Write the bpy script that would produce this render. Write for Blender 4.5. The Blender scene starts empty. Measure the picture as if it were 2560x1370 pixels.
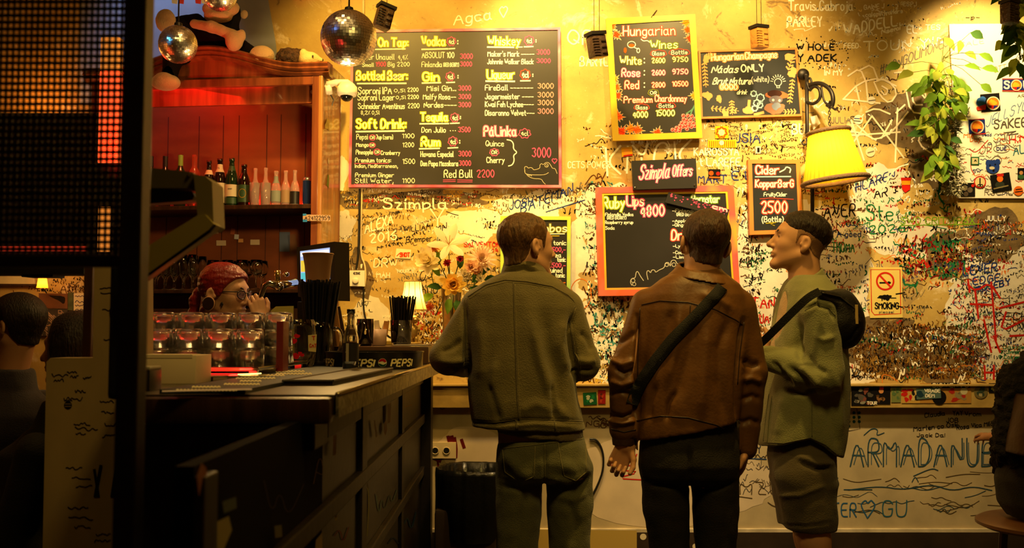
import bpy, bmesh, math, random
import numpy as np
from mathutils import Vector, Matrix, noise as mnoise
from mathutils.bvhtree import BVHTree
random.seed(7); np.random.seed(7)
SC = bpy.context.scene
COL = SC.collection
# ---------------------------------------------------------------- camera
F = 2560*35.0/36.0
CAMZ = 1.32
TH = math.atan(145/F)
cam = bpy.data.cameras.new('camera'); cam.lens = 35; cam.sensor_width = 36
cam.clip_start = 0.05; cam.clip_end = 60
co = bpy.data.objects.new('camera', cam); COL.objects.link(co)
co.location = (0, 0, CAMZ); co.rotation_euler = (math.pi/2+TH, 0, 0)
cam.dof.use_dof = True; cam.dof.focus_distance = 4.3; cam.dof.aperture_fstop = 4.0
SC.camera = co
SC.view_settings.view_transform = 'Standard'; SC.view_settings.look = 'None'
SC.view_settings.gamma = 1.0; SC.view_settings.use_curve_mapping = False
SC.view_settings.exposure = 0.0
def P(px, py, D):
    u = (px-1280)/F; v = (685-py)/F
    y = math.cos(TH)-v*math.sin(TH); z = math.sin(TH)+v*math.cos(TH)
    k = D/y
    return Vector((u*k, D, CAMZ+z*k))
def S(D):                      # pixels per metre at depth D
    return F/D
# ---------------------------------------------------------------- world and lamps
w = bpy.data.worlds.new('world'); SC.world = w; w.use_nodes = True
w.node_tree.nodes['Background'].inputs[0].default_value = (1.0, .55, .2, 1)
w.node_tree.nodes['Background'].inputs[1].default_value = .011
WARM = (1.0, .62, .2)
def lamp(name, kind, loc, energy, color=WARM, target=None, size=.1, angle=60, blend=.6):
    l = bpy.data.lights.new(name, kind); l.energy = energy; l.color = color
    if kind == 'SPOT': l.spot_size = math.radians(angle); l.spot_blend = blend; l.shadow_soft_size = size
    elif kind == 'AREA': l.size = size
    else: l.shadow_soft_size = size
    o = bpy.data.objects.new(name, l); COL.objects.link(o); o.location = loc
    if target is not None:
        o.rotation_euler = (Vector(target)-Vector(loc)).to_track_quat('-Z', 'Y').to_euler()
    return o
WY = 5.6
YEL = (1.0, .58, .10); MID = (1.0, .64, .19); PALE = (1.0, .70, .28)
lamp('ceiling_spot_board_a', 'SPOT', (-.75, 4.1, 3.55), 200, YEL, P(1060, 280, WY), .05, 74, .8)
lamp('ceiling_spot_board_b', 'SPOT', (.15, 4.6, 3.6), 260, MID, P(1400, 210, WY), .05, 66, .8)
lamp('ceiling_spot_wines', 'SPOT', (1.05, 4.5, 3.6), 190, MID, P(1800, 140, WY), .05, 68, .8)
lamp('ceiling_spot_poster', 'SPOT', (2.5, 4.75, 3.45), 210, PALE, P(2460, 230, WY), .05, 60, .7)
lamp('ceiling_spot_graffiti', 'SPOT', (1.45, 3.95, 3.7), 520, PALE, P(2010, 690, WY), .06, 56, .9)
lamp('ceiling_spot_flowers', 'SPOT', (-.45, 4.6, 3.6), 200, YEL, P(1090, 640, WY), .05, 52, .9)
lamp('low_wall_fill', 'SPOT', (.45, 4.45, 3.75), 300, (1.0, .66, .26), P(1440, 1190, WY), .08, 48, 1.0)  # unseen spot added as fill for the lower wall
lamp('ceiling_spot_guests', 'SPOT', (.75, 3.0, 3.75), 210, (1.0, .62, .12), (.62, 3.6, 1.3), .08, 58, 1.0)
lamp('bar_glint_fill', 'POINT', (-.80, 4.55, 2.1), 20, (1.0, .62, .2), None, .03)  # unseen point light added for glints on the glasses
lamp('room_fill_area', 'AREA', (.6, 1.4, 3.6), 17, (1.0, .66, .15), (.6, 3.6, 1.2), .5).data.spread = math.radians(135)  # unseen area light added as fill on the guests' backs
lamp('bar_fill_area', 'AREA', (-.9, 3.3, 3.7), 9, (1.0, .62, .2), (-.9, 3.6, 1.2), .25)  # unseen area light added for reflections in the bar glasses
lamp('ceiling_lamp_blue', 'SPOT', (-2.0, 5.1, 3.75), 30, (.35, .55, 1.0), P(400, 70, WY), .05, 60, .8)
lamp('back_wall_fill', 'POINT', (-2.6, 5.2, 1.78), 5, (1.0, .52, .14), None, .1)  # unseen point light added to brighten the back wall
lamp('partition_fill', 'SPOT', (-1.2, 1.95, 3.1), 23, (1.0, .64, .12), (-1.19, 2.7, .75), .08, 46, .9)  # unseen spot added to brighten the partition alone
# ---------------------------------------------------------------- materials
MATS = {}
def mat(name, col, rough=.6, metal=0, emit=None, estr=0, trans=0, ior=1.45, bump=0, bscale=40, var=0, vscale=6,
        col2=None, stretch=None, coat=0, spec=.5, sheen=0):
    if name in MATS: return MATS[name]
    m = bpy.data.materials.new(name); m.use_nodes = True; nt = m.node_tree; N = nt.nodes; L = nt.links
    b = N['Principled BSDF']
    b.inputs['Base Color'].default_value = (*col, 1); b.inputs['Roughness'].default_value = rough
    b.inputs['Metallic'].default_value = metal; b.inputs['IOR'].default_value = ior
    b.inputs['Transmission Weight'].default_value = trans
    b.inputs['Coat Weight'].default_value = coat; b.inputs['Specular IOR Level'].default_value = spec
    if sheen: b.inputs['Sheen Weight'].default_value = sheen
    if emit is not None:
        b.inputs['Emission Color'].default_value = (*emit, 1); b.inputs['Emission Strength'].default_value = estr
    if bump or var or col2:
        tc = N.new('ShaderNodeTexCoord'); mp = N.new('ShaderNodeMapping')
        if stretch: mp.inputs['Scale'].default_value = stretch
        L.new(tc.outputs['Object'], mp.inputs[0])
    if var or col2:
        nz = N.new('ShaderNodeTexNoise'); nz.inputs['Scale'].default_value = vscale; nz.inputs['Detail'].default_value = 6
        L.new(mp.outputs[0], nz.inputs['Vector'])
        r = N.new('ShaderNodeValToRGB'); r.color_ramp.elements[0].position = .35; r.color_ramp.elements[1].position = .66
        c2 = col2 if col2 else tuple(c*(1-var) for c in col)
        r.color_ramp.elements[0].color = (*c2, 1); r.color_ramp.elements[1].color = (*col, 1)
        L.new(nz.outputs[0], r.inputs[0]); L.new(r.outputs[0], b.inputs['Base Color'])
    if bump:
        n2 = N.new('ShaderNodeTexNoise'); n2.inputs['Scale'].default_value = bscale; n2.inputs['Detail'].default_value = 5
        L.new(mp.outputs[0], n2.inputs['Vector'])
        bp = N.new('ShaderNodeBump'); bp.inputs['Strength'].default_value = bump; bp.inputs['Distance'].default_value = .01
        L.new(n2.outputs[0], bp.inputs['Height']); L.new(bp.outputs[0], b.inputs['Normal'])
    MATS[name] = m
    return m
def ink(rgb):
    return mat('ink_%02x%02x%02x' % tuple(int(255*c) for c in rgb), tuple(c**2.2 for c in rgb), .75, spec=.2)
# ---------------------------------------------------------------- tags and objects
def setp(o, label=None, cat=None, group=None, kind=None):
    if label: o['label'] = label
    if cat: o['category'] = cat
    if group: o['group'] = group
    if kind: o['kind'] = kind
    return o
def thing(name, label, cat, loc=(0, 0, 0), rz=0, group=None, rot=None):
    o = bpy.data.objects.new(name, None); COL.objects.link(o); o.empty_display_size = .05
    o.location = loc; o.rotation_euler = rot if rot else (0, 0, rz)
    return setp(o, label, cat, group)
def link(name, me, m, parent=None, label=None, smooth=False):
    o = bpy.data.objects.new(name, me); COL.objects.link(o)
    for x in (m if isinstance(m, (list, tuple)) else [m]): me.materials.append(x)
    if parent: o.parent = parent
    if label: o['label'] = label
    if smooth:
        me.polygons.foreach_set('use_smooth', [True]*len(me.polygons))
    return o
class MB:
    """collects shapes, builds ONE mesh object"""
    def __init__(s): s.bm = bmesh.new(); s.mi = 0
    def _t(s, vs, M):
        if M is not None: bmesh.ops.transform(s.bm, matrix=M, verts=vs)
        fs = {f for v in vs for f in v.link_faces}
        for f in fs: f.material_index = s.mi
        return s
    def box(s, lo, hi, bev=0, M=None):
        r = bmesh.ops.create_cube(s.bm, size=1)
        vs = r['verts']
        for v in vs:
            v.co = Vector([(lo[i]+hi[i])/2+v.co[i]*(hi[i]-lo[i]) for i in range(3)])
        if bev:
            es = list({e for v in vs for e in v.link_edges})
            rr = bmesh.ops.bevel(s.bm, geom=es, offset=bev, segments=2, affect='EDGES', profile=.6)
            vs = list({v for f in rr['faces'] for v in f.verts} | {v for v in vs if v.is_valid})
        return s._t(vs, M)
    def lathe(s, prof, seg=24, M=None, cap=True, phase=0, rmod=None):
        rings = []; vs = []
        for r, z in prof:
            ring = []
            for k in range(seg):
                a = 2*math.pi*k/seg+phase
                rr = r*(rmod(a, z) if rmod else 1)
                ring.append(s.bm.verts.new((rr*math.cos(a), rr*math.sin(a), z)))
            rings.append(ring); vs += ring
        for a, b in zip(rings, rings[1:]):
            for k in range(seg):
                s.bm.faces.new((a[k], a[(k+1) % seg], b[(k+1) % seg], b[k]))
        if cap:
            for ring, rev in ((rings[0], True), (rings[-1], False)):
                s.bm.faces.new(ring[::-1] if rev else ring)
        return s._t(vs, M)
    def tube(s, pts, r, seg=8, M=None, cap=True, closed=False):
        pts = [Vector(p) for p in pts]; n = len(pts)
        rs = r if isinstance(r, (list, tuple)) else [r]*n
        rings = []; vs = []; up = None
        for i, p in enumerate(pts):
            a = pts[(i-1) % n] if (closed or i > 0) else p
            b = pts[(i+1) % n] if (closed or i < n-1) else p
            t = (b-a).normalized()
            if up is None:
                up = Vector((0, 0, 1)) if abs(t.z) < .9 else Vector((1, 0, 0))
            x = t.cross(up).normalized(); up = x.cross(t).normalized()
            ring = [s.bm.verts.new(p+rs[i]*(math.cos(2*math.pi*k/seg)*x+math.sin(2*math.pi*k/seg)*up)) for k in range(seg)]
            rings.append(ring); vs += ring
        pr = list(zip(rings, rings[1:])) + ([(rings[-1], rings[0])] if closed else [])
        for a, b in pr:
            for k in range(seg):
                s.bm.faces.new((a[k], a[(k+1) % seg], b[(k+1) % seg], b[k]))
        if cap and not closed:
            s.bm.faces.new(rings[0][::-1]); s.bm.faces.new(rings[-1])
        return s._t(vs, M)
    def prism(s, poly, axis, a, b, M=None):
        """poly: 2-D points; axis: the extruded axis 0/1/2 from a to b"""
        def mk(p, t):
            q = list(p); q.insert(axis, t); return s.bm.verts.new(q)
        A = [mk(p, a) for p in poly]; B = [mk(p, b) for p in poly]; n = len(poly)
        s.bm.faces.new(A[::-1]); s.bm.faces.new(B)
        for k in range(n): s.bm.faces.new((A[k], A[(k+1) % n], B[(k+1) % n], B[k]))
        return s._t(A+B, M)
    def ball(s, c, r, seg=16, M=None):
        rr = r if isinstance(r, (list, tuple)) else (r, r, r)
        q = bmesh.ops.create_uvsphere(s.bm, u_segments=seg, v_segments=max(6, seg//2), radius=1)
        for v in q['verts']: v.co = Vector([c[i]+v.co[i]*rr[i] for i in range(3)])
        return s._t(q['verts'], M)
    def face(s, pts):
        vs = [s.bm.verts.new(p) for p in pts]; s.bm.faces.new(vs); return s._t(vs, None)
    def build(s, name, m, parent=None, label=None, smooth=False, auto=None):
        bmesh.ops.recalc_face_normals(s.bm, faces=s.bm.faces[:])
        me = bpy.data.meshes.new(name); s.bm.to_mesh(me); s.bm.free()
        o = link(name, me, m, parent, label, smooth)
        if auto:
            me.polygons.foreach_set('use_smooth', [True]*len(me.polygons))
            me.set_sharp_from_angle(angle=math.radians(auto))
        return o
def dup(o, loc, rz=None, label=None, group=None, rot=None):
    c = o.copy(); COL.objects.link(c); c.location = loc
    if rz is not None: c.rotation_euler = (0, 0, rz)
    if rot is not None: c.rotation_euler = rot
    if label: c['label'] = label
    if group: c['group'] = group
    for ch in list(o.children):
        d = ch.copy(); COL.objects.link(d); d.parent = c
        for g in list(ch.children):
            e = g.copy(); COL.objects.link(e); e.parent = d
    return c
# ---------------------------------------------------------------- hand lettering: a one-stroke alphabet
GL = {'A':'003a60 1454','B':'000a4a584505 45624000','C':'584a1a0703104052','D':'000a3a57533000','E':'5a0a0050 0545','F':'5a0a00 0545',
'G':'584a1a070310405255 35 5535','H':'000a 505a 0555','I':'000a','J':'4a42301002','K':'000a 5a0550','L':'0a0050','M':'000a356a60','N':'000a505a',
'O':'2a0703204063674a2a','P':'000a4a58564505','Q':'2a0703204063674a2a 3361','R':'000a4a58564505 2550','S':'584a1a08164553401002','T':'0a6a 3a30',
'U':'0a031040535a','V':'0a305a','W':'0a2038507a','X':'0a50 5a00','Y':'0a355a 3530','Z':'0a5a0050',
'a':'45260502103042 464150','b':'0a00 042645422000','c':'45260502103041','d':'4a40 45260502103042','e':'034345260502103041','f':'4a2a1810 0636',
'g':'45260502103042 464y2z0y','h':'0a00 0426364440','i':'0600 0809','j':'262y0z 2829','k':'0a00 460340','l':'0a0110','m':'0600 04263430 34566460',
'n':'0600 0426364440','o':'2605021030424526','p':'060z 042645422000','q':'464z 45260502103042','r':'0600 042646','s':'453616043342301001',
't':'191130 0636','u':'0602103042 4640','v':'062046','w':'0610355066','x':'0640 4600','y':'0622 460z','z':'06460040',
'0':'2a0703203053573a2a','1':'082a20','2':'082a4a570050','3':'093a5836 36533002','4':'404a0353','5':'5a0a0636533001','6':'4a1603204053452504',
'7':'0a5a20','8':'25072a3a5735250320305335','9':'573a2a071535575220','-':'0444',':':'0102 0506','.':'0001',',':'110z','(':'2a07032z',
')':'0a27230z','%':'005a 0809 5152',"'":'0a08','[':'2a0a0020',']':'0a2a2000','/':'004a','#':'101a 404a 0353 0757','~':'3007192a384a596730',
'+':'2228 0545','!':'0a03 0001','á':'45260502103042 464150 2739','|':'0a00','&':'5008182a0320405'+'3','"':'0a08 2a28'}
_YC = {'a': 10, 'x': -1, 'y': -2, 'z': -3}
def _glyph(ch):
    out = []
    for st in GL.get(ch, '').split(' '):
        if len(st) < 4: continue
        out.append([(int(st[i]), _YC.get(st[i+1], None) if st[i+1] in _YC else int(st[i+1])) for i in range(0, len(st)-1, 2)])
    return out
GLY = {c: _glyph(c) for c in GL}
def chaikin(p, n=2):
    if len(p) < 3: return p
    for _ in range(n):
        q = [p[0]]
        for a, b in zip(p, p[1:]):
            q.append((a[0]*.75+b[0]*.25, a[1]*.75+b[1]*.25)); q.append((a[0]*.25+b[0]*.75, a[1]*.25+b[1]*.75))
        q.append(p[-1]); p = q
    return p
class Ink:
    """strokes and patches laid on a plane of constant depth, given in photo pixels; ONE mesh"""
    def __init__(s, D, ox=0, oy=0, sc=1):
        s.D = D; s.ox = ox; s.oy = oy; s.sc = sc; s.v = []; s.f = []; s.m = []; s.mats = []; s.k = 0
    def m_i(s, c):
        mm = ink(c) if isinstance(c, tuple) else c
        if mm not in s.mats: s.mats.append(mm)
        return s.mats.index(mm)
    def px(s, p): return (s.ox+p[0]/s.sc, s.oy+p[1]/s.sc)
    def D_(s, layer):
        s.k += 1
        return s.D-.0004-layer*.0005-(s.k % 400)*1e-6
    def line(s, pts, w, c, layer=1, smooth=0, raw=False, taper=False):
        """w in the same pixels as pts"""
        if smooth: pts = chaikin(pts, smooth)
        if not raw: pts = [s.px(p) for p in pts]; w = w/s.sc
        n = len(pts)
        if n < 2: return
        D = s.D_(layer); mi = s.m_i(c); base = len(s.v)
        closed = abs(pts[0][0]-pts[-1][0])+abs(pts[0][1]-pts[-1][1]) < .01
        for i, p in enumerate(pts):
            a = pts[max(i-1, 0)]; b = pts[min(i+1, n-1)]
            if closed and i in (0, n-1): a = pts[n-2]; b = pts[1]
            dx = b[0]-a[0]; dy = b[1]-a[1]; l = math.hypot(dx, dy) or 1
            dx /= l; dy /= l; h = w/2
            if taper: h *= .35+.65*math.sin(math.pi*(.12+.8*i/(n-1)))
            e = h*.7 if (i == 0 and not closed) else (-h*.7 if (i == n-1 and not closed) else 0)
            x = p[0]-dx*e; y = p[1]-dy*e
            s.v.append(P(x-dy*h, y+dx*h, D)); s.v.append(P(x+dy*h, y-dx*h, D))
        for i in range(n-1):
            s.f.append((base+2*i, base+2*i+1, base+2*i+3, base+2*i+2)); s.m.append(mi)
    def poly(s, pts, c, layer=0, smooth=0):
        if smooth: pts = chaikin(list(pts)+[pts[0]], smooth)[:-1]
        D = s.D_(layer); base = len(s.v)
        for p in pts: s.v.append(P(*s.px(p), D))
        s.f.append(tuple(range(base, base+len(pts)))); s.m.append(s.m_i(c))
    def disc(s, c, r, col, layer=0, n=20, ry=None):
        s.poly([(c[0]+r*math.cos(2*math.pi*k/n), c[1]+(ry or r)*math.sin(2*math.pi*k/n)) for k in range(n)], col, layer)
    def ring(s, c, r, w, col, layer=1, n=24, ry=None, wob=0):
        s.line([(c[0]+(r+wob*math.sin(7*6.283*k/n))*math.cos(2*math.pi*k/n), c[1]+((ry or r)+wob*math.sin(7*6.283*k/n))*math.sin(2*math.pi*k/n)) for k in range(n+1)], w, col, layer)
    def blob(s, c, rx, ry, col, layer=0, n=40, rough=.3, seed=0):
        rnd = random.Random(seed); ph = [rnd.uniform(0, 6.28) for _ in range(8)]
        pts = []
        for k in range(n):
            a = 2*math.pi*k/n
            r = 1+rough*sum(math.sin((j+2)*a+ph[j])/(j+1.5) for j in range(8))*.6+rnd.uniform(-.5, .5)*rough*.35
            pts.append((c[0]+rx*r*math.cos(a), c[1]+ry*r*math.sin(a)))
        s.poly(pts, col, layer)
    def text(s, t, x, y, W, h, c, w=None, outline=None, ow=None, layer=2, slant=.0, rise=0, jit=.35, smooth=2, seed=None):
        """baseline starts at (x, y); total width W; cap height h; rise = baseline climb over W (pixels, upward)"""
        rnd = random.Random(seed if seed is not None else len(t)*31+int(x)*7+int(y))
        adv = []; tot = 0
        for ch in t:
            g = GLY.get(ch)
            if not g: a = 3.2
            else: a = max(p[0] for st in g for p in st)+2.0
            adv.append(a); tot += a
        tot = max(tot-2.0, 1); ux = W/tot; uy = h/10; w = w or h*.13
        cx = 0
        for ch, a in zip(t, adv):
            for st in GLY.get(ch, []):
                jx = [rnd.uniform(-jit, jit) for _ in st]; jy = [rnd.uniform(-jit, jit) for _ in st]
                pts = [(x+(cx+p[0]+jx[i]*.6)*ux+slant*(p[1])*uy, y-(p[1]+jy[i]*.6)*uy-rise*(cx+p[0])/tot) for i, p in enumerate(st)]
                if abs(st[0][0]-st[-1][0])+abs(st[0][1]-st[-1][1]) == 0: pts[-1] = pts[0]
                pts = chaikin(pts, smooth)
                if outline: s.line(pts, ow or w*2.4, outline, layer-1)
                s.line(pts, w, c, layer)
            cx += a
    def build(s, name, parent=None, label=None):
        me = bpy.data.meshes.new(name)
        if parent is not None:
            off = parent.matrix_world.inverted() if parent.matrix_world != Matrix() else None
            L = Matrix.Translation(parent.location).inverted()
            me.from_pydata([tuple(L @ q) for q in s.v], [], s.f)
        else: me.from_pydata([tuple(q) for q in s.v], [], s.f)
        me.polygons.foreach_set('material_index', s.m)
        return link(name, me, s.mats, parent, label)
# ================================================================ the room
def wbuild(mb, name, m, parent=None, label=None, **k):
    """build with world coordinates under a translated parent"""
    if parent is not None:
        bmesh.ops.transform(mb.bm, matrix=Matrix.Translation(parent.location).inverted(), verts=mb.bm.verts[:])
    return mb.build(name, m, parent, label, **k)
def quadbox(mb, c4, D0, D1):
    A = [mb.bm.verts.new(P(x, y, D0)) for x, y in c4]; S0 = S(D0)
    B = [mb.bm.verts.new(Vector((v.co.x, D1, v.co.z))) for v in A]
    mb.bm.faces.new(A); mb.bm.faces.new(B[::-1]); n = len(A)
    for k in range(n): mb.bm.faces.new((A[k], B[k], B[(k+1) % n], A[(k+1) % n]))
    mb._t(A+B, None)
def inset(c4, d):
    cx = sum(p[0] for p in c4)/4; cy = sum(p[1] for p in c4)/4
    return [(x+(d if x < cx else -d), y+(d if y < cy else -d)) for x, y in c4]
def framebox(mb, c4, d, D0, D1):
    i4 = inset(c4, d)
    for k in range(4):
        j = (k+1) % 4
        quadbox(mb, [c4[k], c4[j], i4[j], i4[k]], D0, D1)
def wall_material():
    m = bpy.data.materials.new('wall_ochre_plaster'); m.use_nodes = True; nt = m.node_tree; N = nt.nodes; L = nt.links
    b = N['Principled BSDF']; b.inputs['Roughness'].default_value = .55; b.inputs['Specular IOR Level'].default_value = .35
    tc = N.new('ShaderNodeTexCoord')
    def noise(sc, det=8, rough=.6, dist=0, stretch=None):
        n = N.new('ShaderNodeTexNoise'); n.inputs['Scale'].default_value = sc; n.inputs['Detail'].default_value = det
        n.inputs['Roughness'].default_value = rough; n.inputs['Distortion'].default_value = dist
        if stretch:
            mp = N.new('ShaderNodeMapping'); mp.inputs['Scale'].default_value = stretch
            L.new(tc.outputs['Object'], mp.inputs[0]); L.new(mp.outputs[0], n.inputs['Vector'])
        else: L.new(tc.outputs['Object'], n.inputs['Vector'])
        return n.outputs[0]
    def ramp(src, p0, p1, c0=(0, 0, 0), c1=(1, 1, 1)):
        r = N.new('ShaderNodeValToRGB'); r.color_ramp.elements[0].position = p0; r.color_ramp.elements[1].position = p1
        r.color_ramp.elements[0].color = (*c0, 1); r.color_ramp.elements[1].color = (*c1, 1); L.new(src, r.inputs[0]); return r.outputs[0]
    def mix(f, a, bb):
        x = N.new('ShaderNodeMix'); x.data_type = 'RGBA'; L.new(f, x.inputs[0])
        for i, q in ((6, a), (7, bb)):
            if isinstance(q, tuple): x.inputs[i].default_value = (*q, 1)
            else: L.new(q, x.inputs[i])
        return x.outputs[2]
    base = ramp(noise(1.7, 9, .62), .34, .68, (.38, .24, .065), (.62, .45, .14))
    c = mix(ramp(noise(5, 10, .7, .6), .56, .66), base, (.74, .62, .40))           # rubbed lighter plaster
    c = mix(ramp(noise(7, 10, .72, 1.2), .60, .66), c, (.20, .12, .045))           # scraped brown
    c = mix(ramp(noise(26, 8, .75, 2.0), .64, .70), c, (.80, .72, .55))           # small chips
    c = mix(ramp(noise(40, 6, .7, 1.5, (1, 1, .35)), .66, .70), c, (.10, .06, .03))
    L.new(c, b.inputs['Base Color'])
    bp = N.new('ShaderNodeBump'); bp.inputs['Strength'].default_value = .25; bp.inputs['Distance'].default_value = .004
    L.new(noise(60, 6), bp.inputs['Height']); L.new(bp.outputs[0], b.inputs['Normal'])
    return m
M_WALL = wall_material()
M_DARKWOOD = mat('dark_stained_wood', (.055, .022, .009), .35, bump=.15, bscale=18, var=.5, vscale=5, stretch=(8, 8, .6))
M_BLACKWOOD = mat('black_painted_wood', (.012, .008, .006), .45, bump=.1, bscale=30, var=.4)
M_REDWOOD = mat('red_brown_varnished_wood', (.30, .085, .03), .3, bump=.1, bscale=14, var=.55, vscale=4, stretch=(6, 6, .5), coat=.4)
M_HONEY = mat('honey_varnished_wood', (.46, .20, .055), .3, bump=.1, bscale=14, var=.4, vscale=4, stretch=(6, 6, .5), coat=.4)
M_BEIGE = mat('beige_painted_panel', (.50, .40, .24), .6, bump=.08, bscale=25, var=.25, vscale=5)
M_TAN = mat('tan_plywood', (.36, .25, .12), .6, bump=.05, bscale=20, var=.3, vscale=4, stretch=(1, 1, .5))
M_FLOOR = mat('dark_floor', (.05, .03, .018), .5, bump=.1, bscale=12, var=.5, vscale=3)
M_CEIL = mat('ceiling_paint', (.45, .30, .14), .8, var=.3)
M_METAL = mat('dark_iron', (.035, .03, .027), .45, metal=.7)
M_CHROME = mat('chrome', (.75, .72, .68), .12, metal=1)
M_GLASS = mat('clear_glass', (.95, .97, .95), .02, trans=1, ior=1.46)
M_THICKGLASS = mat('tumbler_glass', (.95, .93, .88), .13, trans=1, ior=1.46)
M_BLACK = mat('black_plastic', (.008, .008, .008), .4)
M_WHITE = mat('white_plastic', (.75, .72, .66), .4)
def struct(mb, name, m, **k):
    o = mb.build(name, m, **k); o['kind'] = 'structure'; return o
def box1(lo, hi, bev=0):
    b = MB(); b.box(lo, hi, bev); return b
WALL = struct(box1((-4.6, WY, 0), (4.2, WY+.2, 3.9)), 'wall_back', M_WALL)
struct(box1((-4.6, -2.2, -.1), (4.2, WY+.2, 0)), 'floor', M_FLOOR)
struct(box1((-4.6, -2.2, 3.9), (4.2, WY+.2, 4.0)), 'ceiling', M_CEIL)
struct(box1((-4.7, -2.2, 0), (-4.6, WY, 3.9)), 'wall_left', M_WALL)
struct(box1((4.2, -2.2, 0), (4.3, WY+.2, 3.9)), 'wall_right', M_WALL)
struct(box1((-4.6, -2.3, 0), (4.2, -2.2, 3.9)), 'wall_front', mat('dim_plaster', (.2, .12, .05), .7))
# wainscot below the ledge, plinth, ledge
zl = P(1280, 1017, WY).z
struct(box1((-.62, WY-.012, .2), (4.2, WY, zl)), 'trim_1', M_BEIGE)
struct(box1((-.62, WY-.03, 0), (4.2, WY, .215)), 'baseboard_back', mat('dark_plinth', (.03, .016, .008), .55, bump=.2, bscale=20, var=.5))
struct(box1((-.62, WY-.026, .205), (4.2, WY-.005, .235), .004), 'trim_3', mat('worn_white_paint', (.62, .52, .36), .6, var=.4, vscale=9))
LZ0, LZ1 = zl, P(1280, 960, 5.52).z
led = MB(); led.box((-.62, 5.52, LZ0), (4.2, WY, LZ1-.012), .003); led.box((-.62, 5.50, LZ1-.012), (4.2, WY, LZ1), .003)
LEDGE = struct(led, 'trim_2', mat('worn_yellow_ledge', (.50, .33, .09), .45, bump=.1, var=.4, vscale=8))
# ---------------------------------------------------------------- graffiti on the wall
W_ = (.95, .93, .86); K_ = (.07, .06, .06); B_ = (.12, .2, .45); R_ = (.72, .13, .08); G_ = (.12, .42, .25); T_ = (.28, .55, .52); O_ = (.85, .45, .12); Y_ = (.85, .72, .1)
BR_ = (.32, .2, .07); GR_ = (.45, .42, .36)
M_PAINT = mat('flaked_white_paint', (.80, .74, .62), .6, bump=.15, bscale=30, var=.18, vscale=9)
M_SCRAPE = mat('scraped_brown_plaster', (.19, .12, .045), .7, bump=.4, bscale=40, var=.5, vscale=14)
M_OCHRE2 = mat('bare_ochre_plaster', (.50, .34, .12), .65, bump=.2, bscale=30, var=.3, vscale=9)
g = Ink(WY)
rnd = random.Random(11)
# patches: white paint, scraped zones
for i, (cx, cy, rx, ry, m_) in enumerate([
    (2050, 690, 150, 170, M_PAINT), (1960, 620, 110, 120, M_PAINT), (2190, 560, 95, 70, M_PAINT), (2200, 470, 55, 70, M_PAINT), (2310, 600, 80, 60, M_PAINT),
    (2480, 760, 120, 150, M_PAINT), (2430, 660, 70, 60, M_PAINT), (2520, 900, 70, 60, M_PAINT), (1900, 720, 120, 140, M_PAINT), (2140, 930, 60, 50, M_PAINT),
    (1180, 565, 95, 42, M_PAINT), (1330, 515, 90, 40, M_PAINT), (1450, 640, 50, 110, M_PAINT), (1510, 520, 60, 70, M_PAINT), (1500, 850, 70, 110, M_PAINT),
    (935, 815, 55, 70, M_PAINT), (845, 440, 22, 60, M_PAINT), (840, 300, 14, 50, M_PAINT), (858, 560, 26, 40, M_PAINT), (1880, 900, 70, 60, M_PAINT), (845, 640, 18, 40, M_PAINT),
    (2290, 885, 160, 75, M_SCRAPE), (2230, 830, 90, 40, M_SCRAPE), (2360, 640, 50, 60, M_SCRAPE), (2480, 590, 90, 60, M_SCRAPE), (1040, 500, 170, 26, M_SCRAPE), (1600, 330, 90, 60, M_OCHRE2),
    (2250, 300, 90, 60, M_SCRAPE), (2330, 400, 60, 80, M_SCRAPE), (1500, 700, 60, 26, M_OCHRE2), (2250, 720, 50, 70, M_OCHRE2), (900, 690, 30, 60, M_SCRAPE), (870, 500, 30, 22, M_SCRAPE)]):
    g.blob((cx, cy), rx, ry, m_, 0, 46, .34, i)
def scribble(x, y, L, h, w, c, layer, slant):
    if rnd.random() < .18:
        n = rnd.randint(4, 9)
        g.line([(x+L*i/n+rnd.uniform(-.5, .5)*L/n*1.6, y+rnd.uniform(-.8, .8)*h+slant*i/n*L) for i in range(n)], w, c, layer, 2); return
    cx = 0; lw = h*.62
    while cx < L:                                                # illegible letters of a scrawled tag
        k = rnd.randint(3, 5)
        g.line([(x+cx+rnd.random()*lw, y-rnd.random()*h*1.1+slant*cx) for _ in range(k)], w, c, layer, rnd.choice((0, 1, 2)))
        cx += lw*rnd.uniform(1.0, 1.7)
def zone(x0, y0, x1, y1, n, L, h, w, pal, layer=1):
    for _ in range(n):
        scribble(rnd.uniform(x0, x1), rnd.uniform(y0, y1), rnd.uniform(*L), rnd.uniform(*h), rnd.uniform(*w), rnd.choice(pal), layer, rnd.uniform(-.35, .3))
zone(1840, 550, 2460, 950, 620, (12, 60), (5, 18), (1.0, 2.6), [K_, K_, K_, B_, G_, R_, G_, BR_, BR_, GR_, O_])
zone(2120, 820, 2440, 950, 560, (6, 40), (5, 22), (1.2, 3.6), [BR_, K_, BR_, (.5, .36, .13), W_, (.42, .28, .1), (.6, .45, .2)])
zone(2230, 600, 2400, 700, 120, (8, 45), (8, 26), (2, 5), [G_, G_, R_, K_, BR_, (.75, .62, .3), (.45, .1, .06)])
zone(2380, 560, 2560, 950, 330, (8, 50), (5, 16), (1.0, 2.4), [K_, K_, W_, BR_, R_, B_, O_, GR_])
zone(1440, 460, 1560, 950, 210, (8, 50), (6, 26), (1.2, 4), [W_, W_, K_, BR_, T_, GR_, (.7, .6, .4), BR_])
zone(1465, 720, 1545, 900, 60, (12, 50), (10, 30), (3, 6), [T_, W_, BR_, W_, (.6, .5, .35)])
zone(830, 480, 1250, 860, 330, (8, 50), (4, 15), (1.0, 2.4), [K_, W_, W_, BR_, K_, (.75, .6, .25), GR_])
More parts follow.
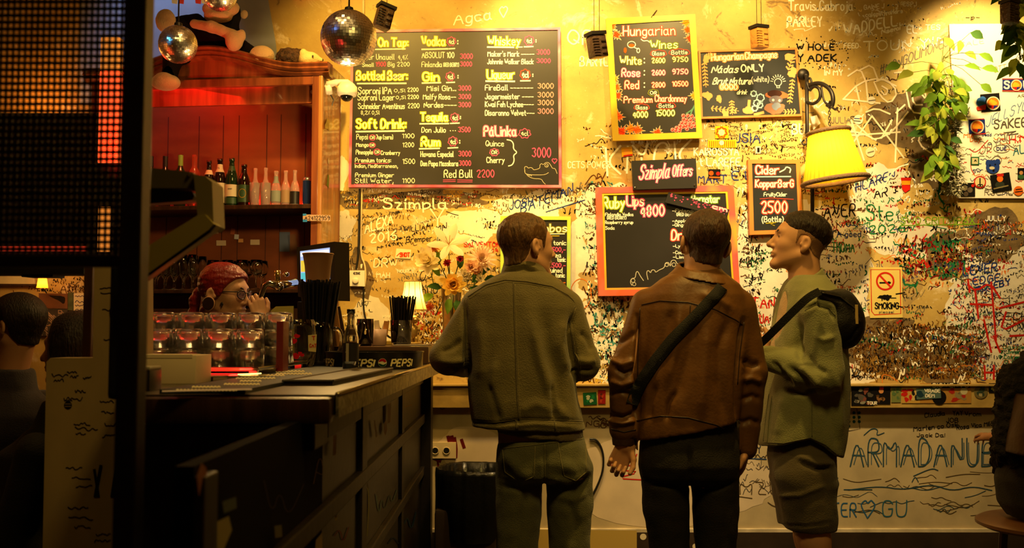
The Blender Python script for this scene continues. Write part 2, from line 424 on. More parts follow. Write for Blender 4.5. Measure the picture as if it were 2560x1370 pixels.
zone(1040, 760, 1110, 870, 120, (6, 24), (6, 20), (1.5, 3.5), [BR_, W_, R_, (.8, .6, .2), (.6, .4, .1)])
zone(2000, 380, 2440, 580, 180, (10, 60), (5, 18), (1.2, 3.2), [K_, W_, W_, BR_, BR_, G_, R_])
zone(1960, 200, 2380, 380, 70, (12, 60), (6, 16), (1.4, 3), [W_, W_, K_, BR_, GR_])
zone(1440, 300, 1960, 470, 120, (10, 60), (6, 20), (1.3, 3.2), [W_, W_, K_, BR_, (.7, .55, .25)])
zone(1760, 300, 2000, 470, 130, (8, 44), (3, 9), (1.0, 1.8), [K_, BR_, K_, (.35, .3, .2)])
zone(1840, 470, 1880, 760, 70, (10, 40), (8, 30), (2, 4), [W_, W_, BR_, K_])
zone(1960, 10, 2440, 190, 40, (20, 70), (6, 16), (1.5, 3), [W_, W_, (.9, .8, .5)])
zone(1460, 880, 1560, 965, 60, (8, 30), (5, 14), (1.5, 3), [W_, BR_, Y_, T_])
zone(1250, 470, 1490, 540, 60, (10, 50), (6, 18), (1.2, 2.4), [K_, BR_, GR_, W_])
zone(860, 480, 1240, 520, 60, (8, 40), (3, 9), (1, 1.8), [K_, BR_, W_, R_])
# legible writing
tx = g.text
tx('Agca ~', 1135, 62, 135, 28, W_, 3, rise=20)
tx('Travis Cabroja', 1972, 26, 160, 24, W_, 3); tx('PARLEY', 1968, 66, 86, 24, W_, 3.4); tx('GAINE J', 2160, 24, 50, 11, W_, 2, rise=4); tx('ESPJ', 2257, 15, 34, 10, W_, 2)
tx('calamity andre', 2164, 42, 92, 10, W_, 2, rise=10); tx('WADDELL', 2110, 88, 132, 26, W_, 4, rise=24); tx('Neomi', 2204, 86, 46, 12, W_, 2.4, rise=12)
tx('EL', 2268, 83, 24, 20, W_, 3); tx('TES', 2314, 74, 36, 12, W_, 2.4); tx('TOUN Y', 2160, 128, 160, 24, W_, 3, rise=8); tx('FEED', 2110, 120, 36, 12, W_, 2.2)
tx('#MONGOLIMONES', 2200, 188, 170, 24, GR_, 2.4, rise=74, slant=.1)
tx('W HOLE', 1992, 125, 94, 15, K_, 3.4); tx('Y ADEK', 1994, 153, 96, 17, K_, 3.6)
for k in range(70):
    a = rnd.uniform(0, 6.28); q = rnd.uniform(.8, 1.25)
    g.disc((2048+66*q*math.cos(a), 132+34*q*math.sin(a)), 1.7, K_, 1, 8)
tx('IN MY', 2062, 188, 44, 13, W_, 2.6); tx('BUT', 1980, 335, 50, 25, W_, 4.2); tx('JULIASIL', 2078, 308, 76, 15, GR_, 2.2)
tx('KIYCK', 1516, 440, 210, 70, W_, 5, jit=.6, rise=20); tx('CETS POWER', 1420, 420, 104, 16, W_, 2.2); tx('KAIROSSYA', 1735, 388, 112, 18, W_, 2.8)
tx('t LAREFE', 1750, 415, 100, 20, W_, 3); tx('MART', 1746, 458, 70, 20, B_, 2.8); tx('E L', 1830, 450, 50, 22, B_, 2.8); tx('JSIA', 1838, 356, 62, 22, B_, 2.8)
tx('BARYL', 1450, 165, 70, 24, W_, 3); tx('QR', 1420, 110, 60, 34, W_, 4)
tx('JOSH', 1274, 524, 58, 20, B_, 2.6, rise=12); tx('BATEMAN', 1302, 534, 130, 24, B_, 2.8, rise=52); g.line([(1365, 530), (1462, 500)], 2.4, B_, 2)
tx('SALVENTORI', 1160, 617, 92, 12, R_, 2); tx('12-14', 1205, 630, 40, 9, R_, 1.8)
tx('Szimpla', 958, 522, 160, 26, W_, 4); tx('WILLIAM', 1010, 580, 66, 14, K_, 1.8, rise=6); tx('MN', 1090, 582, 26, 18, K_, 2, rise=8); tx('Bremper', 1016, 606, 64, 14, K_, 1.8, rise=4)
tx('2016', 925, 608, 66, 22, W_, 3.6, rise=10); tx('ALEXA', 912, 584, 70, 24, W_, 3.4, rise=26); tx('DRW', 935, 668, 58, 22, W_, 2.6); tx('MAH', 942, 694, 32, 12, W_, 2.2)
tx('HOURLY', 994, 682, 40, 8, W_, 1.6); tx('BB', 855, 632, 26, 16, K_, 1.8, rise=8); tx('HL', 866, 660, 26, 14, K_, 1.8); tx('OUT', 1050, 705, 50, 24, K_, 2, rise=22); tx('OUG', 1052, 745, 42, 20, K_, 2, rise=14)
tx('I', 1055, 485, 1, 12, K_, 2); tx('Albert Pityfitup', 906, 566, 92, 9, K_, 1.4, rise=34); tx('CETTHOPE MORE', 1108, 484, 50, 8, (.8, .6, .2), 1.4); tx('MORE', 1118, 494, 34, 8, (.8, .6, .2), 1.4)
g.line([(1076, 522), (1094, 548), (1112, 518)], 4, W_, 2); g.line([(1094, 548), (1094, 605)], 4, W_, 2); g.line([(1094, 575), (1094, 610)], 2, K_, 3)
tx('HLAREN', 2140, 480, 96, 22, B_, 2.6, rise=34); tx('AR', 2186, 496, 32, 22, K_, 3, rise=6); tx('Ste', 2166, 552, 66, 40, G_, 3.6); tx('2026', 2172, 585, 90, 20, G_, 3.4, rise=6)
tx('SWD CRITVIP6X', 2252, 560, 184, 17, (.45, .6, .12), 2.6); g.line([(2250, 564), (2450, 560)], 2.4, (.45, .6, .12), 2)
tx('AVER', 2060, 545, 78, 30, K_, 3.4, rise=6); tx('R A goed', 2074, 592, 78, 14, B_, 2.2); tx('THOMA', 2080, 630, 56, 24, G_, 2.6); tx('JULLY', 2464, 552, 50, 12, W_, 2)
tx('LEVER', 2408, 690, 84, 22, B_, 3.2, rise=12); tx('EDGE', 2432, 712, 68, 18, B_, 3, rise=10); tx('MOSEBY', 2440, 730, 84, 15, B_, 3.2, rise=18)
for q in ([(2420, 700), (2424, 730)], [(2420, 712), (2440, 728), (2475, 706), (2500, 745)], [(2438, 728), (2446, 795)], [(2426, 760), (2480, 762)], [(2478, 706), (2490, 850)], [(2460, 800), (2478, 880)], [(2500, 770), (2560, 755)], [(2484, 840), (2500, 880)], [(2525, 840), (2560, 838)], [(2515, 780), (2500, 830), (2560, 800)]):
    g.line(q, 5, R_, 3, 1)
tx('CECH', 2490, 800, 80, 18, K_, 2); tx('SOV', 2516, 828, 44, 18, K_, 2); tx('HAN', 2462, 948, 92, 34, R_, 5)
tx('Davide', 2508, 872, 52, 9, G_, 1.8); tx('~ Jimeno', 2500, 884, 60, 9, G_, 1.8); tx('~ Cairenn', 2496, 897, 62, 9, G_, 1.8); tx('~ Elia', 2510, 909, 50, 9, G_, 1.8)
for r in (4, 9, 14): g.ring((2452, 873), r, 2, GR_, 2)
tx('UTAN', 1860, 770, 76, 26, R_, 3.6); tx('UA', 1900, 808, 22, 22, R_, 3); tx('CO', 1890, 582, 34, 14, B_, 2.4)
g.ring((1452, 735), 26, 1.8, O_, 2, 26, 38)
for q in ([(2128, 300), (2160, 400)], [(2180, 290), (2120, 375)], [(2180, 290), (2260, 395)], [(2110, 340), (2250, 330)], [(2244, 270), (2238, 405)], [(2200, 345), (2230, 330), (2270, 280)], [(2140, 310), (2195, 360), (2230, 300)], [(2110, 330), (2150, 330), (2190, 350)],
          [(2108, 248), (2150, 205), (2200, 195), (2240, 215)], [(2108, 248), (2150, 252), (2200, 258)], [(2140, 215), (2148, 250)], [(2165, 205), (2170, 255)], [(2120, 190), (2150, 170), (2165, 205)], [(2150, 175), (2180, 160), (2195, 200)], [(2185, 205), (2215, 195), (2245, 230), (2225, 260), (2200, 240), (2185, 205)],
          [(2205, 215), (2222, 225), (2212, 240), (2204, 228)], [(2265, 225), (2276, 280), (2310, 285)], [(2278, 225), (2284, 262), (2306, 262)], [(2300, 230), (2316, 250), (2312, 225)], [(2300, 330), (2296, 360), (2330, 385), (2352, 390)], [(2165, 280), (2190, 270), (2225, 285)], [(2330, 420), (2352, 440)], [(2352, 420), (2332, 442)], [(2240, 282), (2262, 262)], [(2236, 182), (2260, 180)]):
    g.line(q, 4, (.93, .86, .74), 3, 1)
g.line([(2205, 480), (2222, 445), (2240, 420), (2270, 410)], 3.4, W_, 2, 1); g.line([(2352, 455), (2345, 490), (2360, 510)], 5, G_, 2, 1)
# ruled scraped line of writing near the spot on top right
tx('-p-', 2415, 48, 34, 10, K_, 1.6)
# lower panel (below the ledge)
h = Ink(WY-.0125)
h.blob((1660, 1205), 280, 108, mat('pale_lower_paint', (.62, .50, .36), .6, var=.15, vscale=7), 0, 60, .10, 77); h.blob((1180, 1120), 90, 50, mat('pale_lower_paint', (.62, .50, .36)), 0, 40, .15, 78)
TB = (.13, .26, .33)
def outl(s_, x, y, W, hh):
    h.text(s_, x, y, W, hh, (.16, .27, .33), 3.4, seed=3, jit=.15)
    h.text(s_, x+9, y-5, W-6, hh-16, (.2, .32, .4), 2.2, seed=3, jit=.15)
outl('ARMADANUB', 2126, 1166, 362, 70)
h.text('TER', 2078, 1292, 62, 34, (.16, .34, .5), 3.2); h.text('~', 2150, 1296, 40, 46, (.16, .34, .5), 3.2); h.text('GU', 2206, 1292, 60, 40, (.16, .34, .42), 3.2)
h.text('Claudia', 2312, 1044, 50, 11, K_, 2, rise=6); h.text('YAY', 2382, 1038, 24, 11, K_, 2); h.text('Vrom', 2412, 1040, 40, 11, K_, 2); h.text('Marlen co Osk', 2284, 1078, 110, 11, K_, 2, rise=12); h.text('Rosa Vica Milo', 2392, 1074, 90, 11, K_, 2, rise=10); h.text('JOB', 2366, 1056, 30, 11, K_, 2); h.text('Jack Dai', 2292, 1092, 70, 9, K_, 1.6)
rnd = random.Random(5)
def zone2(x0, y0, x1, y1, n, L, hh, w, pal):
    for _ in range(n):
        x = rnd.uniform(x0, x1); y = rnd.uniform(y0, y1); l = rnd.uniform(*L); k = rnd.randint(3, 8)
        h.line([(x+l*i/k, y+rnd.uniform(-.5, .5)*rnd.uniform(*hh)) for i in range(k)], rnd.uniform(*w), rnd.choice(pal), 1, 2)
zone2(2090, 1180, 2480, 1300, 30, (40, 130), (8, 26), (1, 2), [TB, (.3, .24, .14), (.3, .24, .14)])
zone2(1840, 1130, 1960, 1230, 30, (10, 40), (8, 30), (1.2, 2.4), [(.3, .24, .14), (.2, .2, .2)])
zone2(1470, 1040, 1520, 1080, 8, (15, 40), (6, 16), (1.5, 2.5), [(.3, .2, .08)])
for q in ([(2160, 1088), (2180, 1070), (2196, 1074), (2190, 1090), (2210, 1082)], [(2284, 1190), (2330, 1170), (2345, 1176)], [(2280, 1205), (2288, 1190), (2296, 1205)], [(2120, 1225), (2200, 1215), (2260, 1225), (2330, 1210), (2380, 1228), (2430, 1215), (2480, 1226)], [(2085, 1226), (2085, 1205), (2095, 1195)], [(2110, 1224), (2180, 1224)]):
    h.line(q, 2.2, TB, 2, 2)
for i in range(10): h.disc((2122+13*(i % 3), 1032+11*(i//3)), 4, (.1, .25, .22), 2, 8)
h.line([(2142, 1022), (2150, 1072), (2118, 1078)], 1.4, K_, 2)
h.text('JREY', 1530, 1168, 62, 26, R_, 3, rise=6); h.line([(1560, 1176), (1600, 1180), (1540, 1196), (1612, 1200)], 3, R_, 2, 1)
h.text('NGR', 1466, 1066, 50, 14, (.35, .22, .08), 2); h.text('LY', 1876, 1132, 26, 18, (.2, .22, .28), 2.4); h.line([(1858, 1146), (1916, 1148)], 2.6, (.14, .24, .4), 2)
h.text('MZU', 1850, 1236, 100, 30, (.3, .24, .14), 2.4); h.line([(1838, 1240), (1880, 1246)], 2.2, (.3, .24, .14), 2); h.line([(1920, 1256), (1934, 1266), (1948, 1266)], 2.2, (.3, .24, .14), 2, 1)
# red drips by the socket
for q, w_ in (([(1128, 1104), (1126, 1096)], 18), ([(1136, 1096), (1140, 1118), (1139, 1142)], 9), ([(1120, 1092), (1125, 1112)], 8), ([(1154, 1100), (1160, 1118)], 8), ([(1094, 1150), (1096, 1168), (1097, 1205), (1100, 1216)], 5), ([(1090, 1146), (1100, 1150)], 12)):
    h.line(q, w_, (.36, .05, .03), 2, 1)
h.ring((1106, 1008), 9, 3, (.42, .3, .1), 1, 20, 15); h.line([(1126, 1000), (1140, 994), (1150, 996)], 3, (.42, .3, .1), 1, 1)
gl = Ink(5.52); gl.text('V.8.P', 1088, 972+22, 60, 14, (.6, .5, .3), 2)
g.poly([(200, -60), (660, -60), (690, 110), (700, 230), (200, 260)], mat('blue_lit_wall_tint', (.30, .33, .38), .7, var=.2, vscale=5), -.5)  # wall patch tinted grey-blue to carry the blue light
g.build('graffiti', WALL); h.build('lower_graffiti', WALL)
pk = Ink(WY-.0305); pk.poly([(1320, 1324), (1592, 1326), (1592, 1420), (1320, 1420)], (.66, .56, .3), 0); pk.disc((1608, 1342), 8, (.8, .75, .65), 1); pk.disc((1738, 1366), 7, (.8, .75, .65), 1); pk.build('plinth_patches', WALL)
# ---------------------------------------------------------------- left: partition, frame, lattice
PT = MB()
c = [(104, 1500), (116, 905), (126, 895), (232, 895), (236, 650), (350, 650), (350, 1500)]
quadbox(PT, c, 2.7, 2.80)
PART = struct(PT, 'wall_partition', M_TAN)
q = Ink(2.7)
q.text('d', 276, 800, 18, 58, K_, 5, jit=.1); q.line([(236, 1175), (246, 1240)][::1], 7, K_, 2); q.line([(252, 1165), (238, 1240)], 8, K_, 2); q.line([(290, 1172), (280, 1240)], 8, K_, 2)
q.text('A', 285, 978, 16, 32, R_, 3)
for a in ((130, 938, 40, 10), (135, 950, 24, 8), (168, 930, 24, 9), (176, 942, 20, 9), (208, 945, 20, 10), (166, 996, 40, 14), (188, 978, 26, 12), (160, 1000, 20, 9), (185, 1060, 40, 10), (188, 1072, 56, 11), (190, 1085, 24, 9), (250, 1004, 34, 8), (254, 1032, 30, 9), (262, 1062, 26, 9), (256, 1090, 30, 8), (165, 1170, 40, 9), (180, 1195, 46, 8), (190, 1215, 40, 8), (170, 1270, 50, 10), (172, 1296, 60, 9), (186, 1318, 40, 9), (240, 1336, 36, 9), (236, 1352, 40, 10), (250, 720, 50, 5), (252, 734, 46, 5), (256, 775, 44, 6), (260, 850, 40, 6)):
    k = 9
    q.line([(a[0]+a[2]*i/k, a[1]+rnd.uniform(-.5, .5)*a[3]) for i in range(k+1)], 2.2, (.12, .09, .06), 1, 1)
q.disc((170, 1013), 10, K_, 1); q.line([(163, 1010), (177, 1010)], 2, (.5, .4, .2), 2); q.line([(163, 1016), (177, 1016)], 2, (.5, .4, .2), 2)
q.build('partition_writing', PART)
# dark post by the doorway edge of the partition
struct(box1((P(229, 800, 2.9).x-.0, 2.84, .0), (P(250, 800, 2.9).x, 2.95, P(240, 655, 2.9).z), .003), 'pillar_back_room', M_DARKWOOD)
# the tall dark frame with a woven wire lattice, close to the camera
FR = thing('lattice_screen', 'tall dark framed screen with woven wire lattice at the left edge', 'screen', (P(332, 900, 1.6).x, 1.6, 0))
x0, x1 = P(306, 700, 1.6).x, P(361, 700, 1.6).x
wbuild(box1((x0, 1.58, 0), (x1, 1.62, 2.6), .003), 'post', M_BLACKWOOD, FR)
zb0, zb1 = P(200, 668, 1.6).z, P(200, 640, 1.6).z
wbuild(box1((-1.7, 1.585, zb0), (x0, 1.615, zb1), .002), 'bottom_rail', M_BLACKWOOD, FR)
wbuild(box1((-1.7, 1.585, 2.52), (x0, 1.615, 2.6), .002), 'top_rail', M_BLACKWOOD, FR)
wbuild(box1((-1.74, 1.585, 0), (-1.7, 1.615, 2.6), .002), 'outer_post', M_BLACKWOOD, FR)
lt = MB()
sp = .0098; n = 0
x = x0
while x > -1.02:
    lt.box((x-.0021, 1.5985, zb1), (x+.0021, 1.6, 1.95)); x -= sp
z = zb1
while z < 1.95:
    lt.box((-1.02, 1.6, z-.0026), (x0, 1.6015, z+.0026)); z += sp*1.15
wbuild(lt, 'wire_lattice', M_BLACK, FR)
# ================================================================ boards and things on the wall
CH = (.94, .94, .88); PK = (.86, .32, .52); YE = (.82, .82, .12); RD = (.85, .28, .22); ORG = (.95, .45, .12); GN = (.55, .72, .15); BLU = (.6, .75, .85)
M_SLATE = mat('chalkboard_slate', (.020, .017, .015), .42, var=.35, vscale=3, spec=.45)
M_SLATE2 = mat('cool_chalkboard_slate', (.022, .026, .030), .36, var=.35, vscale=3, spec=.55)
def streaky(name, cols, scale=3, rough=.45):
    m = bpy.data.materials.new(name); m.use_nodes = True; nt = m.node_tree; N = nt.nodes; L = nt.links; b = N['Principled BSDF']
    b.inputs['Roughness'].default_value = rough
    tc = N.new('ShaderNodeTexCoord'); n = N.new('ShaderNodeTexNoise'); n.inputs['Scale'].default_value = scale; n.inputs['Detail'].default_value = 2
    r = N.new('ShaderNodeValToRGB'); r.color_ramp.elements[0].position = .3; r.color_ramp.elements[1].position = .7
    r.color_ramp.elements[0].color = (*cols[0], 1); r.color_ramp.elements[1].color = (*cols[-1], 1)
    for i, c in enumerate(cols[1:-1]):
        e = r.color_ramp.elements.new(.3+.4*(i+1)/(len(cols)-1)); e.color = (*c, 1)
    L.new(tc.outputs['Object'], n.inputs['Vector']); L.new(n.outputs[0], r.inputs[0]); L.new(r.outputs[0], b.inputs['Base Color'])
    return m
M_FRPINK = streaky('pink_violet_frame_paint', [(.35, .12, .45), (.75, .06, .16), (.80, .25, .35), (.75, .05, .12), (.25, .2, .5)], 3.5)
M_FRYEL = mat('yellow_frame_paint', (.75, .50, .02), .45, var=.15)
M_FRORG = streaky('orange_frame_paint', [(.70, .20, .03), (.62, .22, .05), (.80, .28, .05)], 4)
M_FRRED = streaky('red_pink_yellow_frame_paint', [(.55, .25, .25), (.75, .12, .04), (.70, .10, .10), (.75, .40, .05)], 3.5)
M_FRGRN = streaky('green_yellow_frame_paint', [(.25, .55, .12), (.45, .60, .06), (.15, .45, .25)], 4)
def board(name, label, c4, D0, frame_w, m_frame, m_panel=None, D1=None, fparts=1):
    cx = sum(p[0] for p in c4)/4; cy = sum(p[1] for p in c4)/4
    D1 = D1 or WY-.002
    t = thing(name, label, 'board', P(cx, cy, D1))
    b = MB(); quadbox(b, inset(c4, frame_w*.5) if frame_w else c4, D0+.006 if frame_w else D0, D1); wbuild(b, 'panel', m_panel or M_SLATE, t)
    if frame_w:
        b = MB(); framebox(b, c4, frame_w, D0, D1-.001); wbuild(b, 'frame', m_frame, t)
    return t
# -------- the large drinks menu
t = board('menu_board', 'large black drinks menu chalkboard in a narrow pink and violet frame', [(878, 75), (1401, 68), (1404, 469), (871, 468)], 5.56, 6.5, M_FRPINK)
k = Ink(5.566, 860, 60, 3.2625)
def head(s, x, y, W, h, oc=YE, w=9): k.text(s, x, y, W, h, CH, w, outline=oc, ow=22, layer=3, jit=.2)
def it(s, x, y, W, h, c=CH, w=5): k.text(s, x, y, W, h, c, w, layer=3, jit=.3)
def pr(s, x, y, W=90, h=40, c=PK, w=6): k.text(s, x, y, W, h, c, w, layer=3, jit=.3)
def ul(x0, y0, x1, y1, c=CH, w=10): k.line([(x0, y0), (x1, y1)], w, c, 2)
def cl(x, y, r=34): k.ring((x, y), r, 6, PK, 2, 42, None, 4); k.text('4cl', x-22, y+20, 44, 38, CH, 6, layer=3)
head('Beer On Tap:', 100, 182, 420, 66); ul(100, 210, 500, 203)
it('Dreher Unauell', 100, 290, 310, 44); it('4,4%', 440, 290, 78, 40); it('Small', 150, 348, 92, 30); pr('1900', 262, 345, 78, 36); it('Big', 358, 345, 52, 36); pr('2200', 434, 345, 100, 34, CH, 5)
head('Bottled Beer:', 104, 455, 410, 70); ul(110, 486, 505, 484, CH, 13)
it('Soproni IPA', 118, 570, 270, 54, w=7); it('0,5l', 410, 556, 90, 26, w=4); pr('2200', 518, 552, 88, 32, CH, 5)
it('Soproni Lager', 112, 622, 300, 50, w=6); it('0,5l', 424, 612, 80, 26, w=4); pr('2200', 520, 610, 88, 32, CH, 5)
it('Schneider Aventinus', 116, 692, 378, 46, w=6); pr('2200', 520, 685, 94, 38, CH, 5); it('8,2% 0,5l', 138, 738, 150, 30, w=4)
head('Soft Drink:', 102, 850, 400, 74); ul(100, 878, 490, 872, CH, 13)
it('Pepsi', 102, 940, 90, 42); k.ring((232, 926), 26, 5, PK, 2, 30, 22); it('OR', 214, 938, 36, 24, w=4); it('7up [zero]', 262, 940, 136, 36, w=5); pr('1100', 478, 930, 94, 36, CH, 5)
it('Mango', 100, 1000, 98, 32); k.ring((230, 988), 26, 5, PK, 2, 30, 20); it('OR', 212, 998, 34, 20, w=4); pr('1200', 480, 1003, 90, 36, CH, 5)
it('Pineapple', 98, 1062, 136, 36); k.ring((270, 1044), 28, 5, PK, 2, 30, 24); it('OR', 252, 1056, 36, 24, w=4); it('Cranberry', 302, 1066, 154, 32)
it('Premium tonics:', 92, 1128, 290, 36); ul(86, 1138, 362, 1138, PK, 4); pr('1500', 480, 1140, 98, 40, CH, 5); it('Indian, Mediterranean,', 90, 1172, 348, 30, w=4)
it('Premium Ginger', 92, 1248, 314, 34); it('Still Water,', 92, 1296, 310, 36)
k.line([(84+12*i, 1308+(4 if i % 2 else -3)) for i in range(28)], 4, PK, 2); pr('1100', 478, 1296, 98, 38, CH, 5)
head('Vodka', 636, 175, 190, 72); cl(876, 142); it(':', 928, 168, 1, 56, w=9); ul(635, 207, 845, 203, CH, 12); ul(855, 203, 903, 200, CH, 10)
it('ABSOLUT 100', 636, 276, 262, 46, w=6); pr('3000', 950, 284, 98, 42); it('Finlandia', 634, 350, 164, 42); it('[RED BERRY]', 812, 348, 124, 32, w=4); pr('3000', 950, 345, 92, 38)
head('Gin', 644, 462, 130, 66); cl(866, 428); it(':', 930, 446, 1, 44, w=9); ul(638, 482, 788, 478, CH, 12); ul(836, 478, 902, 475, CH, 10)
for s_, y, x, W in (('Misi Gin...', 545, 676, 236), ('Malfy Rosa--', 614, 646, 266), ('Nordes----', 680, 652, 264)): it(s_, x, y, W, 42, w=6); pr('3000', 936, y-2, 98, 40)
head('Tequila', 626, 790, 220, 66); cl(904, 764); it(':', 950, 776, 1, 36, w=9); ul(620, 814, 852, 812, CH, 12); ul(868, 811, 940, 808, CH, 10)
it('Don Julio', 634, 884, 194, 42, w=6); it('...', 868, 872, 40, 30, w=6); pr('3500', 934, 882, 96, 42)
head('Rum', 632, 996, 150, 74); cl(888, 958, 36); it(':', 944, 976, 1, 44, w=9); ul(616, 1018, 778, 1014, CH, 12); ul(848, 1012, 928, 1008, CH, 10)
it('Havana Especial', 626, 1082, 266, 42, w=6); pr('3000', 936, 1080, 100, 44); it('Don Papa Masskara', 626, 1158, 304, 42, w=6); pr('3000', 940, 1156, 94, 42)
it('Red Bull', 816, 1252, 230, 62, w=7); ul(810, 1272, 908, 1270, PK, 5); ul(926, 1272, 1046, 1274, PK, 5); ul(810, 1286, 908, 1284, PK, 5); ul(926, 1288, 1046, 1288, PK, 5); pr('2200', 1086, 1250, 138, 60, PK, 7)
head('Whiskey', 1176, 172, 260, 70); cl(1510, 136, 38); it(':', 1566, 152, 1, 40, w=9); ul(1170, 188, 1384, 190, CH, 12); ul(1470, 186, 1542, 184, CH, 10); ul(1420, 188, 1454, 188, CH, 8)
it("Maker's Mark -----", 1172, 264, 378, 42, w=6); pr('3000', 1574, 250, 104, 42); it('Johnnie Walker Black', 1170, 326, 374, 40, w=6); pr('3000', 1574, 318, 110, 36)
head('Liqueur', 1168, 446, 220, 72); k.ring((1478, 412), 40, 7, RD, 2, 42, None, 4); k.text('4cl', 1450, 436, 54, 46, CH, 9, layer=3); it(':', 1540, 432, 1, 40, w=9); ul(1158, 466, 1390, 468, CH, 13); ul(1440, 464, 1518, 462, CH, 10)
for s_, y, W in (('FireBall -------', 540, 388), ('Jagermeister ----', 612, 392), ('Kwai Feh Lychee----', 676, 394), ('Disaronno Velvet---', 746, 400)): it(s_, 1152, y, W, 44, w=6); pr('3000', 1582, y-14, 126, 42, (.93, .62, .6) if y < 700 else (.92, .55, .6))
k.text('PáLinka', 1142, 912, 262, 78, CH, 10, outline=PK, ow=24, layer=3, jit=.2); k.ring((1474, 893), 46, 6, PK, 2, 42, 36, 5); it('4cl', 1444, 910, 56, 36, w=5)
it('Quince', 1156, 996, 146, 44, w=5); k.ring((1226, 1046), 36, 6, PK, 2, 42, 28, 3); it('OR', 1204, 1060, 44, 28, w=5); it('Cherry', 1164, 1132, 144, 46, w=6)
k.line([(1330, 944), (1366, 950), (1384, 980), (1380, 1020), (1416, 1048), (1380, 1070), (1390, 1110), (1374, 1150), (1342, 1158)], 8, CH, 2, 2); pr('3000', 1536, 1088, 150, 78, PK, 8)
for q_ in ([(1476, 1200), (1470, 1166), (1490, 1160), (1504, 1178), (1520, 1168), (1540, 1178), (1545, 1192), (1600, 1178), (1596, 1150), (1612, 1136), (1624, 1150), (1640, 1132), (1664, 1126), (1686, 1150), (1700, 1180), (1722, 1176), (1738, 1220)],
           [(1472, 1196), (1480, 1226), (1560, 1232), (1640, 1230), (1668, 1212)], [(1498, 1238), (1540, 1262), (1610, 1262), (1624, 1290), (1642, 1306)], [(1490, 1226), (1496, 1236), (1504, 1226), (1512, 1238), (1520, 1228), (1530, 1240)]):
    k.line(q_, 4, (.7, .66, .55), 2, 2)
k.ring((1652, 1154), 14, 4, (.7, .66, .55), 2); k.disc((1654, 1156), 4, (.7, .66, .55), 2)
k.text('~', 1694, 1138, 46, 40, PK, 6, jit=0)
k.build('lettering', t)
# -------- Hungarian wines
def maple(I, x, y, r, seed):
    rn = random.Random(seed); a0 = rn.uniform(0, 6.28); pts = []
    for j in range(22):
        a = a0+2*math.pi*j/22; q_ = r*(1.0 if j % 2 == 0 else .5)*(1.15 if (j//2) % 3 == 0 else .85)
        pts.append((x+q_*math.cos(a), y+q_*math.sin(a)))
    I.poly([(x+(p[0]-x)*1.2, y+(p[1]-y)*1.2) for p in pts], (.92, .85, .7), 2)
    I.poly(pts, [(.92, .35, .06), (.88, .25, .05), (.95, .55, .1)][seed % 3], 3)
    I.line([(x-r*.7*math.cos(a0), y-r*.7*math.sin(a0)), (x+r*.7*math.cos(a0), y+r*.7*math.sin(a0))], r*.09, (.75, .2, .04), 4)
t = board('wine_board', 'tall black wine chalkboard in a thick yellow frame with orange maple leaves', [(1515, 46), (1738, 35), (1756, 345), (1532, 352)], 5.545, 15, M_FRYEL, None, 5.57)
k = Ink(5.551, 1440, 0, 3.805)
k.text('Hungarian', 450, 340, 490, 90, CH, 10, outline=RD, ow=26, layer=3, jit=.15, rise=10); k.text('Wines', 710, 462, 255, 74, CH, 9, outline=(.45, .55, .1), ow=24, layer=3, jit=.15, rise=6)
k.line([(620, 372), (640, 392), (680, 384), (700, 402)], 8, CH, 3, 2)
k.ring((528, 424), 38, 6, CH, 3, 24, 30); k.line([(556, 452), (590, 466)], 7, CH, 3); k.ring((592, 480), 14, 6, CH, 3, 20, 22); k.disc((530, 434), 28, (.85, .3, .06), 2, 18, 16); k.disc((468, 478), 14, (.85, .3, .06), 2, 14, 26)
for s_, x, y, W in (('Glass', 726, 528, 116), ('Bottle', 908, 518, 150)): k.text(s_, x, y, W, 38, CH, 6, layer=3, jit=.2, rise=4); k.ring((x+W/2, y-18), W*.66, 6, RD, 2, 30, 34, 3)
def row(n, y, c, a, b_, x=420, W=200):
    k.text(n, x, y, W, 76, CH, 8, outline=c, ow=20, layer=3, jit=.2); k.disc((650, y-54), 7, CH, 3); k.disc((650, y-16), 7, CH, 3)
    k.text(a, 722, y-14, 124, 46, CH, 6, outline=c, ow=16, layer=3, jit=.2); k.text(b_, 918, y-24, 146, 46, CH, 6, outline=c, ow=16, layer=3, jit=.2)
row('White', 612, (.5, .52, .12), '2600', '9750'); row('Rose', 728, PK, '2600', '9750', 436, 170); row('Red', 844, RD, '2800', '10500', 466, 130)
k.text('OR', 706, 898, 60, 30, CH, 6, layer=3); k.ring((736, 882), 50, 5, (.5, .55, .12), 2, 30, 32, 3)
k.text('Premium', 456, 978, 268, 60, CH, 7, outline=RD, ow=16, layer=3, jit=.2, rise=4); k.text('Chardonnay', 752, 966, 300, 62, CH, 7, outline=RD, ow=16, layer=3, jit=.2)
for s_, x, y, W in (('Glass', 570, 1040, 110), ('Bottle', 790, 1024, 136)): k.text(s_, x, y, W, 38, CH, 6, layer=3, jit=.2); k.ring((x+W/2, y-18), W*.66, 6, RD, 2, 30, 32, 3)
k.text('4000', 540, 1118, 142, 56, CH, 7, outline=(.5, .55, .12), ow=18, layer=3); k.text('15000', 764, 1102, 172, 56, CH, 7, outline=(.5, .55, .12), ow=18, layer=3)
for i, (x, y, r) in enumerate([(345, 250, 46), (385, 330, 52), (1050, 215, 50), (1060, 285, 46), (1085, 365, 50), (365, 750, 46), (385, 830, 50), (398, 910, 50), (1128, 912, 50), (400, 1110, 58), (430, 1250, 60), (520, 1225, 60), (585, 1235, 58), (775, 1265, 56)]): maple(k, x, y, r, i)
rn = random.Random(4)
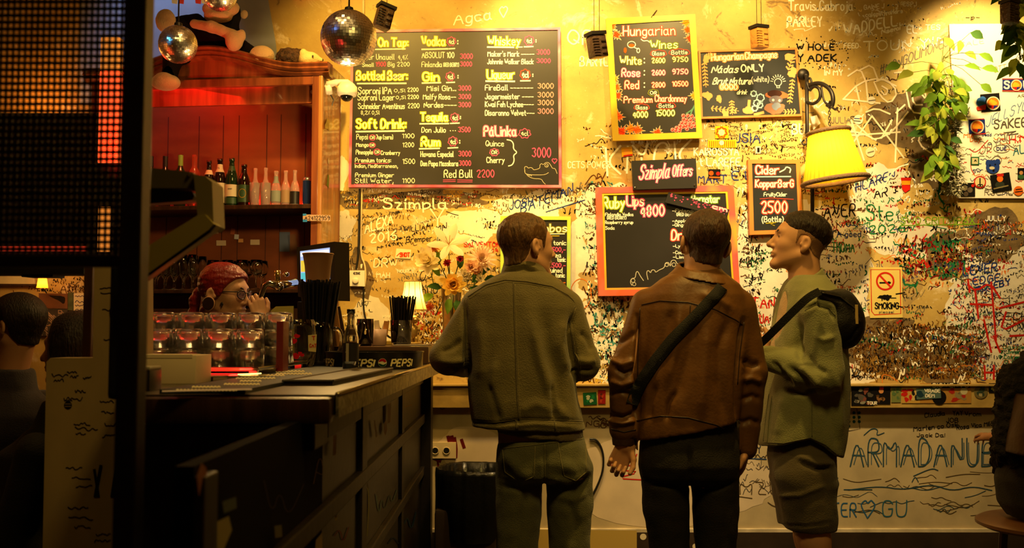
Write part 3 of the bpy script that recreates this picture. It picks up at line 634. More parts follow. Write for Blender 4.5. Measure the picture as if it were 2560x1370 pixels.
for i, (x, y) in enumerate([(1020, 1100), (1062, 1100), (1100, 1104), (1134, 1128), (1024, 1134), (1052, 1142), (1090, 1140), (1006, 1168), (1042, 1170), (1078, 1176), (1116, 1170), (1020, 1204), (990, 1196), (956, 1216), (990, 1224), (1046, 1198), (1076, 1192), (1130, 1198), (1098, 1206), (918, 1234), (948, 1240), (984, 1246), (1056, 1226)]):
    k.disc((x, y), 19, (.92, .6, .6), 3, 14); k.disc((x, y), 14, (.75, .2, .2), 4, 14); k.disc((x-4, y-5), 4, CH, 5, 8)
for q_ in ([(1128, 1000), (1110, 1040), (1050, 1080)], [(1128, 1000), (1130, 1050), (1136, 1100)], [(1128, 1000), (1100, 1060), (1090, 1090)]): k.line(q_, 12, (.35, .55, .45), 3, 1)
k.build('lettering', t)
b = MB(); b.tube([P(1628, 44, 5.545), P(1634, 36, 5.55), P(1642, 26, WY-.003)], .003, 6); wbuild(b, 'hanging_wire', M_METAL, t)
# -------- Hungarian champagne
t = board('champagne_board', 'landscape slate board with orange edge, leaf drawings and a hatted figure', [(1746, 126), (1993, 119), (2006, 290), (1752, 297)], 5.575, 5, M_FRORG, M_SLATE2)
k = Ink(5.581, 1440, 0, 3.805); OC = (.9, .6, .35)
k.text('Hungarian', 1290, 575, 300, 62, CH, 9, outline=OC, ow=26, layer=3, rise=14); k.text('Champagne', 1610, 560, 300, 62, CH, 9, outline=OC, ow=26, layer=3, rise=14)
k.text('Nádas', 1290, 690, 246, 66, CH, 11, layer=3, slant=.3); k.text('ONLY', 1572, 684, 210, 66, CH, 12, layer=3, rise=6)
k.text('Brut Nature', 1300, 800, 360, 60, CH, 11, layer=3, slant=.3); k.text('(white)', 1672, 782, 164, 50, CH, 8, layer=3, rise=8); k.text('GOOD', 1374, 848, 160, 40, CH, 9, outline=OC, ow=30, layer=3); k.text('drink', 1530, 896, 90, 40, CH, 7, layer=3, slant=.3)
k.ring((1922, 782), 34, 7, CH, 3, 24); k.line([(1908, 812), (1910, 834), (1936, 834), (1936, 812)], 7, CH, 3)
for j in range(9):
    a = math.pi*(.05+.9*j/8)*-1-.0; k.line([(1922+50*math.cos(a), 782+50*math.sin(a)), (1922+72*math.cos(a), 782+72*math.sin(a))], 7, CH, 3)
def frond(x, y, L, a, n, c, s_=1):
    for j in range(n):
        qx = x+L*j/n*math.cos(a); qy = y+L*j/n*math.sin(a)
        for sg in (-1, 1):
            aa = a+sg*1.0; k.line([(qx, qy), (qx+26*s_*math.cos(aa), qy+26*s_*math.sin(aa))], 12*s_, c, 3, 0, taper=False)
    k.line([(x, y), (x+L*math.cos(a), y+L*math.sin(a))], 5, c, 3)
LC = (.92, .66, .42)
frond(1220, 600, 230, 1.5, 7, LC); frond(1290, 1030, 260, .1, 7, LC); frond(1480, 960, 130, 1.5, 5, LC); frond(2060, 760, 230, 1.7, 7, LC); frond(2020, 660, 140, -1.2, 4, LC, 1.2); frond(2090, 1060, 120, 3.1, 4, LC); frond(1240, 540, 60, -.4, 3, LC)
for x, y, r in ((1250, 910, 42), (1420, 1080, 34), (1360, 940, 30), (1240, 560, 36), (2030, 540, 40), (2060, 690, 44)): k.blob((x, y), r, r, LC, 3, 20, .5, int(x))
# the figure: brimmed hat, face, beard, raised finger
k.blob((1910, 905), 112, 38, (.7, .42, .28), 3, 30, .1, 2); k.disc((1890, 890), 70, (.25, .15, .12), 4, 24, 34); k.disc((1900, 950), 66, (.45, .42, .46), 4, 22, 40); k.blob((1890, 1030), 90, 60, (.62, .45, .36), 3, 30, .2, 3)
k.disc((1876, 952), 12, CH, 5, 12); k.disc((1936, 956), 12, CH, 5, 12); k.blob((1905, 1010), 40, 36, (.5, .55, .65), 5, 24, .3, 9)
k.line([(1640, 1060), (1648, 960)], 28, LC, 3); k.blob((1640, 1050), 50, 40, LC, 3, 26, .25, 8); k.line([(1700, 1090), (1780, 1070)], 26, LC, 3)
for x, y, r in ((1690, 890, 26), (1755, 930, 34), (1720, 980, 30), (1700, 1030, 26), (1750, 1000, 26)): k.ring((x, y), r, 12, (.7, .85, .9), 3, 18, None, 5)
k.build('lettering', t)
# -------- Szimpla Offers
t = board('sign_board', 'small frameless black sign in pink lettering above the pink framed board', [(1579, 402), (1740, 396), (1743, 470), (1583, 474)], 5.50, 0, None, M_SLATE, 5.53)
k = Ink(5.50, 1440, 360, 3.368)
k.text('Szimpla', 530, 300, 250, 120, CH, 9, outline=(.75, .35, .55), ow=24, layer=3, slant=.2, rise=20); k.text('Offers', 812, 272, 160, 90, CH, 9, outline=(.75, .35, .55), ow=24, layer=3, slant=.1, rise=8)
k.build('lettering', t)
for p in ((1588, 469), (1737, 463)):
    b = MB(); b.ball(P(*p, 5.498), .006, 8); wbuild(b, 'screw_head', M_CHROME, t)
# -------- Ruby Lips board
t = board('offer_board', 'black cocktail chalkboard in a red and yellow frame behind the man in brown leather', [(1490, 468), (1834, 463), (1851, 735), (1497, 740)], 5.535, 15, M_FRRED)
b = MB(); framebox(b, inset([(1490, 468), (1834, 463), (1851, 735), (1497, 740)], 13), 7, 5.537, 5.56); wbuild(b, 'inner_edge', streaky('yellow_to_red_edge', [(.75, .45, .02), (.75, .50, .02), (.7, .08, .1)], 2), t)
k = Ink(5.541, 1440, 360, 3.368)
k.text('Ruby', 228, 540, 180, 92, CH, 11, outline=(.6, .7, .12), ow=28, layer=3, jit=.2); k.text('Lips', 428, 520, 140, 86, CH, 11, outline=PK, ow=28, layer=3, jit=.2); k.text('4800', 542, 612, 200, 90, CH, 10, outline=PK, ow=26, layer=3, jit=.2, rise=10)
for s_, x, y, W in (('-Finlandia Vodka', 228, 606, 254), ('[RED BERRY]', 262, 634, 160), ('-Raspberry syrup', 228, 672, 252), ('-Soda', 228, 720, 96), ('-Finlandia', 812, 574, 200), ('[RED BERRY]', 848, 606, 170), ('-Apple', 812, 660, 120), ('-Ginger', 812, 694, 130), ('-Lychee', 818, 872, 140), ('-Coconut', 818, 926, 150), ('-Lime', 818, 964, 110)): k.text(s_, x, y, W, 26, CH, 5, layer=3)
k.text('Pornstar', 975, 492, 230, 60, CH, 10, outline=(.45, .62, .15), ow=24, layer=3); k.text('Drinks', 806, 808, 240, 84, CH, 12, outline=RD, ow=28, layer=3); k.text('500', 1180, 870, 110, 44, CH, 7, outline=PK, ow=18, layer=3); k.text('4200', 1120, 600, 120, 40, PK, 8, layer=3)
for q_ in ([(470, 1190), (455, 1160), (470, 1130), (500, 1130), (505, 1080), (520, 1070), (540, 1110), (568, 1150)], [(606, 1140), (592, 1080), (610, 1060), (628, 1090), (636, 1060), (664, 1060), (668, 1084), (700, 1060), (746, 1042), (750, 1000), (780, 996), (790, 1022), (796, 1030), (800, 980), (836, 976), (850, 1010), (890, 1020)]):
    k.line(q_, 6, (.72, .7, .62), 3, 2)
for x, y, r in ((764, 1018, 14), (824, 1016, 16), (480, 1150, 16), (490, 1180, 14)): k.ring((x, y), r, 5, (.72, .7, .62), 3)
k.build('lettering', t)
# slanted strip stuck over that board
t = board('strip_sign', 'narrow black strip with pink spots fixed aslant over the offer board', [(1672, 480), (1824, 524), (1816, 544), (1662, 506)], 5.515, 0, None, M_SLATE, 5.528)
k = Ink(5.515, 1440, 360, 3.368); rn = random.Random(2)
for i in range(46): u_ = rn.random(); k.disc((790+480*u_, 440+130*u_+rn.uniform(-26, 26)), rn.uniform(4, 12), (.8, .3, .45), 2, 8, rn.uniform(3, 7))
k.text('cm', 1150, 540, 120, 36, CH, 8, outline=PK, ow=16, layer=3, rise=-30); k.build('lettering', t)
# -------- cider
t = board('cider_board', 'narrow cider chalkboard in an orange frame left of the yellow pleated wall lamp', [(1870, 399), (2000, 399), (2007, 583), (1875, 587)], 5.56, 10, M_FRORG, M_SLATE2)
k = Ink(5.566, 1440, 360, 3.368)
k.text('Cider', 1515, 252, 190, 70, CH, 12, outline=RD, ow=26, layer=3); k.line([(1716, 236), (1760, 214), (1770, 190), (1810, 206), (1800, 240)], 10, CH, 3, 1); k.line([(1510, 276), (1808, 274)], 10, BLU, 2)
k.text('KopparBerG', 1512, 362, 318, 60, CH, 10, outline=RD, ow=22, layer=3); k.text('FruityCider', 1582, 440, 192, 32, CH, 6, layer=3); k.line([(1550, 462), (1640, 454), (1830, 466)], 5, RD, 2)
k.text('2500', 1562, 580, 214, 96, CH, 11, outline=RD, ow=28, layer=3); k.text('(Bottle)', 1566, 656, 180, 46, CH, 8, layer=3); k.line([(1600, 668), (1694, 660), (1640, 676), (1670, 686)], 7, (.7, .65, .15), 3)
k.build('lettering', t)
# -------- combos
t = board('combo_board', 'black price board in a green frame behind the man in the olive jacket', [(1251, 540), (1427, 541), (1426, 724), (1251, 722)], 5.56, 9, M_FRGRN)
k = Ink(5.566, 960, 500, 2.74)
k.text('Gin Combos', 860, 218, 392, 52, CH, 7, outline=(.5, .5, .12), ow=18, layer=3); k.line([(900, 232), (1236, 232)], 6, CH, 3); k.line([(900, 246), (1200, 246)], 4, Y_, 3)
for s_, x, y, W, c_ in (('Pure tonic', 1060, 308, 186, CH), ('4500,-', 1130, 354, 112, PK), ('Pinea', 1120, 392, 92, CH), ('tonic', 1188, 422, 56, CH), ('4500,-', 1130, 462, 112, PK), ('Ruined', 1120, 496, 100, CH), ('tonic', 1176, 530, 62, CH), ('4500,-', 1130, 578, 112, ORG)): k.text(s_, x, y, W, 30, c_, 5, layer=3)
k.build('lettering', t)
# -------- hanging lantern jars
M_JARDARK = mat('dark_ribbed_glass', (.05, .03, .02), .12, spec=.8, bump=.5, bscale=60)
M_JARAMB = mat('amber_ribbed_glass', (.42, .19, .04), .15, spec=.8, bump=.5, bscale=60)
def jar(px, py, hpx, D, rot, m_, label, strings):
    s_ = hpx/S(D); c_ = P(px, py, D)
    t = thing('hanging_jar', label, 'lantern', c_, group='small glass jars hanging on strings', rot=(0, rot, .5))
    b = MB(); hw = .27*s_
    b.box((-hw, -hw*.8, -.44*s_), (hw, hw*.8, .30*s_), .05*s_)
    for j in range(7): b.box((-hw-.003, -hw*.8-.003, -.38*s_+.09*s_*j), (-hw*.2, -hw*.8+.004, -.35*s_+.09*s_*j))
    for j in range(3): b.box((hw*.1, -hw*.8-.006, -.34*s_+.2*s_*j), (hw*.85, -hw*.8+.004, -.22*s_+.2*s_*j), .004, Matrix.Rotation(.0, 4, 'Y'))
    b.build('jar_body', m_, t, auto=40)
    b = MB(); b.box((-hw*1.12, -hw*.9, .30*s_), (hw*1.12, hw*.9, .42*s_), .01*s_); b.build('lid', M_METAL, t)
    b = MB()
    for sx in (-1, 1):
        a_ = Vector((sx*hw*.4, 0, .42*s_)); b.tube([a_, a_+Vector((0, 0, strings/S(D)))], .0016, 5, Matrix.Rotation(-rot, 4, 'Y'))
    b.build('string', M_METAL, t)
jar(960, 42, 74, 4.6, .25, M_JARDARK, 'dark hanging glass jar beside the large mirror ball', 40)
jar(1492, 112, 76, 5.2, -.18, M_JARDARK, 'tilted dark brown hanging jar left of the yellow framed wine board', 150)
jar(1898, 92, 68, 5.3, -.06, M_JARAMB, 'amber hanging glass jar above the champagne board', 110)
jar(2524, 30, 70, 4.6, .03, M_JARDARK, 'black hanging jar amid the leaves at the upper right corner', 60)
# ================================================================ lamp, plants, poster, stickers and fittings on the wall
def shade_mat(name, col, glow):
    m = bpy.data.materials.new(name); m.use_nodes = True; nt = m.node_tree; N = nt.nodes; L = nt.links
    out = N['Material Output']; N.remove(N['Principled BSDF'])
    d = N.new('ShaderNodeBsdfDiffuse'); tr = N.new('ShaderNodeBsdfTranslucent'); mx = N.new('ShaderNodeMixShader'); mx.inputs[0].default_value = glow
    d.inputs[0].default_value = (*col, 1); tr.inputs[0].default_value = (*col, 1)
    L.new(d.outputs[0], mx.inputs[1]); L.new(tr.outputs[0], mx.inputs[2]); L.new(mx.outputs[0], out.inputs[0])
    return m
M_SHADE = shade_mat('yellow_pleated_cloth', (.80, .54, .03), .40)
M_SHADE2 = shade_mat('cream_lamp_cloth', (.85, .66, .25), .6)
M_BULB = mat('lit_bulb', (1, .9, .7), .5, emit=(1, .72, .32), estr=28)
M_CORDTRIM = mat('brown_cord_trim', (.20, .12, .06), .8, bump=.6, bscale=120)
# -------- wall lamp
DL = 5.32
LAMP = thing('wall_lamp', 'wrought iron wall lamp with a yellow pleated cloth shade and brown trim', 'lamp', P(2018, 250, WY-.01))
b = MB()
b.tube([P(2017, 188, 5.5), P(2018, 335, 5.5), P(2024, 345, 5.5), P(2031, 440, 5.53), P(2031, 535, 5.55)], .011, 8)
b.lathe([(.035, 0), (.03, .012), (.012, .02)], 16, Matrix.Translation(P(2008, 186, 5.55)) @ Matrix.Rotation(math.pi/2, 4, 'X'))
b.tube([P(2008, 186, 5.56), P(2017, 190, 5.5)], .012, 8)
b.tube([P(2010, 350, 5.5), P(2004, 356, 5.49), P(2010, 364, 5.49), P(2018, 358, 5.5), P(2016, 345, 5.5)], .005, 6)
wbuild(b, 'wall_pole', M_METAL, LAMP, smooth=True)
b = MB()
def arc(pts, r, n=3): b.tube([P(x, y, d) for x, y, d in [(p[0], p[1], 5.5-(p[0]-2015)/75*.18) for p in chaikin(pts, n)]], r, 8)
arc([(2018, 255), (2034, 262), (2052, 246), (2050, 222), (2036, 214), (2024, 226)], .009)
arc([(2024, 226), (2016, 205), (2024, 192), (2030, 205), (2026, 228)], .006)
arc([(2024, 212), (2050, 206), (2076, 222), (2084, 246), (2080, 268), (2068, 262)], .012)
arc([(2053, 216), (2058, 250), (2070, 264), (2076, 252)], .006)
arc([(2080, 268), (2090, 276), (2094, 268)], .006)
wbuild(b, 'scroll_arm', M_METAL, LAMP, smooth=True)
b = MB()
for i in range(9):
    c_ = P(2074, 268+7*i, DL+.03); b.tube([c_+Vector((.006*math.cos(a), .006*math.sin(a)*(i % 2), .009*math.sin(a) if not i % 2 else .009*math.sin(a+.5*math.pi))) for a in [k*math.pi/4 for k in range(8)]], .0025, 5, closed=True)
wbuild(b, 'chain', M_METAL, LAMP)
c_ = P(2088, 452, DL); top_ = P(2071, 330, DL); ax = (top_-c_); Hs = ax.length
ML = Matrix.Translation(c_) @ (Vector((0, 0, 1)).rotation_difference(ax).to_matrix().to_4x4()) @ Matrix.Rotation(.0, 4, 'X')
r0, r1 = 78/S(DL), 49/S(DL)
pl = lambda a, z: 1+.022*math.sin(a*34)
b = MB(); b.lathe([(r0+(r1-r0)*(i/10)**.9, Hs*i/10) for i in range(11)], 204, ML, cap=False, rmod=pl); wbuild(b, 'lamp_shade', M_SHADE, LAMP, smooth=True)
b = MB(); b.tube([ML @ Vector((r0*1.02*math.cos(a), r0*1.02*math.sin(a), 0)) for a in [k*math.pi/24 for k in range(48)]], .013, 8, closed=True); wbuild(b, 'bottom_trim', M_CORDTRIM, LAMP, smooth=True)
b = MB(); b.tube([ML @ Vector((r1*1.03*math.cos(a), r1*1.03*math.sin(a), Hs)) for a in [k*math.pi/24 for k in range(48)]], .012, 8, closed=True); wbuild(b, 'top_trim', M_CORDTRIM, LAMP, smooth=True)
b = MB(); b.ball(P(2074, 375, DL), .03, 16); wbuild(b, 'bulb', M_BULB, LAMP, smooth=True)
lamp('wall_lamp_light', 'POINT', P(2074, 376, DL-.035), 5.0, (1, .70, .28), None, .02)
# -------- stickers
def seat(o, c):
    o.data.transform(Matrix.Translation(-c)); o.location = c; return o
def sticker(label, c4, base, draw=None, D=WY-.003, cat='sticker', group=None, name='sticker'):
    I = Ink(D); I.poly(c4, base, 3)
    if draw: draw(I)
    o = I.build(name)
    cx = sum(p[0] for p in c4)/len(c4); cy = sum(p[1] for p in c4)/len(c4)
    seat(o, P(cx, cy, D)); setp(o, label, cat, group)
    return o
def rect(x0, y0, x1, y1, t=0):
    cx, cy = (x0+x1)/2, (y0+y1)/2
    return [(cx+(x-cx)*math.cos(t)-(y-cy)*math.sin(t), cy+(x-cx)*math.sin(t)+(y-cy)*math.cos(t)) for x, y in ((x0, y0), (x1, y0), (x1, y1), (x0, y1))]
def circ(x, y, r, n=22): return [(x+r*math.cos(6.2832*k/n), y+r*math.sin(6.2832*k/n)) for k in range(n)]
WH = (.9, .87, .78); NV = (.1, .15, .4); OR2 = (.9, .42, .1); BK = (.05, .04, .04); CR = (.8, .7, .45)
# no smoking sign
sign = Ink(WY-.004)
sg = [(2172, 668), (2255, 668), (2257, 794), (2175, 795)]
sign.poly(sg, (.85, .76, .42), 3); RR = (.75, .14, .05)
sign.line([(2177, 674), (2250, 674), (2252, 784), (2186, 787), (2179, 778), (2177, 674)], 2.4, RR, 4)
sign.ring((2213, 703), 21, 4.5, RR, 5, 30); sign.line([(2199, 688), (2228, 719)], 4.5, RR, 5); sign.line([(2200, 707), (2226, 707)], 4, BK, 4); sign.disc((2222, 707), 4, BK, 4, 8)
sign.text('NO', 2205, 751, 18, 13, BK, 3, layer=5, jit=.1); sign.line([(2194, 744), (2240, 745)], 2, BK, 6); sign.blob((2213, 743), 14, 7, BK, 4, 20, .4, 3)
sign.text('SMOKING', 2188, 772, 58, 15, BK, 3, layer=5, jit=.1); sign.text('please!', 2198, 783, 36, 6, (.35, .33, .3), 1.2, layer=5)
sign.line([(2244, 765), (2256, 768)], 3, BK, 6); sign.line([(2240, 735), (2262, 732)], 3, BK, 6)
o = sign.build('no_smoking_sign'); seat(o, P(2214, 730, WY-.004)); setp(o, 'cream no smoking sign with a red crossed cigarette circle', 'sign')
# poster board at top right and its stickers
PB = thing('poster_board', 'white scribbled poster board at the upper right of the wall', 'poster', P(2470, 280, WY))
b = MB(); quadbox(b, [(2373, 60), (2640, 58), (2640, 496), (2397, 495)], 5.585, WY-.006); wbuild(b, 'panel', mat('white_poster_card', (.86, .80, .66), .5, var=.06), PB)
k = Ink(5.585); rnd = random.Random(21)
k.text('JELLSYC', 2465, 318, 100, 26, (.35, .45, .6), 2, rise=44, slant=.2); k.text('SAKEE', 2486, 322, 80, 22, (.3, .28, .25), 3.4, rise=6); k.line([(2512, 332), (2540, 328), (2520, 338), (2545, 334)], 3, (.3, .28, .25), 2)
k.text('H.M', 2524, 358, 44, 18, R_, 2.6, rise=4); k.text('ODYNO', 2450, 388, 80, 20, (.4, .36, .3), 1.8, rise=40); k.text('DUE', 2492, 376, 24, 8, NV, 2); k.ring((2504, 372), 20, 1.5, (.4, .36, .3), 2, 20, 10)
k.text('AL', 2534, 388, 26, 22, (.15, .4, .45), 2.6, rise=6); k.text('MIA', 2410, 344, 26, 10, O_, 2); k.text('Day', 2426, 354, 26, 12, O_, 2); k.text('Dead', 2456, 340, 22, 7, NV, 1.5); k.text('OTT', 2485, 182, 30, 14, (.55, .5, .4), 1.6, rise=8)
k.text('SALE', 2400, 118, 60, 12, (.75, .72, .6), 1.4, rise=10); k.text('RSCHLY', 2462, 488, 84, 16, (.4, .36, .3), 1.6); k.text('ARI', 2544, 244, 20, 9, (.4, .36, .3), 1.4); k.text('SW', 2432, 432, 20, 8, NV, 1.4)
for q_ in ([(2424, 372), (2440, 384), (2470, 350)], [(2428, 384), (2426, 420), (2436, 436)], [(2510, 330), (2516, 360), (2545, 375)], [(2478, 400), (2490, 388), (2506, 396), (2500, 410)], [(2470, 440), (2490, 470), (2462, 476)]): k.line(q_, 1.8, R_ if q_[0][0] < 2430 else (.4, .36, .3), 2, 2)
for i in range(70):
    x, y = rnd.uniform(2405, 2560), rnd.uniform(330, 485); L_ = rnd.uniform(8, 26)
    k.line([(x+L_*j/6, y+rnd.uniform(-4, 4)) for j in range(7)], 1.4, rnd.choice([O_, (.4, .36, .3), NV, R_, (.4, .36, .3)]), 1, 1)
k.build('scribbles', PB)
DP = 5.583
def lion(I, x, y, r): I.disc((x, y), r, (.85, .82, .7), 4); I.disc((x, y), r*.86, OR2, 5); I.blob((x-r*.1, y-r*.05), r*.55, r*.5, (.95, .6, .15), 6, 22, .35, 4); I.poly([(x-r*.8, y+r*.35), (x, y+r*.9), (x+r*.1, y+r*.3)], (.75, .12, .1), 6); I.poly([(x+r*.1, y+r*.3), (x, y+r*.9), (x+r*.8, y+r*.35)], NV, 6)
def dr(I):
    I.line([(2506, 197), (2575, 197)], 2, R_, 4); I.line([(2506, 227), (2575, 228)], 2, R_, 4); I.text('S', 2511, 221, 12, 18, WH, 4, layer=5, jit=.1); lion(I, 2541, 213, 14); I.text('L', 2560, 221, 10, 18, WH, 4, layer=5)
sticker('navy sticker with a white S and an orange lion roundel', rect(2506, 199, 2572, 225), NV, dr, DP)
def dr(I): I.blob((2453, 254), 13, 12, (.2, .4, .7), 4, 20, .3, 5); I.poly([(2441, 268), (2466, 260), (2464, 274), (2444, 276)], (.8, .2, .1), 5); lion(I, 2483, 258, 17)
sticker('sticker pair with a blue crest and a lion roundel on a dark card', rect(2452, 234, 2500, 278, -.08), BK, dr, DP)
def dr(I): I.line([(2424, 300), (2460, 297)], 2, R_, 4); I.line([(2430, 336), (2464, 334)], 2.4, R_, 4); lion(I, 2443, 317, 17)
sticker('square navy sticker with an orange lion and red bars, lowest of the lion stickers', rect(2422, 299, 2463, 333, -.05), NV, dr, DP)
def dr(I): I.ring((2417, 280), 5, 2, BK, 5); I.line([(2413, 274), (2410, 268)], 2, BK, 5); I.line([(2421, 274), (2424, 268)], 2, BK, 5); I.line([(2417, 285), (2417, 290)], 3, BK, 5)
sticker('tiny white sticker with a black cow head drawing', rect(2409, 269, 2426, 292, -.08), (.8, .76, .62), dr, DP)
def dr(I): I.poly(rect(2430, 395, 2445, 410), (.75, .72, .55), 5); I.text('A', 2436, 404, 5, 6, BK, 1.6, layer=6)
sticker('small green framed square sticker below the red scribble', rect(2427, 392, 2448, 412), (.1, .35, .2), dr, DP)
def dr(I): I.disc((2471, 406), 7, (.12, .22, .5), 4, 12); I.disc((2494, 404), 7, (.12, .22, .5), 4, 12); I.disc((2480, 420), 7, (.75, .72, .6), 5, 12, 4); I.disc((2484, 426), 3, BK, 6, 10); I.disc((2475, 413), 2, BK, 6, 8); I.disc((2488, 411), 2, BK, 6, 8)
sticker('dark blue bear head sticker on the poster board', circ(2482, 417, 17), (.12, .22, .5), dr, DP)
def dr(I): I.disc((2500, 447), 8, OR2, 5, 14); I.poly(rect(2492, 434, 2509, 441), R_, 6); I.line([(2485, 472), (2520, 464)], 3, (.5, .45, .3), 5); I.blob((2500, 462), 13, 8, (.18, .2, .16), 4, 16, .2, 6)
sticker('black photo sticker of a capped head under the blue bear sticker', rect(2478, 434, 2527, 478, -.16), BK, dr, DP-.001)
def dr(I):
    for x, y, r, c_ in ((2412, 470, 7, (.45, .4, .3)), (2425, 475, 7, (.35, .3, .25)), (2432, 464, 4, R_), (2415, 485, 6, (.3, .25, .2))): I.disc((x, y), r, c_, 4, 10)
sticker('dark group photo sticker at the lower left corner of the poster board', rect(2402, 457, 2438, 491), BK, dr, DP)
def dr(I): I.ring((2450, 455), 14, 3, R_, 4); I.line([(2450, 446), (2450, 462)], 3, BK, 5); I.ring((2447, 464), 3, 2, BK, 5, 12); I.ring((2454, 464), 3, 2, BK, 5, 12)
sticker('round white sticker with a red ring beside the group photo sticker', circ(2450, 455, 15), (.82, .75, .55), dr, DP)
def dr(I): I.line([(2538, 480), (2556, 478)], 2, BK, 5); I.line([(2540, 474), (2554, 472)], 2, BK, 5)
sticker('round orange sticker at the lower right of the poster board', circ(2546, 477, 12), (.85, .4, .1), dr, DP)
def dr(I): I.disc((2553, 432), 5, (.7, .5, .3), 5, 10); I.blob((2553, 442), 8, 6, (.2, .35, .2), 4, 14, .2, 3)
sticker('small dark portrait sticker at the right edge of the photo', rect(2544, 420, 2562, 448), BK, dr, DP)
# stickers lower left
def dr(I):
    I.ring((1804, 331), 12, 4, (.55, .3, .02), 5, 22, None, 2); I.disc((1804, 331), 8, (.9, .85, .65), 6)
sticker('yellow square sticker with a brown sun below the champagne board', rect(1788, 315, 1821, 346), (.9, .68, .06), dr)
def dr(I):
    for i in range(14): I.line([(1774+4.7*i, 353), (1774+4.7*i, 367)], 1.8, (.75, .25, .05), 5)
    I.disc((1804, 357), 6, WH, 6)
sticker('yellow banner sticker with red lettering under the sun sticker', rect(1770, 350, 1841, 369), (.9, .7, .1), dr)
def dr(I): I.disc((1567, 379), 8, (.9, .6, .2), 5, 14); I.line([(1560, 390), (1580, 387)], 4, R_, 5)
sticker('small yellow red face sticker left of the offers sign', rect(1554, 368, 1581, 391, -.1), (.9, .66, .1), dr)
def dr(I): I.disc((1778, 433), 6, (.8, .3, .05), 5, 12); I.disc((1795, 434), 5, (.6, .1, .05), 5, 12); I.line([(1774, 443), (1800, 444)], 4, (.6, .35, .1), 5)
sticker('dark photo sticker with two reddish faces right of the offers sign', rect(1771, 423, 1801, 446), BK, dr)
sticker('tiny white framed sticker above the cider board', rect(1889, 366, 1902, 384), (.85, .83, .75), lambda I: I.poly(rect(1893, 369, 1899, 381), BK, 5))
def dr(I): I.line([(2136, 296), (2152, 297)], 2, B_, 5); I.line([(2135, 302), (2151, 303)], 2, BK, 5); I.disc((2152, 296), 3, OR2, 5, 8)
sticker('round white sticker right of the lamp shade, upper of the white roundels', circ(2146, 299, 12), (.88, .86, .78), dr)
sticker('round white sticker on the white eye drawing', circ(2179, 251, 10), (.86, .84, .76), lambda I: I.line([(2172, 252), (2188, 250)], 3, GR_, 5))
sticker('round cream sticker left of the vine, lower of the white roundels', circ(2176, 380, 12), (.86, .8, .66), lambda I: I.line([(2170, 382), (2184, 378)], 3, GR_, 5))
def dr(I): I.poly([(2253, 452), (2277, 452), (2276, 462), (2254, 462)], (.8, .55, .06), 5)
sticker('red and yellow shield sticker beside the trailing grey plant', [(2252, 444), (2278, 444), (2275, 474), (2263, 482), (2255, 472)], (.72, .1, .05), dr)
def dr(I): I.text('SHOT', 1000, 642, 24, 10, (.85, .25, .08), 3, layer=5, jit=.1); I.line([(990, 647), (1026, 648)], 1.2, GR_, 5); I.line([(992, 640), (998, 634)], 2, (.85, .25, .08), 5)
sticker('small white sticker reading SHOT on the wall left of the flowers', [(991, 621), (1028, 624), (1026, 647), (988, 645)], (.92, .88, .76), dr)
# ledge stickers
DE = 5.518
def noisy(x0, y0, x1, y1, pal, n, seed):
    def f(I):
        rn = random.Random(seed)
        for _ in range(n): I.blob((rn.uniform(x0+6, x1-6), rn.uniform(y0+5, y1-5)), rn.uniform(3, (x1-x0)*.16), rn.uniform(3, (y1-y0)*.2), rn.choice(pal), 4+rn.random(), 12, .4, rn.randint(0, 99))
    return f
def dr(I): noisy(2134, 968, 2184, 1014, [(.5, .48, .42), (.45, .25, .2), (.3, .28, .25)], 16, 3)(I); I.text('TOUR', 2168, 1011, 24, 7, WH, 1.8, layer=6)
sticker('black band photo sticker on the ledge behind the man in the green shirt', rect(2128, 967, 2184, 1014), BK, dr, DE, group='stickers along the wall ledge')
def dr(I): I.disc((2203, 978), 6, (.75, .5, .3), 5, 12); I.poly(rect(2199, 966, 2209, 974), R_, 6); noisy(2186, 984, 2222, 1008, [(.3, .2, .1), (.5, .35, .2)], 8, 8)(I)
sticker('dark sticker of a figure in a red cap on the ledge', rect(2182, 963, 2226, 1010), (.06, .04, .04), dr, DE-.0008, group='stickers along the wall ledge')
sticker('pale green worn sticker on the ledge', rect(2228, 966, 2252, 1006), (.42, .45, .25), noisy(2228, 966, 2252, 1006, [(.5, .45, .3), (.3, .4, .25)], 8, 4), DE, group='stickers along the wall ledge')
sticker('red and cream torn sticker left of the black disc on the ledge', rect(2254, 966, 2300, 1008), (.7, .55, .25), noisy(2254, 966, 2300, 1008, [(.7, .12, .08), (.1, .1, .1), (.75, .65, .4)], 12, 5), DE, group='stickers along the wall ledge')
def dr(I): I.disc((2348, 994), 18, BK, 4); noisy(2370, 972, 2424, 1005, [(.5, .45, .3), (.6, .15, .1), (.4, .35, .25)], 14, 6)(I); I.disc((2410, 978), 9, (.7, .66, .5), 5)
sticker('long ledge sticker with a black disc and a red corner', rect(2300, 958, 2428, 1008), (.62, .45, .2), dr, DE, group='stickers along the wall ledge')
def dr(I): I.text('GIOVENTU', 2331, 968, 90, 9, WH, 2.2, layer=6, jit=.1)
sticker('black ledge sticker reading GIOVENTU in white', rect(2328, 957, 2425, 970), BK, dr, DE-.003, group='stickers along the wall ledge')
def dr(I): I.text('VIRAGE', 2312, 981, 38, 8, WH, 2, layer=6, jit=.1); I.text('DEM', 2314, 993, 22, 8, WH, 2, layer=6, jit=.1); I.blob((2300, 985), 9, 8, (.1, .2, .25), 5, 16, .3, 2)
sticker('teal panther head sticker reading VIRAGE on the ledge', rect(2291, 969, 2352, 997, -.06), (.3, .38, .36), dr, DE-.0045, group='stickers along the wall ledge')
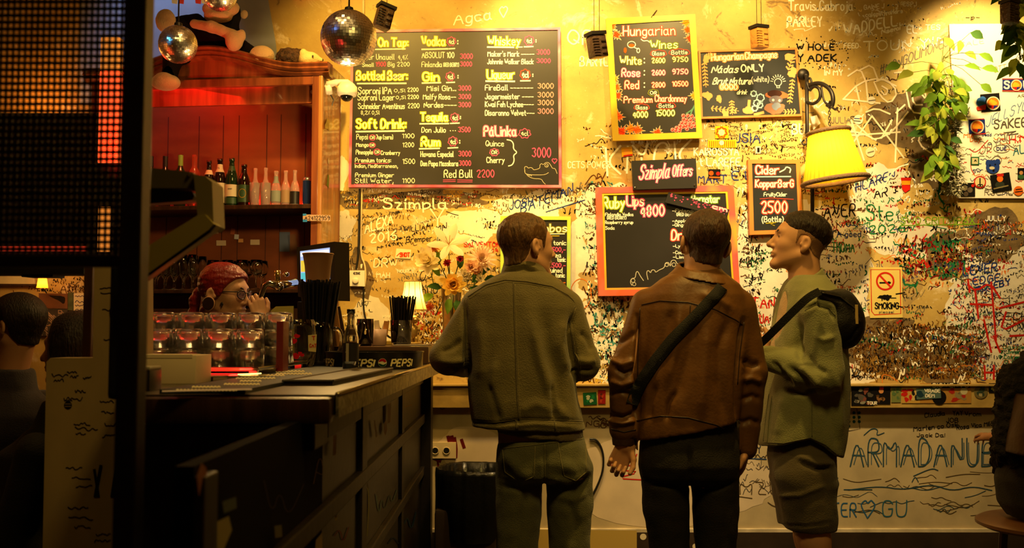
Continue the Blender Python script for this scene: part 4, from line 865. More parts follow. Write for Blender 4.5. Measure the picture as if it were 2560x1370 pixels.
sticker('dark square sticker with yellow marks at the right end of the ledge', rect(2472, 958, 2496, 982), BK, noisy(2474, 960, 2494, 980, [(.6, .6, .3), (.5, .5, .2)], 8, 7), DE, group='stickers along the wall ledge')
sticker('mottled oval sticker left of the dark square on the ledge', circ(2452, 980, 17), (.4, .36, .22), noisy(2438, 966, 2466, 994, [(.2, .25, .2), (.6, .55, .4)], 12, 9), DE, group='stickers along the wall ledge')
sticker('green ledge sticker between the men in jackets', rect(1458, 981, 1492, 1012, -.06), (.06, .3, .15), noisy(1460, 984, 1490, 1008, [(.6, .62, .5), (.1, .4, .2)], 8, 3), DE, group='stickers along the wall ledge')
sticker('red ledge sticker left of the brown leather sleeve', rect(1495, 975, 1514, 1010), (.5, .08, .05), noisy(1496, 978, 1513, 1008, [(.3, .1, .05), (.6, .2, .1)], 5, 3), DE, group='stickers along the wall ledge')
# -------- plants
def leaf(bm, base, d, n, L, W, mi):
    d = d.normalized(); n = (n-d*n.dot(d)).normalized(); s_ = d.cross(n)
    rows = [(0, .05, 0), (.25, .8, .04), (.5, 1, .05), (.78, .6, 0), (1, .02, -.12)]
    prev = None
    for t, ww, u in rows:
        c_ = base+d*L*t+n*L*u; a = bm.verts.new(c_+s_*W*.5*ww+n*W*.18*ww); m_ = bm.verts.new(c_); e = bm.verts.new(c_-s_*W*.5*ww+n*W*.18*ww)
        if prev:
            for q_ in ((prev[0], prev[1], m_, a), (prev[1], prev[2], e, m_)):
                f = bm.faces.new(q_); f.material_index = mi; f.smooth = True
        prev = (a, m_, e)
M_LEAF = shade_mat('green_leaf', (.16, .30, .03), .3); M_LEAF2 = shade_mat('yellow_green_leaf', (.42, .48, .06), .35); M_LEAF3 = shade_mat('dark_leaf', (.05, .12, .03), .2)
M_STEM = mat('green_stem', (.14, .16, .04), .6)
def vine(name, label, path, D, spread, n, L, seed, mats):
    rn = random.Random(seed); t = thing(name, label, 'plant', P(*path[0], D))
    pts = [P(x, y, D-.03) for x, y in chaikin(path, 2)]
    b = MB(); bm = b.bm; st = MB(); st.tube(pts, .004, 6)
    for i in range(n):
        u_ = rn.random()*(len(pts)-1.001); j = int(u_); p = pts[j].lerp(pts[j+1], u_-j)
        sp_ = spread(j/(len(pts)-1))/S(D)
        o_ = Vector((rn.gauss(0, .55)*sp_, -abs(rn.gauss(0, .5))*min(sp_, .14), rn.gauss(0, .4)*sp_))
        q_ = p+o_
        st.tube([p, p.lerp(q_, .5)+Vector((0, -.01, .015)), q_], .0016, 4)
        d = Vector((o_.x+rn.uniform(-.05, .05), rn.uniform(-.05, .0), -.06+rn.uniform(-.06, .05))); 
        leaf(bm, q_, d, Vector((rn.uniform(-.4, .4), -1, rn.uniform(.0, .6))), L*rn.uniform(.65, 1.2), L*.5*rn.uniform(.8, 1.2), rn.choices(range(len(mats)), [5, 3, 2][:len(mats)])[0])
    wbuild(b, 'foliage', mats, t); wbuild(st, 'stems', M_STEM, t)
    return t
vine('trailing_plant', 'leafy green vine hanging on the wall left of the white poster board', [(2360, 140), (2340, 200), (2350, 260), (2335, 330), (2345, 420)], 5.5, lambda u_: 62*(1-u_)+16, 95, .095, 5, [M_LEAF, M_LEAF2, M_LEAF3])
vine('trailing_plant', 'variegated vine with pale leaves hanging in the upper right corner', [(2545, -20), (2530, 40), (2540, 90), (2552, 150)], 4.9, lambda u_: 52-20*u_, 60, .105, 9, [M_LEAF2, M_LEAF, M_LEAF3])
GT = thing('tinsel_garland', 'grey green garland of small pointed leaves hanging below the leafy vine', 'garland', P(2375, 270, 5.53))
rn = random.Random(3); b = MB()
M_GG = [mat('grey_green_bristle', (.20, .19, .10), .7), mat('pale_bristle', (.55, .50, .34), .7), mat('dark_bristle', (.10, .09, .04), .7)]
for i in range(620):
    u_ = rn.random(); x = 2378+rn.uniform(-24, 24)*(.7+.5*u_); y = 280+u_*205
    p = P(x, y, 5.53-rn.uniform(0, .05)); leaf(b.bm, p, Vector((rn.uniform(-1, 1), -.6, rn.uniform(-.9, .3))), Vector((0, -1, .6)), .034, .009, rn.choices((0, 1, 2), (5, 2, 3))[0])
wbuild(b, 'foliage', M_GG, GT)
b = MB()
for s_ in (-12, 12): b.tube([P(2378+s_*.8, 272, 5.56), P(2378+s_, 380, 5.56), P(2380+s_, 488, 5.56)], .006, 6)
wbuild(b, 'strings', M_GG[2], GT)
# -------- thermostat box with cables, conduit, sockets, hanging cable
TB_ = thing('control_box', 'white control box with a round dial on the wall beside the screen', 'switch', P(893, 696, WY))
b = MB(); quadbox(b, [(873, 676), (912, 676), (912, 716), (873, 715)], 5.565, WY-.002); wbuild(b, 'box', M_WHITE, TB_)
b = MB(); b.lathe([(.018, 0), (.017, .012), (.012, .014)], 20, Matrix.Translation(P(889, 702, 5.565)) @ Matrix.Rotation(math.pi/2, 4, 'X')); wbuild(b, 'dial', M_WHITE, TB_, smooth=True)
k = Ink(5.565); k.text('ESE', 884, 686, 16, 5, BK, 1.6, layer=1, jit=.05); k.build('lettering', TB_)
def cable(name, label, pts, r, m_, cat='cable'):
    b = MB(); b.tube(pts, r, 7); o = b.build(name, m_, smooth=True); seat(o, Vector(pts[0])); setp(o, label, cat); return o
M_CABLEW = mat('cream_cable', (.66, .55, .34), .5)
def pth(l, D): return [P(x, y, D) for x, y in chaikin(l, 2)]
cable('wall_cable', 'dark cable running from the drinks menu down to the white control box', pth([(899, 472), (898, 560), (896, 640), (890, 674)], 5.59), .006, M_BLACK)
cable('wall_cable', 'cream cable running beside the dark one above the control box', pth([(905, 470), (903, 560), (902, 640), (912, 660), (915, 690), (911, 722)], 5.588), .005, M_CABLEW)
cable('wall_cable', 'dark cable dropping from the control box to the bar top', pth([(909, 718), (908, 770), (916, 806), (924, 818)], 5.585), .005, M_BLACK)
cable('wall_cable', 'dark cable looped low on the wall behind the man in the olive jacket', pth([(1474, 1098), (1492, 1098), (1508, 1128), (1509, 1172), (1496, 1210), (1478, 1244)], 5.578), .006, M_BLACK)
cable('wall_conduit', 'thin cream conduit running up the wall above the drinks menu', [P(909, -40, 5.588), P(908, 70, 5.588)], .008, M_CABLEW, 'conduit')
SO = thing('wall_socket', 'cream double power socket low on the wall beside the bar end', 'socket', P(1112, 1125, WY-.012))
b = MB(); quadbox(b, [(1080, 1106), (1140, 1106), (1140, 1146), (1080, 1146)], 5.572, 5.587); wbuild(b, 'plate', mat('cream_socket', (.62, .50, .30), .45), SO)
for x in (1088, 1116):
    b = MB(); b.lathe([(.021, 0), (.021, .004), (.017, .004), (.016, .001)], 20, Matrix.Translation(P(x, 1127, 5.5715)) @ Matrix.Rotation(math.pi/2, 4, 'X')); wbuild(b, 'socket_ring', mat('cream_socket', (.62, .5, .3)), SO, smooth=True)
    b = MB(); b.lathe([(.016, 0), (.016, .0015)], 20, Matrix.Translation(P(x, 1127, 5.5712)) @ Matrix.Rotation(math.pi/2, 4, 'X')); wbuild(b, 'socket_well', M_BLACK, SO)
BD_ = thing('hanging_plaque', 'small white metal plaque hanging behind the iron lamp pole', 'plaque', P(2038, 302, 5.58))
b = MB(); quadbox(b, [(2026, 292), (2042, 288), (2051, 308), (2034, 324)], 5.575, 5.59); wbuild(b, 'plate', M_WHITE, BD_)
# -------- waste bin
BN = thing('waste_bin', 'waste bin with a black plastic bag behind the olive jacket man', 'bin', (P(1192, 1200, 5.02).x, 5.05, 0))
b = MB(); b.box((-.20, -.17, .0), (.20, .17, .46), .02); b.build('bin_body', mat('dark_bin', (.035, .022, .014), .5), BN, auto=40)
rn = random.Random(8)
wr = [rn.uniform(.96, 1.05) for _ in range(64)]
b = MB(); b.lathe([(.190, .30), (.205, .33), (.21, .50), (.205, .62), (.20, .645), (.185, .64), (.18, .55)], 64, None, cap=False, rmod=lambda a, z: wr[int(a/6.2832*64) % 64]*(1+.05*math.sin(a*4+z*9))); b.build('bin_bag', mat('black_bin_bag', (.006, .006, .006), .28, bump=.5, bscale=14), BN, smooth=True)
k = Ink(5.05-.172); k.text('Pilsner', 1178, 1346, 70, 30, (.25, .13, .08), 3, layer=1, rise=8, slant=.2); k.build('lettering', BN)
# ================================================================ the bar counter and what stands on it
CT = CAMZ-.14
def xr(D): return -.3906+.0203*(D-2.23)
class InkX(Ink):
    """strokes on a plane of constant X"""
    def __init__(s, X): super().__init__(0); s.X = X
    def proj(s, x, y, off):
        u = (x-1280)/F; v = (685-y)/F; k = (s.X+off)/u
        return Vector((s.X+off, (math.cos(TH)-v*math.sin(TH))*k, CAMZ+(math.sin(TH)+v*math.cos(TH))*k))
    def line(s, pts, w, c, layer=1, smooth=0, **kw):
        if smooth: pts = chaikin(pts, smooth)
        n = len(pts); base = len(s.v); mi = s.m_i(c); s.k += 1; off = .0006*layer+1e-6*s.k
        for i, p in enumerate(pts):
            a = pts[max(i-1, 0)]; b_ = pts[min(i+1, n-1)]; dx, dy = b_[0]-a[0], b_[1]-a[1]; l = math.hypot(dx, dy) or 1
            s.v.append(s.proj(p[0]-dy/l*w/2, p[1]+dx/l*w/2, off)); s.v.append(s.proj(p[0]+dy/l*w/2, p[1]-dx/l*w/2, off))
        for i in range(n-1): s.f.append((base+2*i, base+2*i+1, base+2*i+3, base+2*i+2)); s.m.append(mi)
    def poly(s, pts, c, layer=0, smooth=0):
        s.k += 1; base = len(s.v)
        for p in pts: s.v.append(s.proj(p[0], p[1], .0006*layer+1e-6*s.k))
        s.f.append(tuple(range(base, base+len(pts)))); s.m.append(s.m_i(c))
class InkZ(InkX):
    def proj(s, x, y, off):
        u = (x-1280)/F; v = (685-y)/F; z = math.sin(TH)+v*math.cos(TH); k = (s.X+off-CAMZ)/z
        return Vector((u*k, (math.cos(TH)-v*math.sin(TH))*k, s.X+off))
BAR = thing('bar_counter', 'long dark wooden bar counter with a worn metal edged top', 'bar', (-.7, 3.7, 0))
# top: worn dark metal sheet, scratched trim on the customer side, wooden nose at the near end
m = mat('worn_bar_top', (.12, .095, .06), .32, metal=.35, bump=.08, bscale=60, var=.5, vscale=10)
tp = [(-.868, 2.24), (xr(2.24), 2.24), (xr(5.3), 5.3), (-.95, 5.3), (-.95, 4.55), (-1.0, 4.5), (-1.0, 3.78), (-1.3, 3.78), (-1.3, 2.92), (-1.10, 2.86)]
b = MB(); b.prism(tp, 2, CT-.045, CT); wbuild(b, 'worktop', m, BAR)
b = MB(); b.prism([(xr(2.2), 2.225), (xr(2.2)+.006, 2.225), (xr(5.3)+.006, 5.3), (xr(5.3), 5.3)], 2, CT-.05, CT+.001)
b2 = MB(); b2.tube([(xr(2.2)+.003, 2.225, CT+.001), (xr(5.3)+.003, 5.3, CT+.001)], .006, 8); wbuild(b2, 'edge_highlight_bead', mat('highlight_bead_metal', (.55, .45, .25), .22, metal=.9), BAR, smooth=True)  # bead added so the trim shows a bright highlight line
TR = wbuild(b, 'edge_trim', streaky('scratched_metal_trim', [(.10, .08, .05), (.28, .23, .13), (.06, .05, .03), (.22, .18, .1)], 30, .4), BAR)
b = MB(); b.box((-.866, 2.19, CT-.062), (xr(2.2)-.006, 2.24, CT-.004), .012); wbuild(b, 'wooden_nose', M_DARKWOOD, BAR, auto=40)
b = MB(); b.box((-.75, 2.24, CT-.125), (-.44, 2.4, CT-.065), .006); wbuild(b, 'under_bracket', M_BLACKWOOD, BAR)
XB = -.462
b = MB(); b.box((-.94, 2.45, 0), (XB, 5.22, CT-.045)); wbuild(b, 'carcass', M_BLACKWOOD, BAR); b = MB(); b.box((-.490, 1.46, 0), (XB, 2.45, CT-.055)); wbuild(b, 'near_end_panel', mat('matt_black_paint', (.003, .002, .002), .9, spec=.1), BAR)
M_PANEL = mat('dark_panel_paint', (.016, .010, .006), .5, bump=.15, bscale=25, var=.5, vscale=4)
for nm, ya, yb, za, zb, dx in (('stile', 1.46, 1.53, .0, 1.11, .016), ('stile', 3.0, 3.10, .0, 1.13, .016), ('stile', 5.10, 5.22, 0, 1.13, .05), ('rail', 2.46, 5.2, 1.06, 1.13, .012), ('rail', 1.46, 5.2, .86, .905, .02), ('rail', 1.46, 5.2, .60, .64, .02), ('rail', 1.46, 5.2, 0, .12, .02), ('stile', 4.1, 4.18, 0, 1.13, .014)):
    b = MB(); b.box((XB-.002, ya, za), (XB+dx, yb, zb), .004); wbuild(b, nm, M_PANEL, BAR)
k = InkX(XB+.001)
GC = (.5, .42, .3); GC2 = (.62, .5, .36)
for q_, w_, c_ in (([(1000, 1215), (1006, 1260), (1012, 1230), (1020, 1252), (1030, 1205)], 1.6, (.3, .38, .38)), ([(940, 1235), (948, 1290), (955, 1240), (962, 1280), (975, 1230), (980, 1260), (992, 1225)], 1.8, (.28, .36, .36)), ([(918, 1060), (912, 1110), (918, 1150), (914, 1190), (924, 1240), (918, 1340)], 2.2, (.4, .38, .16)), ([(784, 1210), (800, 1130), (812, 1190), (790, 1180)], 1.6, GC), ([(660, 1200), (680, 1290), (700, 1220), (720, 1300), (760, 1210)], 1.4, (.25, .2, .15)), ([(1010, 1310), (1020, 1290), (1028, 1330), (1040, 1280)], 3, (.1, .2, .3)), ([(970, 1360), (984, 1340), (1000, 1366), (1010, 1335)], 3, (.1, .2, .3)), ([(836, 1340), (850, 1320), (858, 1360), (872, 1318)], 2.2, (.4, .1, .06)), ([(1003, 1020), (1030, 1012)], 3, GC)):
    k.line(q_, w_, c_, 4, 2)
k.build('side_scratches', BAR)
def stk(label, pts, col, D=None):
    I = InkX(XB+.012); I.poly(pts, col, 2); o = I.build('sticker'); c_ = I.v[0].copy(); seat(o, c_); setp(o, label, 'sticker', 'torn stickers on the bar front'); return o
for lb, pts, c_ in (('torn cream sticker low on the near end of the bar front', [(530, 1310), (572, 1290), (580, 1325), (560, 1372), (524, 1372)], (.55, .5, .3)), ('torn orange arch shaped sticker on the dark near end of the bar', [(492, 1190), (504, 1158), (516, 1170), (520, 1230), (512, 1236), (508, 1190), (498, 1242)], (.5, .3, .15)), ('small grey sticker scrap above the cream one on the bar', [(556, 1254), (590, 1242), (592, 1270), (560, 1284)], (.3, .32, .26)),
                    ('tall narrow pale sticker on the bar front below the trim', [(968, 1012), (978, 1006), (976, 1055), (968, 1060)], (.5, .42, .3)), ('oval pale sticker on the bar front beside the tall one', [(960, 1060), (966, 1050), (968, 1075), (963, 1090), (959, 1078)], (.5, .4, .28)), ('thin white sticker strip on the bar front left of the oval one', [(934, 1052), (938, 1050), (944, 1090), (939, 1095)], (.55, .5, .4)),
                    ('small sticker with lettering on the bar front near its dark gap', [(833, 1090), (842, 1086), (840, 1136), (832, 1140)], (.5, .4, .3)), ('cream sticker low on the bar beside the dark stile', [(790, 1350), (806, 1330), (806, 1372), (788, 1372)], (.5, .42, .25)), ('small pale rectangle sticker above the low rail of the bar', [(836, 1280), (842, 1277), (843, 1300), (837, 1302)], (.5, .45, .3)), ('pale scrap on the rail of the bar', [(686, 1315), (704, 1312), (706, 1342), (688, 1345)], (.35, .32, .2))): stk(lb, pts, c_)
# raised ledge at the far end
PLT = thing('raised_shelf', 'raised dark wooden shelf block at the far end of the bar', 'shelf', (-.68, 4.75, CT))
b = MB(); b.box((-.95, 4.32, CT), (xr(4.2)-.01, 5.28, CT+.078), .008); wbuild(b, 'block', mat('brown_shelf_wood', (.10, .045, .018), .35, var=.4), PLT, auto=40)
PZ = CT+.078
# -------- bar mats
MT = thing('bar_mat', 'long dark blue bar mat with white print along the near bar top', 'mat', (-.69, 3.0, CT))
b = MB(); b.prism([(-.80, 2.27), (-.605, 2.27), (-.565, 3.86), (-.76, 3.86)], 2, CT, CT+.010); wbuild(b, 'rubber', mat('blue_black_rubber', (.010, .016, .022), .55, bump=.2, bscale=150), MT)
k = InkZ(CT+.0105); rn = random.Random(6)
for x0, x1, y in ((590, 690, 945), (640, 720, 938), (600, 660, 952), (690, 780, 934), (480, 560, 967), (440, 600, 975), (690, 770, 928), (560, 650, 960)):
    for i in range(int((x1-x0)/9)):
        x = x0+9*i; k.line([(x, y+2), (x+4, y-2), (x+8, y+1.5)], 3.4, (.85, .8, .62), 1, 1)
k.line([(405, 978), (560, 974), (630, 973)], 3.6, (.75, .7, .72), 1); k.build('printing', MT)
MT2 = thing('bar_mat', 'plain dark brown drip mat on the bar behind the bottle', 'mat', (-.53, 3.0, CT))
b = MB(); b.prism([(-.60, 2.62), (-.47, 2.62), (-.42, 3.51), (-.545, 3.51)], 2, CT, CT+.012); wbuild(b, 'rubber', mat('brown_rubber', (.03, .02, .012), .5), MT2)
b = MB()
for a_, c_ in (((-.60, 2.62), (-.47, 2.62)), ((-.47, 2.62), (-.42, 3.51)), ((-.42, 3.51), (-.545, 3.51)), ((-.545, 3.51), (-.60, 2.62))): b.tube([(*a_, CT+.012), (*c_, CT+.012)], .004, 6)
wbuild(b, 'raised_rim', mat('brown_rubber', (.03, .02, .012)), MT2)
# -------- tumbler rack
RK = thing('glass_rack', 'low metal drip rack with a red light strip under the upturned tumblers', 'rack', (-1.06, 3.3, CT))
b = MB(); b.box((-1.28, 3.02, CT+.022), (-.765, 3.74, CT+.034), .003)
for x in (-1.26, -.79):
    for y in (3.06, 3.7): b.box((x-.012, y-.012, CT), (x+.012, y+.012, CT+.022))
wbuild(b, 'tray', M_CHROME, RK)
M_REDLED = mat('red_light_strip', (1, .03, .02), .5, emit=(1, .015, .01), estr=3)
b = MB(); b.box((-1.25, 3.03, CT+.002), (-.78, 3.045, CT+.014)); wbuild(b, 'red_light_strip', M_REDLED, RK)
lamp('rack_red_light', 'AREA', (-.92, 2.99, CT+.02), .2, (1, .02, .01), (-.95, 3.3, CT+.12), .25)
lamp('rack_red_spot', 'POINT', (-.82, 2.96, CT+.03), .12, (1, .02, .01), None, .02)
def tumbler_mesh(r0, r1, h, wall=.004, flute=14):
    b = MB(); n = flute*4
    prof = [(r0*.55, h), (r0*.86, h), (r0*.97, h*.95), (r0*1.0, h*.80), (r1, 0), (r1-wall, 0), (r0-wall, h*.74), (r0*.8, h*.84), (r0*.4, h*.85)]
    b.lathe(prof, n, None, cap=True, rmod=lambda a, z: 1+(.018*math.cos(a*flute) if .15*h < z < .97*h else 0))
    return b
tb = tumbler_mesh(.040, .0445, .0575, .0035)
T0 = tb.build('tumbler', M_THICKGLASS, None, smooth=True)
RZ = CT+.0345
cnt = 0; tier_w = ('bottom', 'middle', 'top')
rows = [(3.10, [-1.10, -1.005, -.91, -.815], 2, 'front row'), (3.22, [-1.15, -1.055, -.96, -.865], 2, 'second row'), (3.42, [-1.20, -1.10, -1.0, -.90, -.805], 3, 'third row'), (3.54, [-1.22, -1.12, -1.02, -.92, -.82], 3, 'back row')]
for ri, (y, xs, nt_, nm) in enumerate(rows):
    for xi, x in enumerate(xs):
        for t_ in range(nt_):
            o = T0 if cnt == 0 else dup(T0, (0, 0, 0))
            o.location = (x+.002*math.sin(cnt*2.1), y, RZ+t_*.0578); o.rotation_euler = (0, 0, cnt*.7)
            setp(o, 'upturned fluted glass tumbler, %s of its stack, in the %s of the drip rack' % (tier_w[t_] if nt_ == 3 else ('lower', 'upper')[t_], nm), 'glass', 'upturned tumblers on the drip rack')
            cnt += 1
# -------- white box, grey box, steel tray, red book, olive card
def simple(name, label, cat, lo, hi, m_, bev=.002, rz=0, part='body', extra=None):
    c_ = Vector(((lo[0]+hi[0])/2, (lo[1]+hi[1])/2, lo[2])); t = thing(name, label, cat, c_, rz)
    b = MB(); b.box([lo[i]-c_[i] for i in range(3)], [hi[i]-c_[i] for i in range(3)], bev); b.build(part, m_, t, auto=40)
    return t
t = simple('paper_box', 'pale cardboard box on the bar beside the front tumblers', 'box', (-1.0, 2.70, CT), (P(489, 930, 2.7).x, 2.84, CT+.077), mat('pale_card', (.72, .58, .42), .7, var=.08))
b = MB(); b.box((-.072, -.071, .069), (.0635, .0, .0795), .001); b.build('lid', mat('pale_card', (.72, .58, .42)), t)
t = simple('napkin_tin', 'dark lidded tin at the near left corner of the bar beside the post', 'tin', (-.915, 2.36, CT), (P(374, 950, 2.36).x, 2.44, CT+.05), M_BLACK)
b = MB(); b.box((-.03, -.041, .05), (.03, .041, .058), .003); b.build('lid', mat('grey_lid', (.30, .27, .2), .5), t)
t = thing('steel_tray', 'small shallow steel tray lying between the pale box and the bar mat', 'tray', (-.81, 2.90, CT))
b = MB(); b.box((-.085, -.06, .012), (.085, .06, .016), .001); b.box((-.07, -.05, 0), (.07, .05, .012), .001); b.build('pan', M_CHROME, t)
b = MB(); b.tube([(.03, -.058, .018), (.09, -.03, .020)], .0035, 6); b.build('spoon_handle', mat('pale_steel', (.8, .78, .7), .25, metal=.9), t)
t = simple('menu_stand', 'dark red upright menu holder between the tumblers and the big glass mug', 'menu', (-.775, 3.28, CT), (-.752, 3.36, CT+.175), mat('dark_red_cover', (.16, .012, .008), .45))
t = thing('menu_card', 'olive upright card with a rounded corner behind the big glass mug', 'card', (P(676, 900, 3.985).x, 3.985, CT))
pts = [(-.01, 0), (-.02, .08), (-.016, .16), (.0, .225), (.02, .242), (.09, .244), (.09, 0)]
b = MB(); b.prism(pts, 1, -.004, .004); b.build('board', mat('olive_card', (.50, .40, .10), .5, var=.1), t)
# -------- big mugs
def mug(name, label, x, y, r, h, hand_side, marks):
    t = thing(name, label, 'mug', (x, y, CT+.010 if y < 3.86 and x < -.56 else CT))
    b = MB(); n = 64
    prof = [(r*.55, 0), (r*.80, .004), (r*.95, h*.12), (r*1.06, h*.35), (r*1.07, h*.6), (r*1.0, h*.85), (r*.98, h), (r*.98-.004, h), (r*.96, h*.6), (r*.92, h*.3), (r*.6, h*.1), (.002, h*.09)]
    b.lathe(prof, n, None, rmod=lambda a, z: 1+(.02*math.cos(a*12) if h*.02 < z < h*.5 else 0)); b.build('vessel', M_GLASS, t, smooth=True)
    b = MB(); s_ = hand_side
    b.tube(chaikin3([(s_*r*.98, 0, h*.84), (s_*r*1.6, 0, h*.86), (s_*r*1.85, 0, h*.6), (s_*r*1.6, 0, h*.3), (s_*r*1.0, 0, h*.2)]), .008, 10); b.build('handle', M_GLASS, t, smooth=True)
    return t
def chaikin3(p, n=2):
    for _ in range(n):
        q = [p[0]]
        for a, c in zip(p, p[1:]):
            q.append(tuple(a[i]*.75+c[i]*.25 for i in range(3))); q.append(tuple(a[i]*.25+c[i]*.75 for i in range(3)))
        q.append(p[-1]); p = q
    return p
MUG = mug('beer_mug', 'large empty dimpled glass mug with red hearts printed on it', P(745, 870, 3.86).x, 3.86, .066, .188, -1, True)
k = Ink(3.86-.0725)
for x, y, r in ((730, 852, 11), (742, 840, 7), (738, 890, 10), (750, 884, 6), (756, 888, 5)): k.blob((x, y), r, r*.8, (.75, .08, .08), 1, 14, .3, int(x+y))
o = k.build('red_print', MUG)
k = Ink(3.86-.069); k.poly([(770, 838), (792, 836), (790, 880), (771, 878)], (.82, .74, .5), 1); k.text('T', 780, 850, 8, 9, R_, 2, layer=3); k.text('CAT', 774, 868, 17, 8, R_, 1.8, layer=3); k.build('paper_label', MUG)
MUG2 = mug('beer_mug', 'glass mug packed with black drinking straws behind the heart printed mug', P(797, 870, 4.08).x, 4.085, .052, .18, 1, False)
M_STRAW = mat('black_straw', (.006, .005, .005), .35)
def straws(cx, cy, z0, L, n, r0, r1, label, grp, seed, rr):
    rn = random.Random(seed); b = MB(); b.lathe([(rr, 0), (rr, L)], 8, None); o0 = b.build('drinking_straw', M_STRAW, smooth=False)
    for i in range(n):
        a = i*2.39996; q_ = math.sqrt((i+.5)/n)
        base = Vector((cx+r0*q_*math.cos(a), cy+r0*q_*math.sin(a), z0)); tip = Vector((cx+r1*q_*math.cos(a)+.008, cy+r1*q_*math.sin(a)*.7, z0+L*rn.uniform(.93, 1.0)))
        o = o0 if i == 0 else dup(o0, base)
        o.location = base; o.rotation_euler = (tip-base).to_track_quat('Z', 'Y').to_euler(); o.scale = (1, 1, (tip-base).length/L)
        setp(o, label, 'straw', grp)
straws(P(792, 870, 4.08).x, 4.085, CT+.022, .335, 56, .040, .083, 'thick black drinking straw in the mug before the screen', 'black straws in the mug', 1, .0052)
# -------- straw tumbler at the far end
GX = P(1003, 840, 4.55).x
t = thing('tumbler', 'clear tumbler holding thin black straws before the small lamp', 'glass', (GX, 4.55, PZ))
b = MB(); b.lathe([(.036, 0), (.045, .01), (.051, .115), (.048, .115), (.042, .014), (.002, .010)], 32); b.build('vessel', M_GLASS, t, smooth=True)
straws(GX, 4.55, PZ+.013, .215, 40, .032, .062, 'thin black drinking straw in the tumbler before the small lamp', 'black straws in the tumbler', 2, .0036)
# -------- bottle and tray
t = thing('bottle', 'small clear glass bottle with a black label on the bar before the tray', 'bottle', (P(877, 850, 3.59).x, 3.59, CT))
b = MB(); b.lathe([(.026, 0), (.0285, .006), (.0285, .115), (.025, .135), (.0135, .165), (.0125, .205), (.015, .208), (.015, .222), (.0115, .222), (.010, .17), (.024, .12), (.025, .01), (.002, .008)], 32); b.build('vessel', M_GLASS, t, smooth=True)
b = MB(); b.lathe([(.0292, .035), (.0292, .10)], 32, cap=False); b.build('label_band', mat('black_label', (.012, .01, .01), .5), t, smooth=True)
b = MB(); b.tube([(.0295*math.sin(a), -.0295*math.cos(a), .068) for a in (-.5, -.4, -.3, -.2, -.1)], .002, 4); b.box((-.012, -.0310, .035), (-.002, -.0285, .10)); b.build('grey_stripe', mat('grey_label', (.35, .3, .22), .6), t)
TX, TY = P(937, 900, 3.90).x, 3.90
PT_ = thing('drinks_tray', 'round black drinks tray lettered PEPSI in cream around its rim', 'tray', (TX, TY, CT))
rt = .186
b = MB(); b.lathe([(rt*.97, 0), (rt, .003), (rt*1.01, .058), (rt*1.03, .062), (rt*1.03, .065), (rt*1.0, .065), (rt*.98, .006), (.01, .005)], 72); b.build('pan', mat('black_tray_enamel', (.010, .009, .009), .3), PT_, auto=50)
class InkC(Ink):
    """strokes wrapped on the tray rim: x = arc length in mm from the front, y = mm downwards from z"""
    def __init__(s, c, r, z): super().__init__(0); s.c = c; s.r = r; s.z = z
    def proj(s, x, y, off):
        a = x/1000/s.r; q_ = s.r+off
        return Vector((s.c[0]+q_*math.sin(a), s.c[1]-q_*math.cos(a), s.z-y/1000))
    line = InkX.line; poly = InkX.poly
k = InkC((TX, TY), rt*1.008, CT+.054); CRM = (.85, .80, .6)
def pepsi(x): k.text('PEPSI', x, 42, 92, 25, CRM, 6.5, layer=2, slant=.25, jit=0, smooth=0)
pepsi(-72); pepsi(86); pepsi(-250)
k.disc((54, 28), 16, (.8, .78, .65), 2, 26); k.poly([(54+15*math.cos(a), 28+15*math.sin(a)) for a in [math.pi+.15+i*(math.pi-.4)/12 for i in range(13)]]+[(62, 27), (54, 22), (46, 24)], (.6, .07, .05), 3)
k.poly([(54+15*math.cos(a), 28+15*math.sin(a)) for a in [.15+i*(math.pi-.3)/12 for i in range(13)]]+[(46, 32), (56, 36), (62, 34)], (.05, .22, .16), 3)
k.build('lettering', PT_)
# -------- candy glass, pink cup, papers
t = thing('tumbler', 'clear ribbed tumbler with a red print behind the small bottle', 'glass', (P(912, 830, 4.4).x, 4.42, PZ))
b = MB(); b.lathe([(.030, 0), (.034, .006), (.038, .12), (.0355, .12), (.031, .01), (.002, .008)], 28); b.build('vessel', M_GLASS, t, smooth=True)
b = MB(); b.ball((-.010, -.003, .085), (.018, .022, .030), 12); b.ball((-.004, -.004, .052), (.013, .016, .016), 10); b.build('red_sweets', mat('red_sweets', (.75, .12, .06), .4), t, smooth=True)
t = thing('sugar_cup', 'pale pink cup with blue and white packets beside the ribbed tumbler', 'cup', (P(946, 850, 4.5).x, 4.5, PZ))
b = MB(); b.lathe([(.030, 0), (.036, .004), (.038, .075), (.036, .075), (.034, .006), (.002, .005)], 28); b.build('cup_body', mat('pale_pink_plastic', (.72, .48, .38), .4), t, smooth=True)
for j, (c_, q_) in enumerate((((.08, .12, .5), -.018), ((.8, .7, .5), .004), ((.55, .25, .05), .022), ((.8, .75, .6), -.006))):
    b = MB(); b.box((q_-.012, -.006+.006*j, .05), (q_+.012, -.002+.006*j, .115), .001, Matrix.Rotation(.25*(j-1.5), 4, 'Y')); b.build('packet', mat('packet_%d' % j, c_, .5), t)
for j, (x, tilt, m_, lb) in enumerate(((836, -.16, M_HONEY, 'thin honey coloured wooden menu leaning behind the small bottle'), (826, -.10, mat('tan_card', (.5, .36, .12), .6), 'tan menu card leaning nearest the straws'), (846, -.2, M_DARKWOOD, 'dark wooden menu leaning behind the honey coloured one'))):
    t = thing('leaning_menu', lb, 'menu', (P(x+14, 862, 4.28+.03*j).x, 4.28+.04*j, PZ), rot=(-.06, tilt, 0))
    b = MB(); b.box((-.012, -.006, 0), (.012, .006, .20-.012*j), .002); b.build('board', m_, t)
t = thing('bar_caddy', 'low yellow and black bar caddy on the raised shelf beside the straw tumbler', 'caddy', (P(966, 866, 4.75).x, 4.75, PZ))
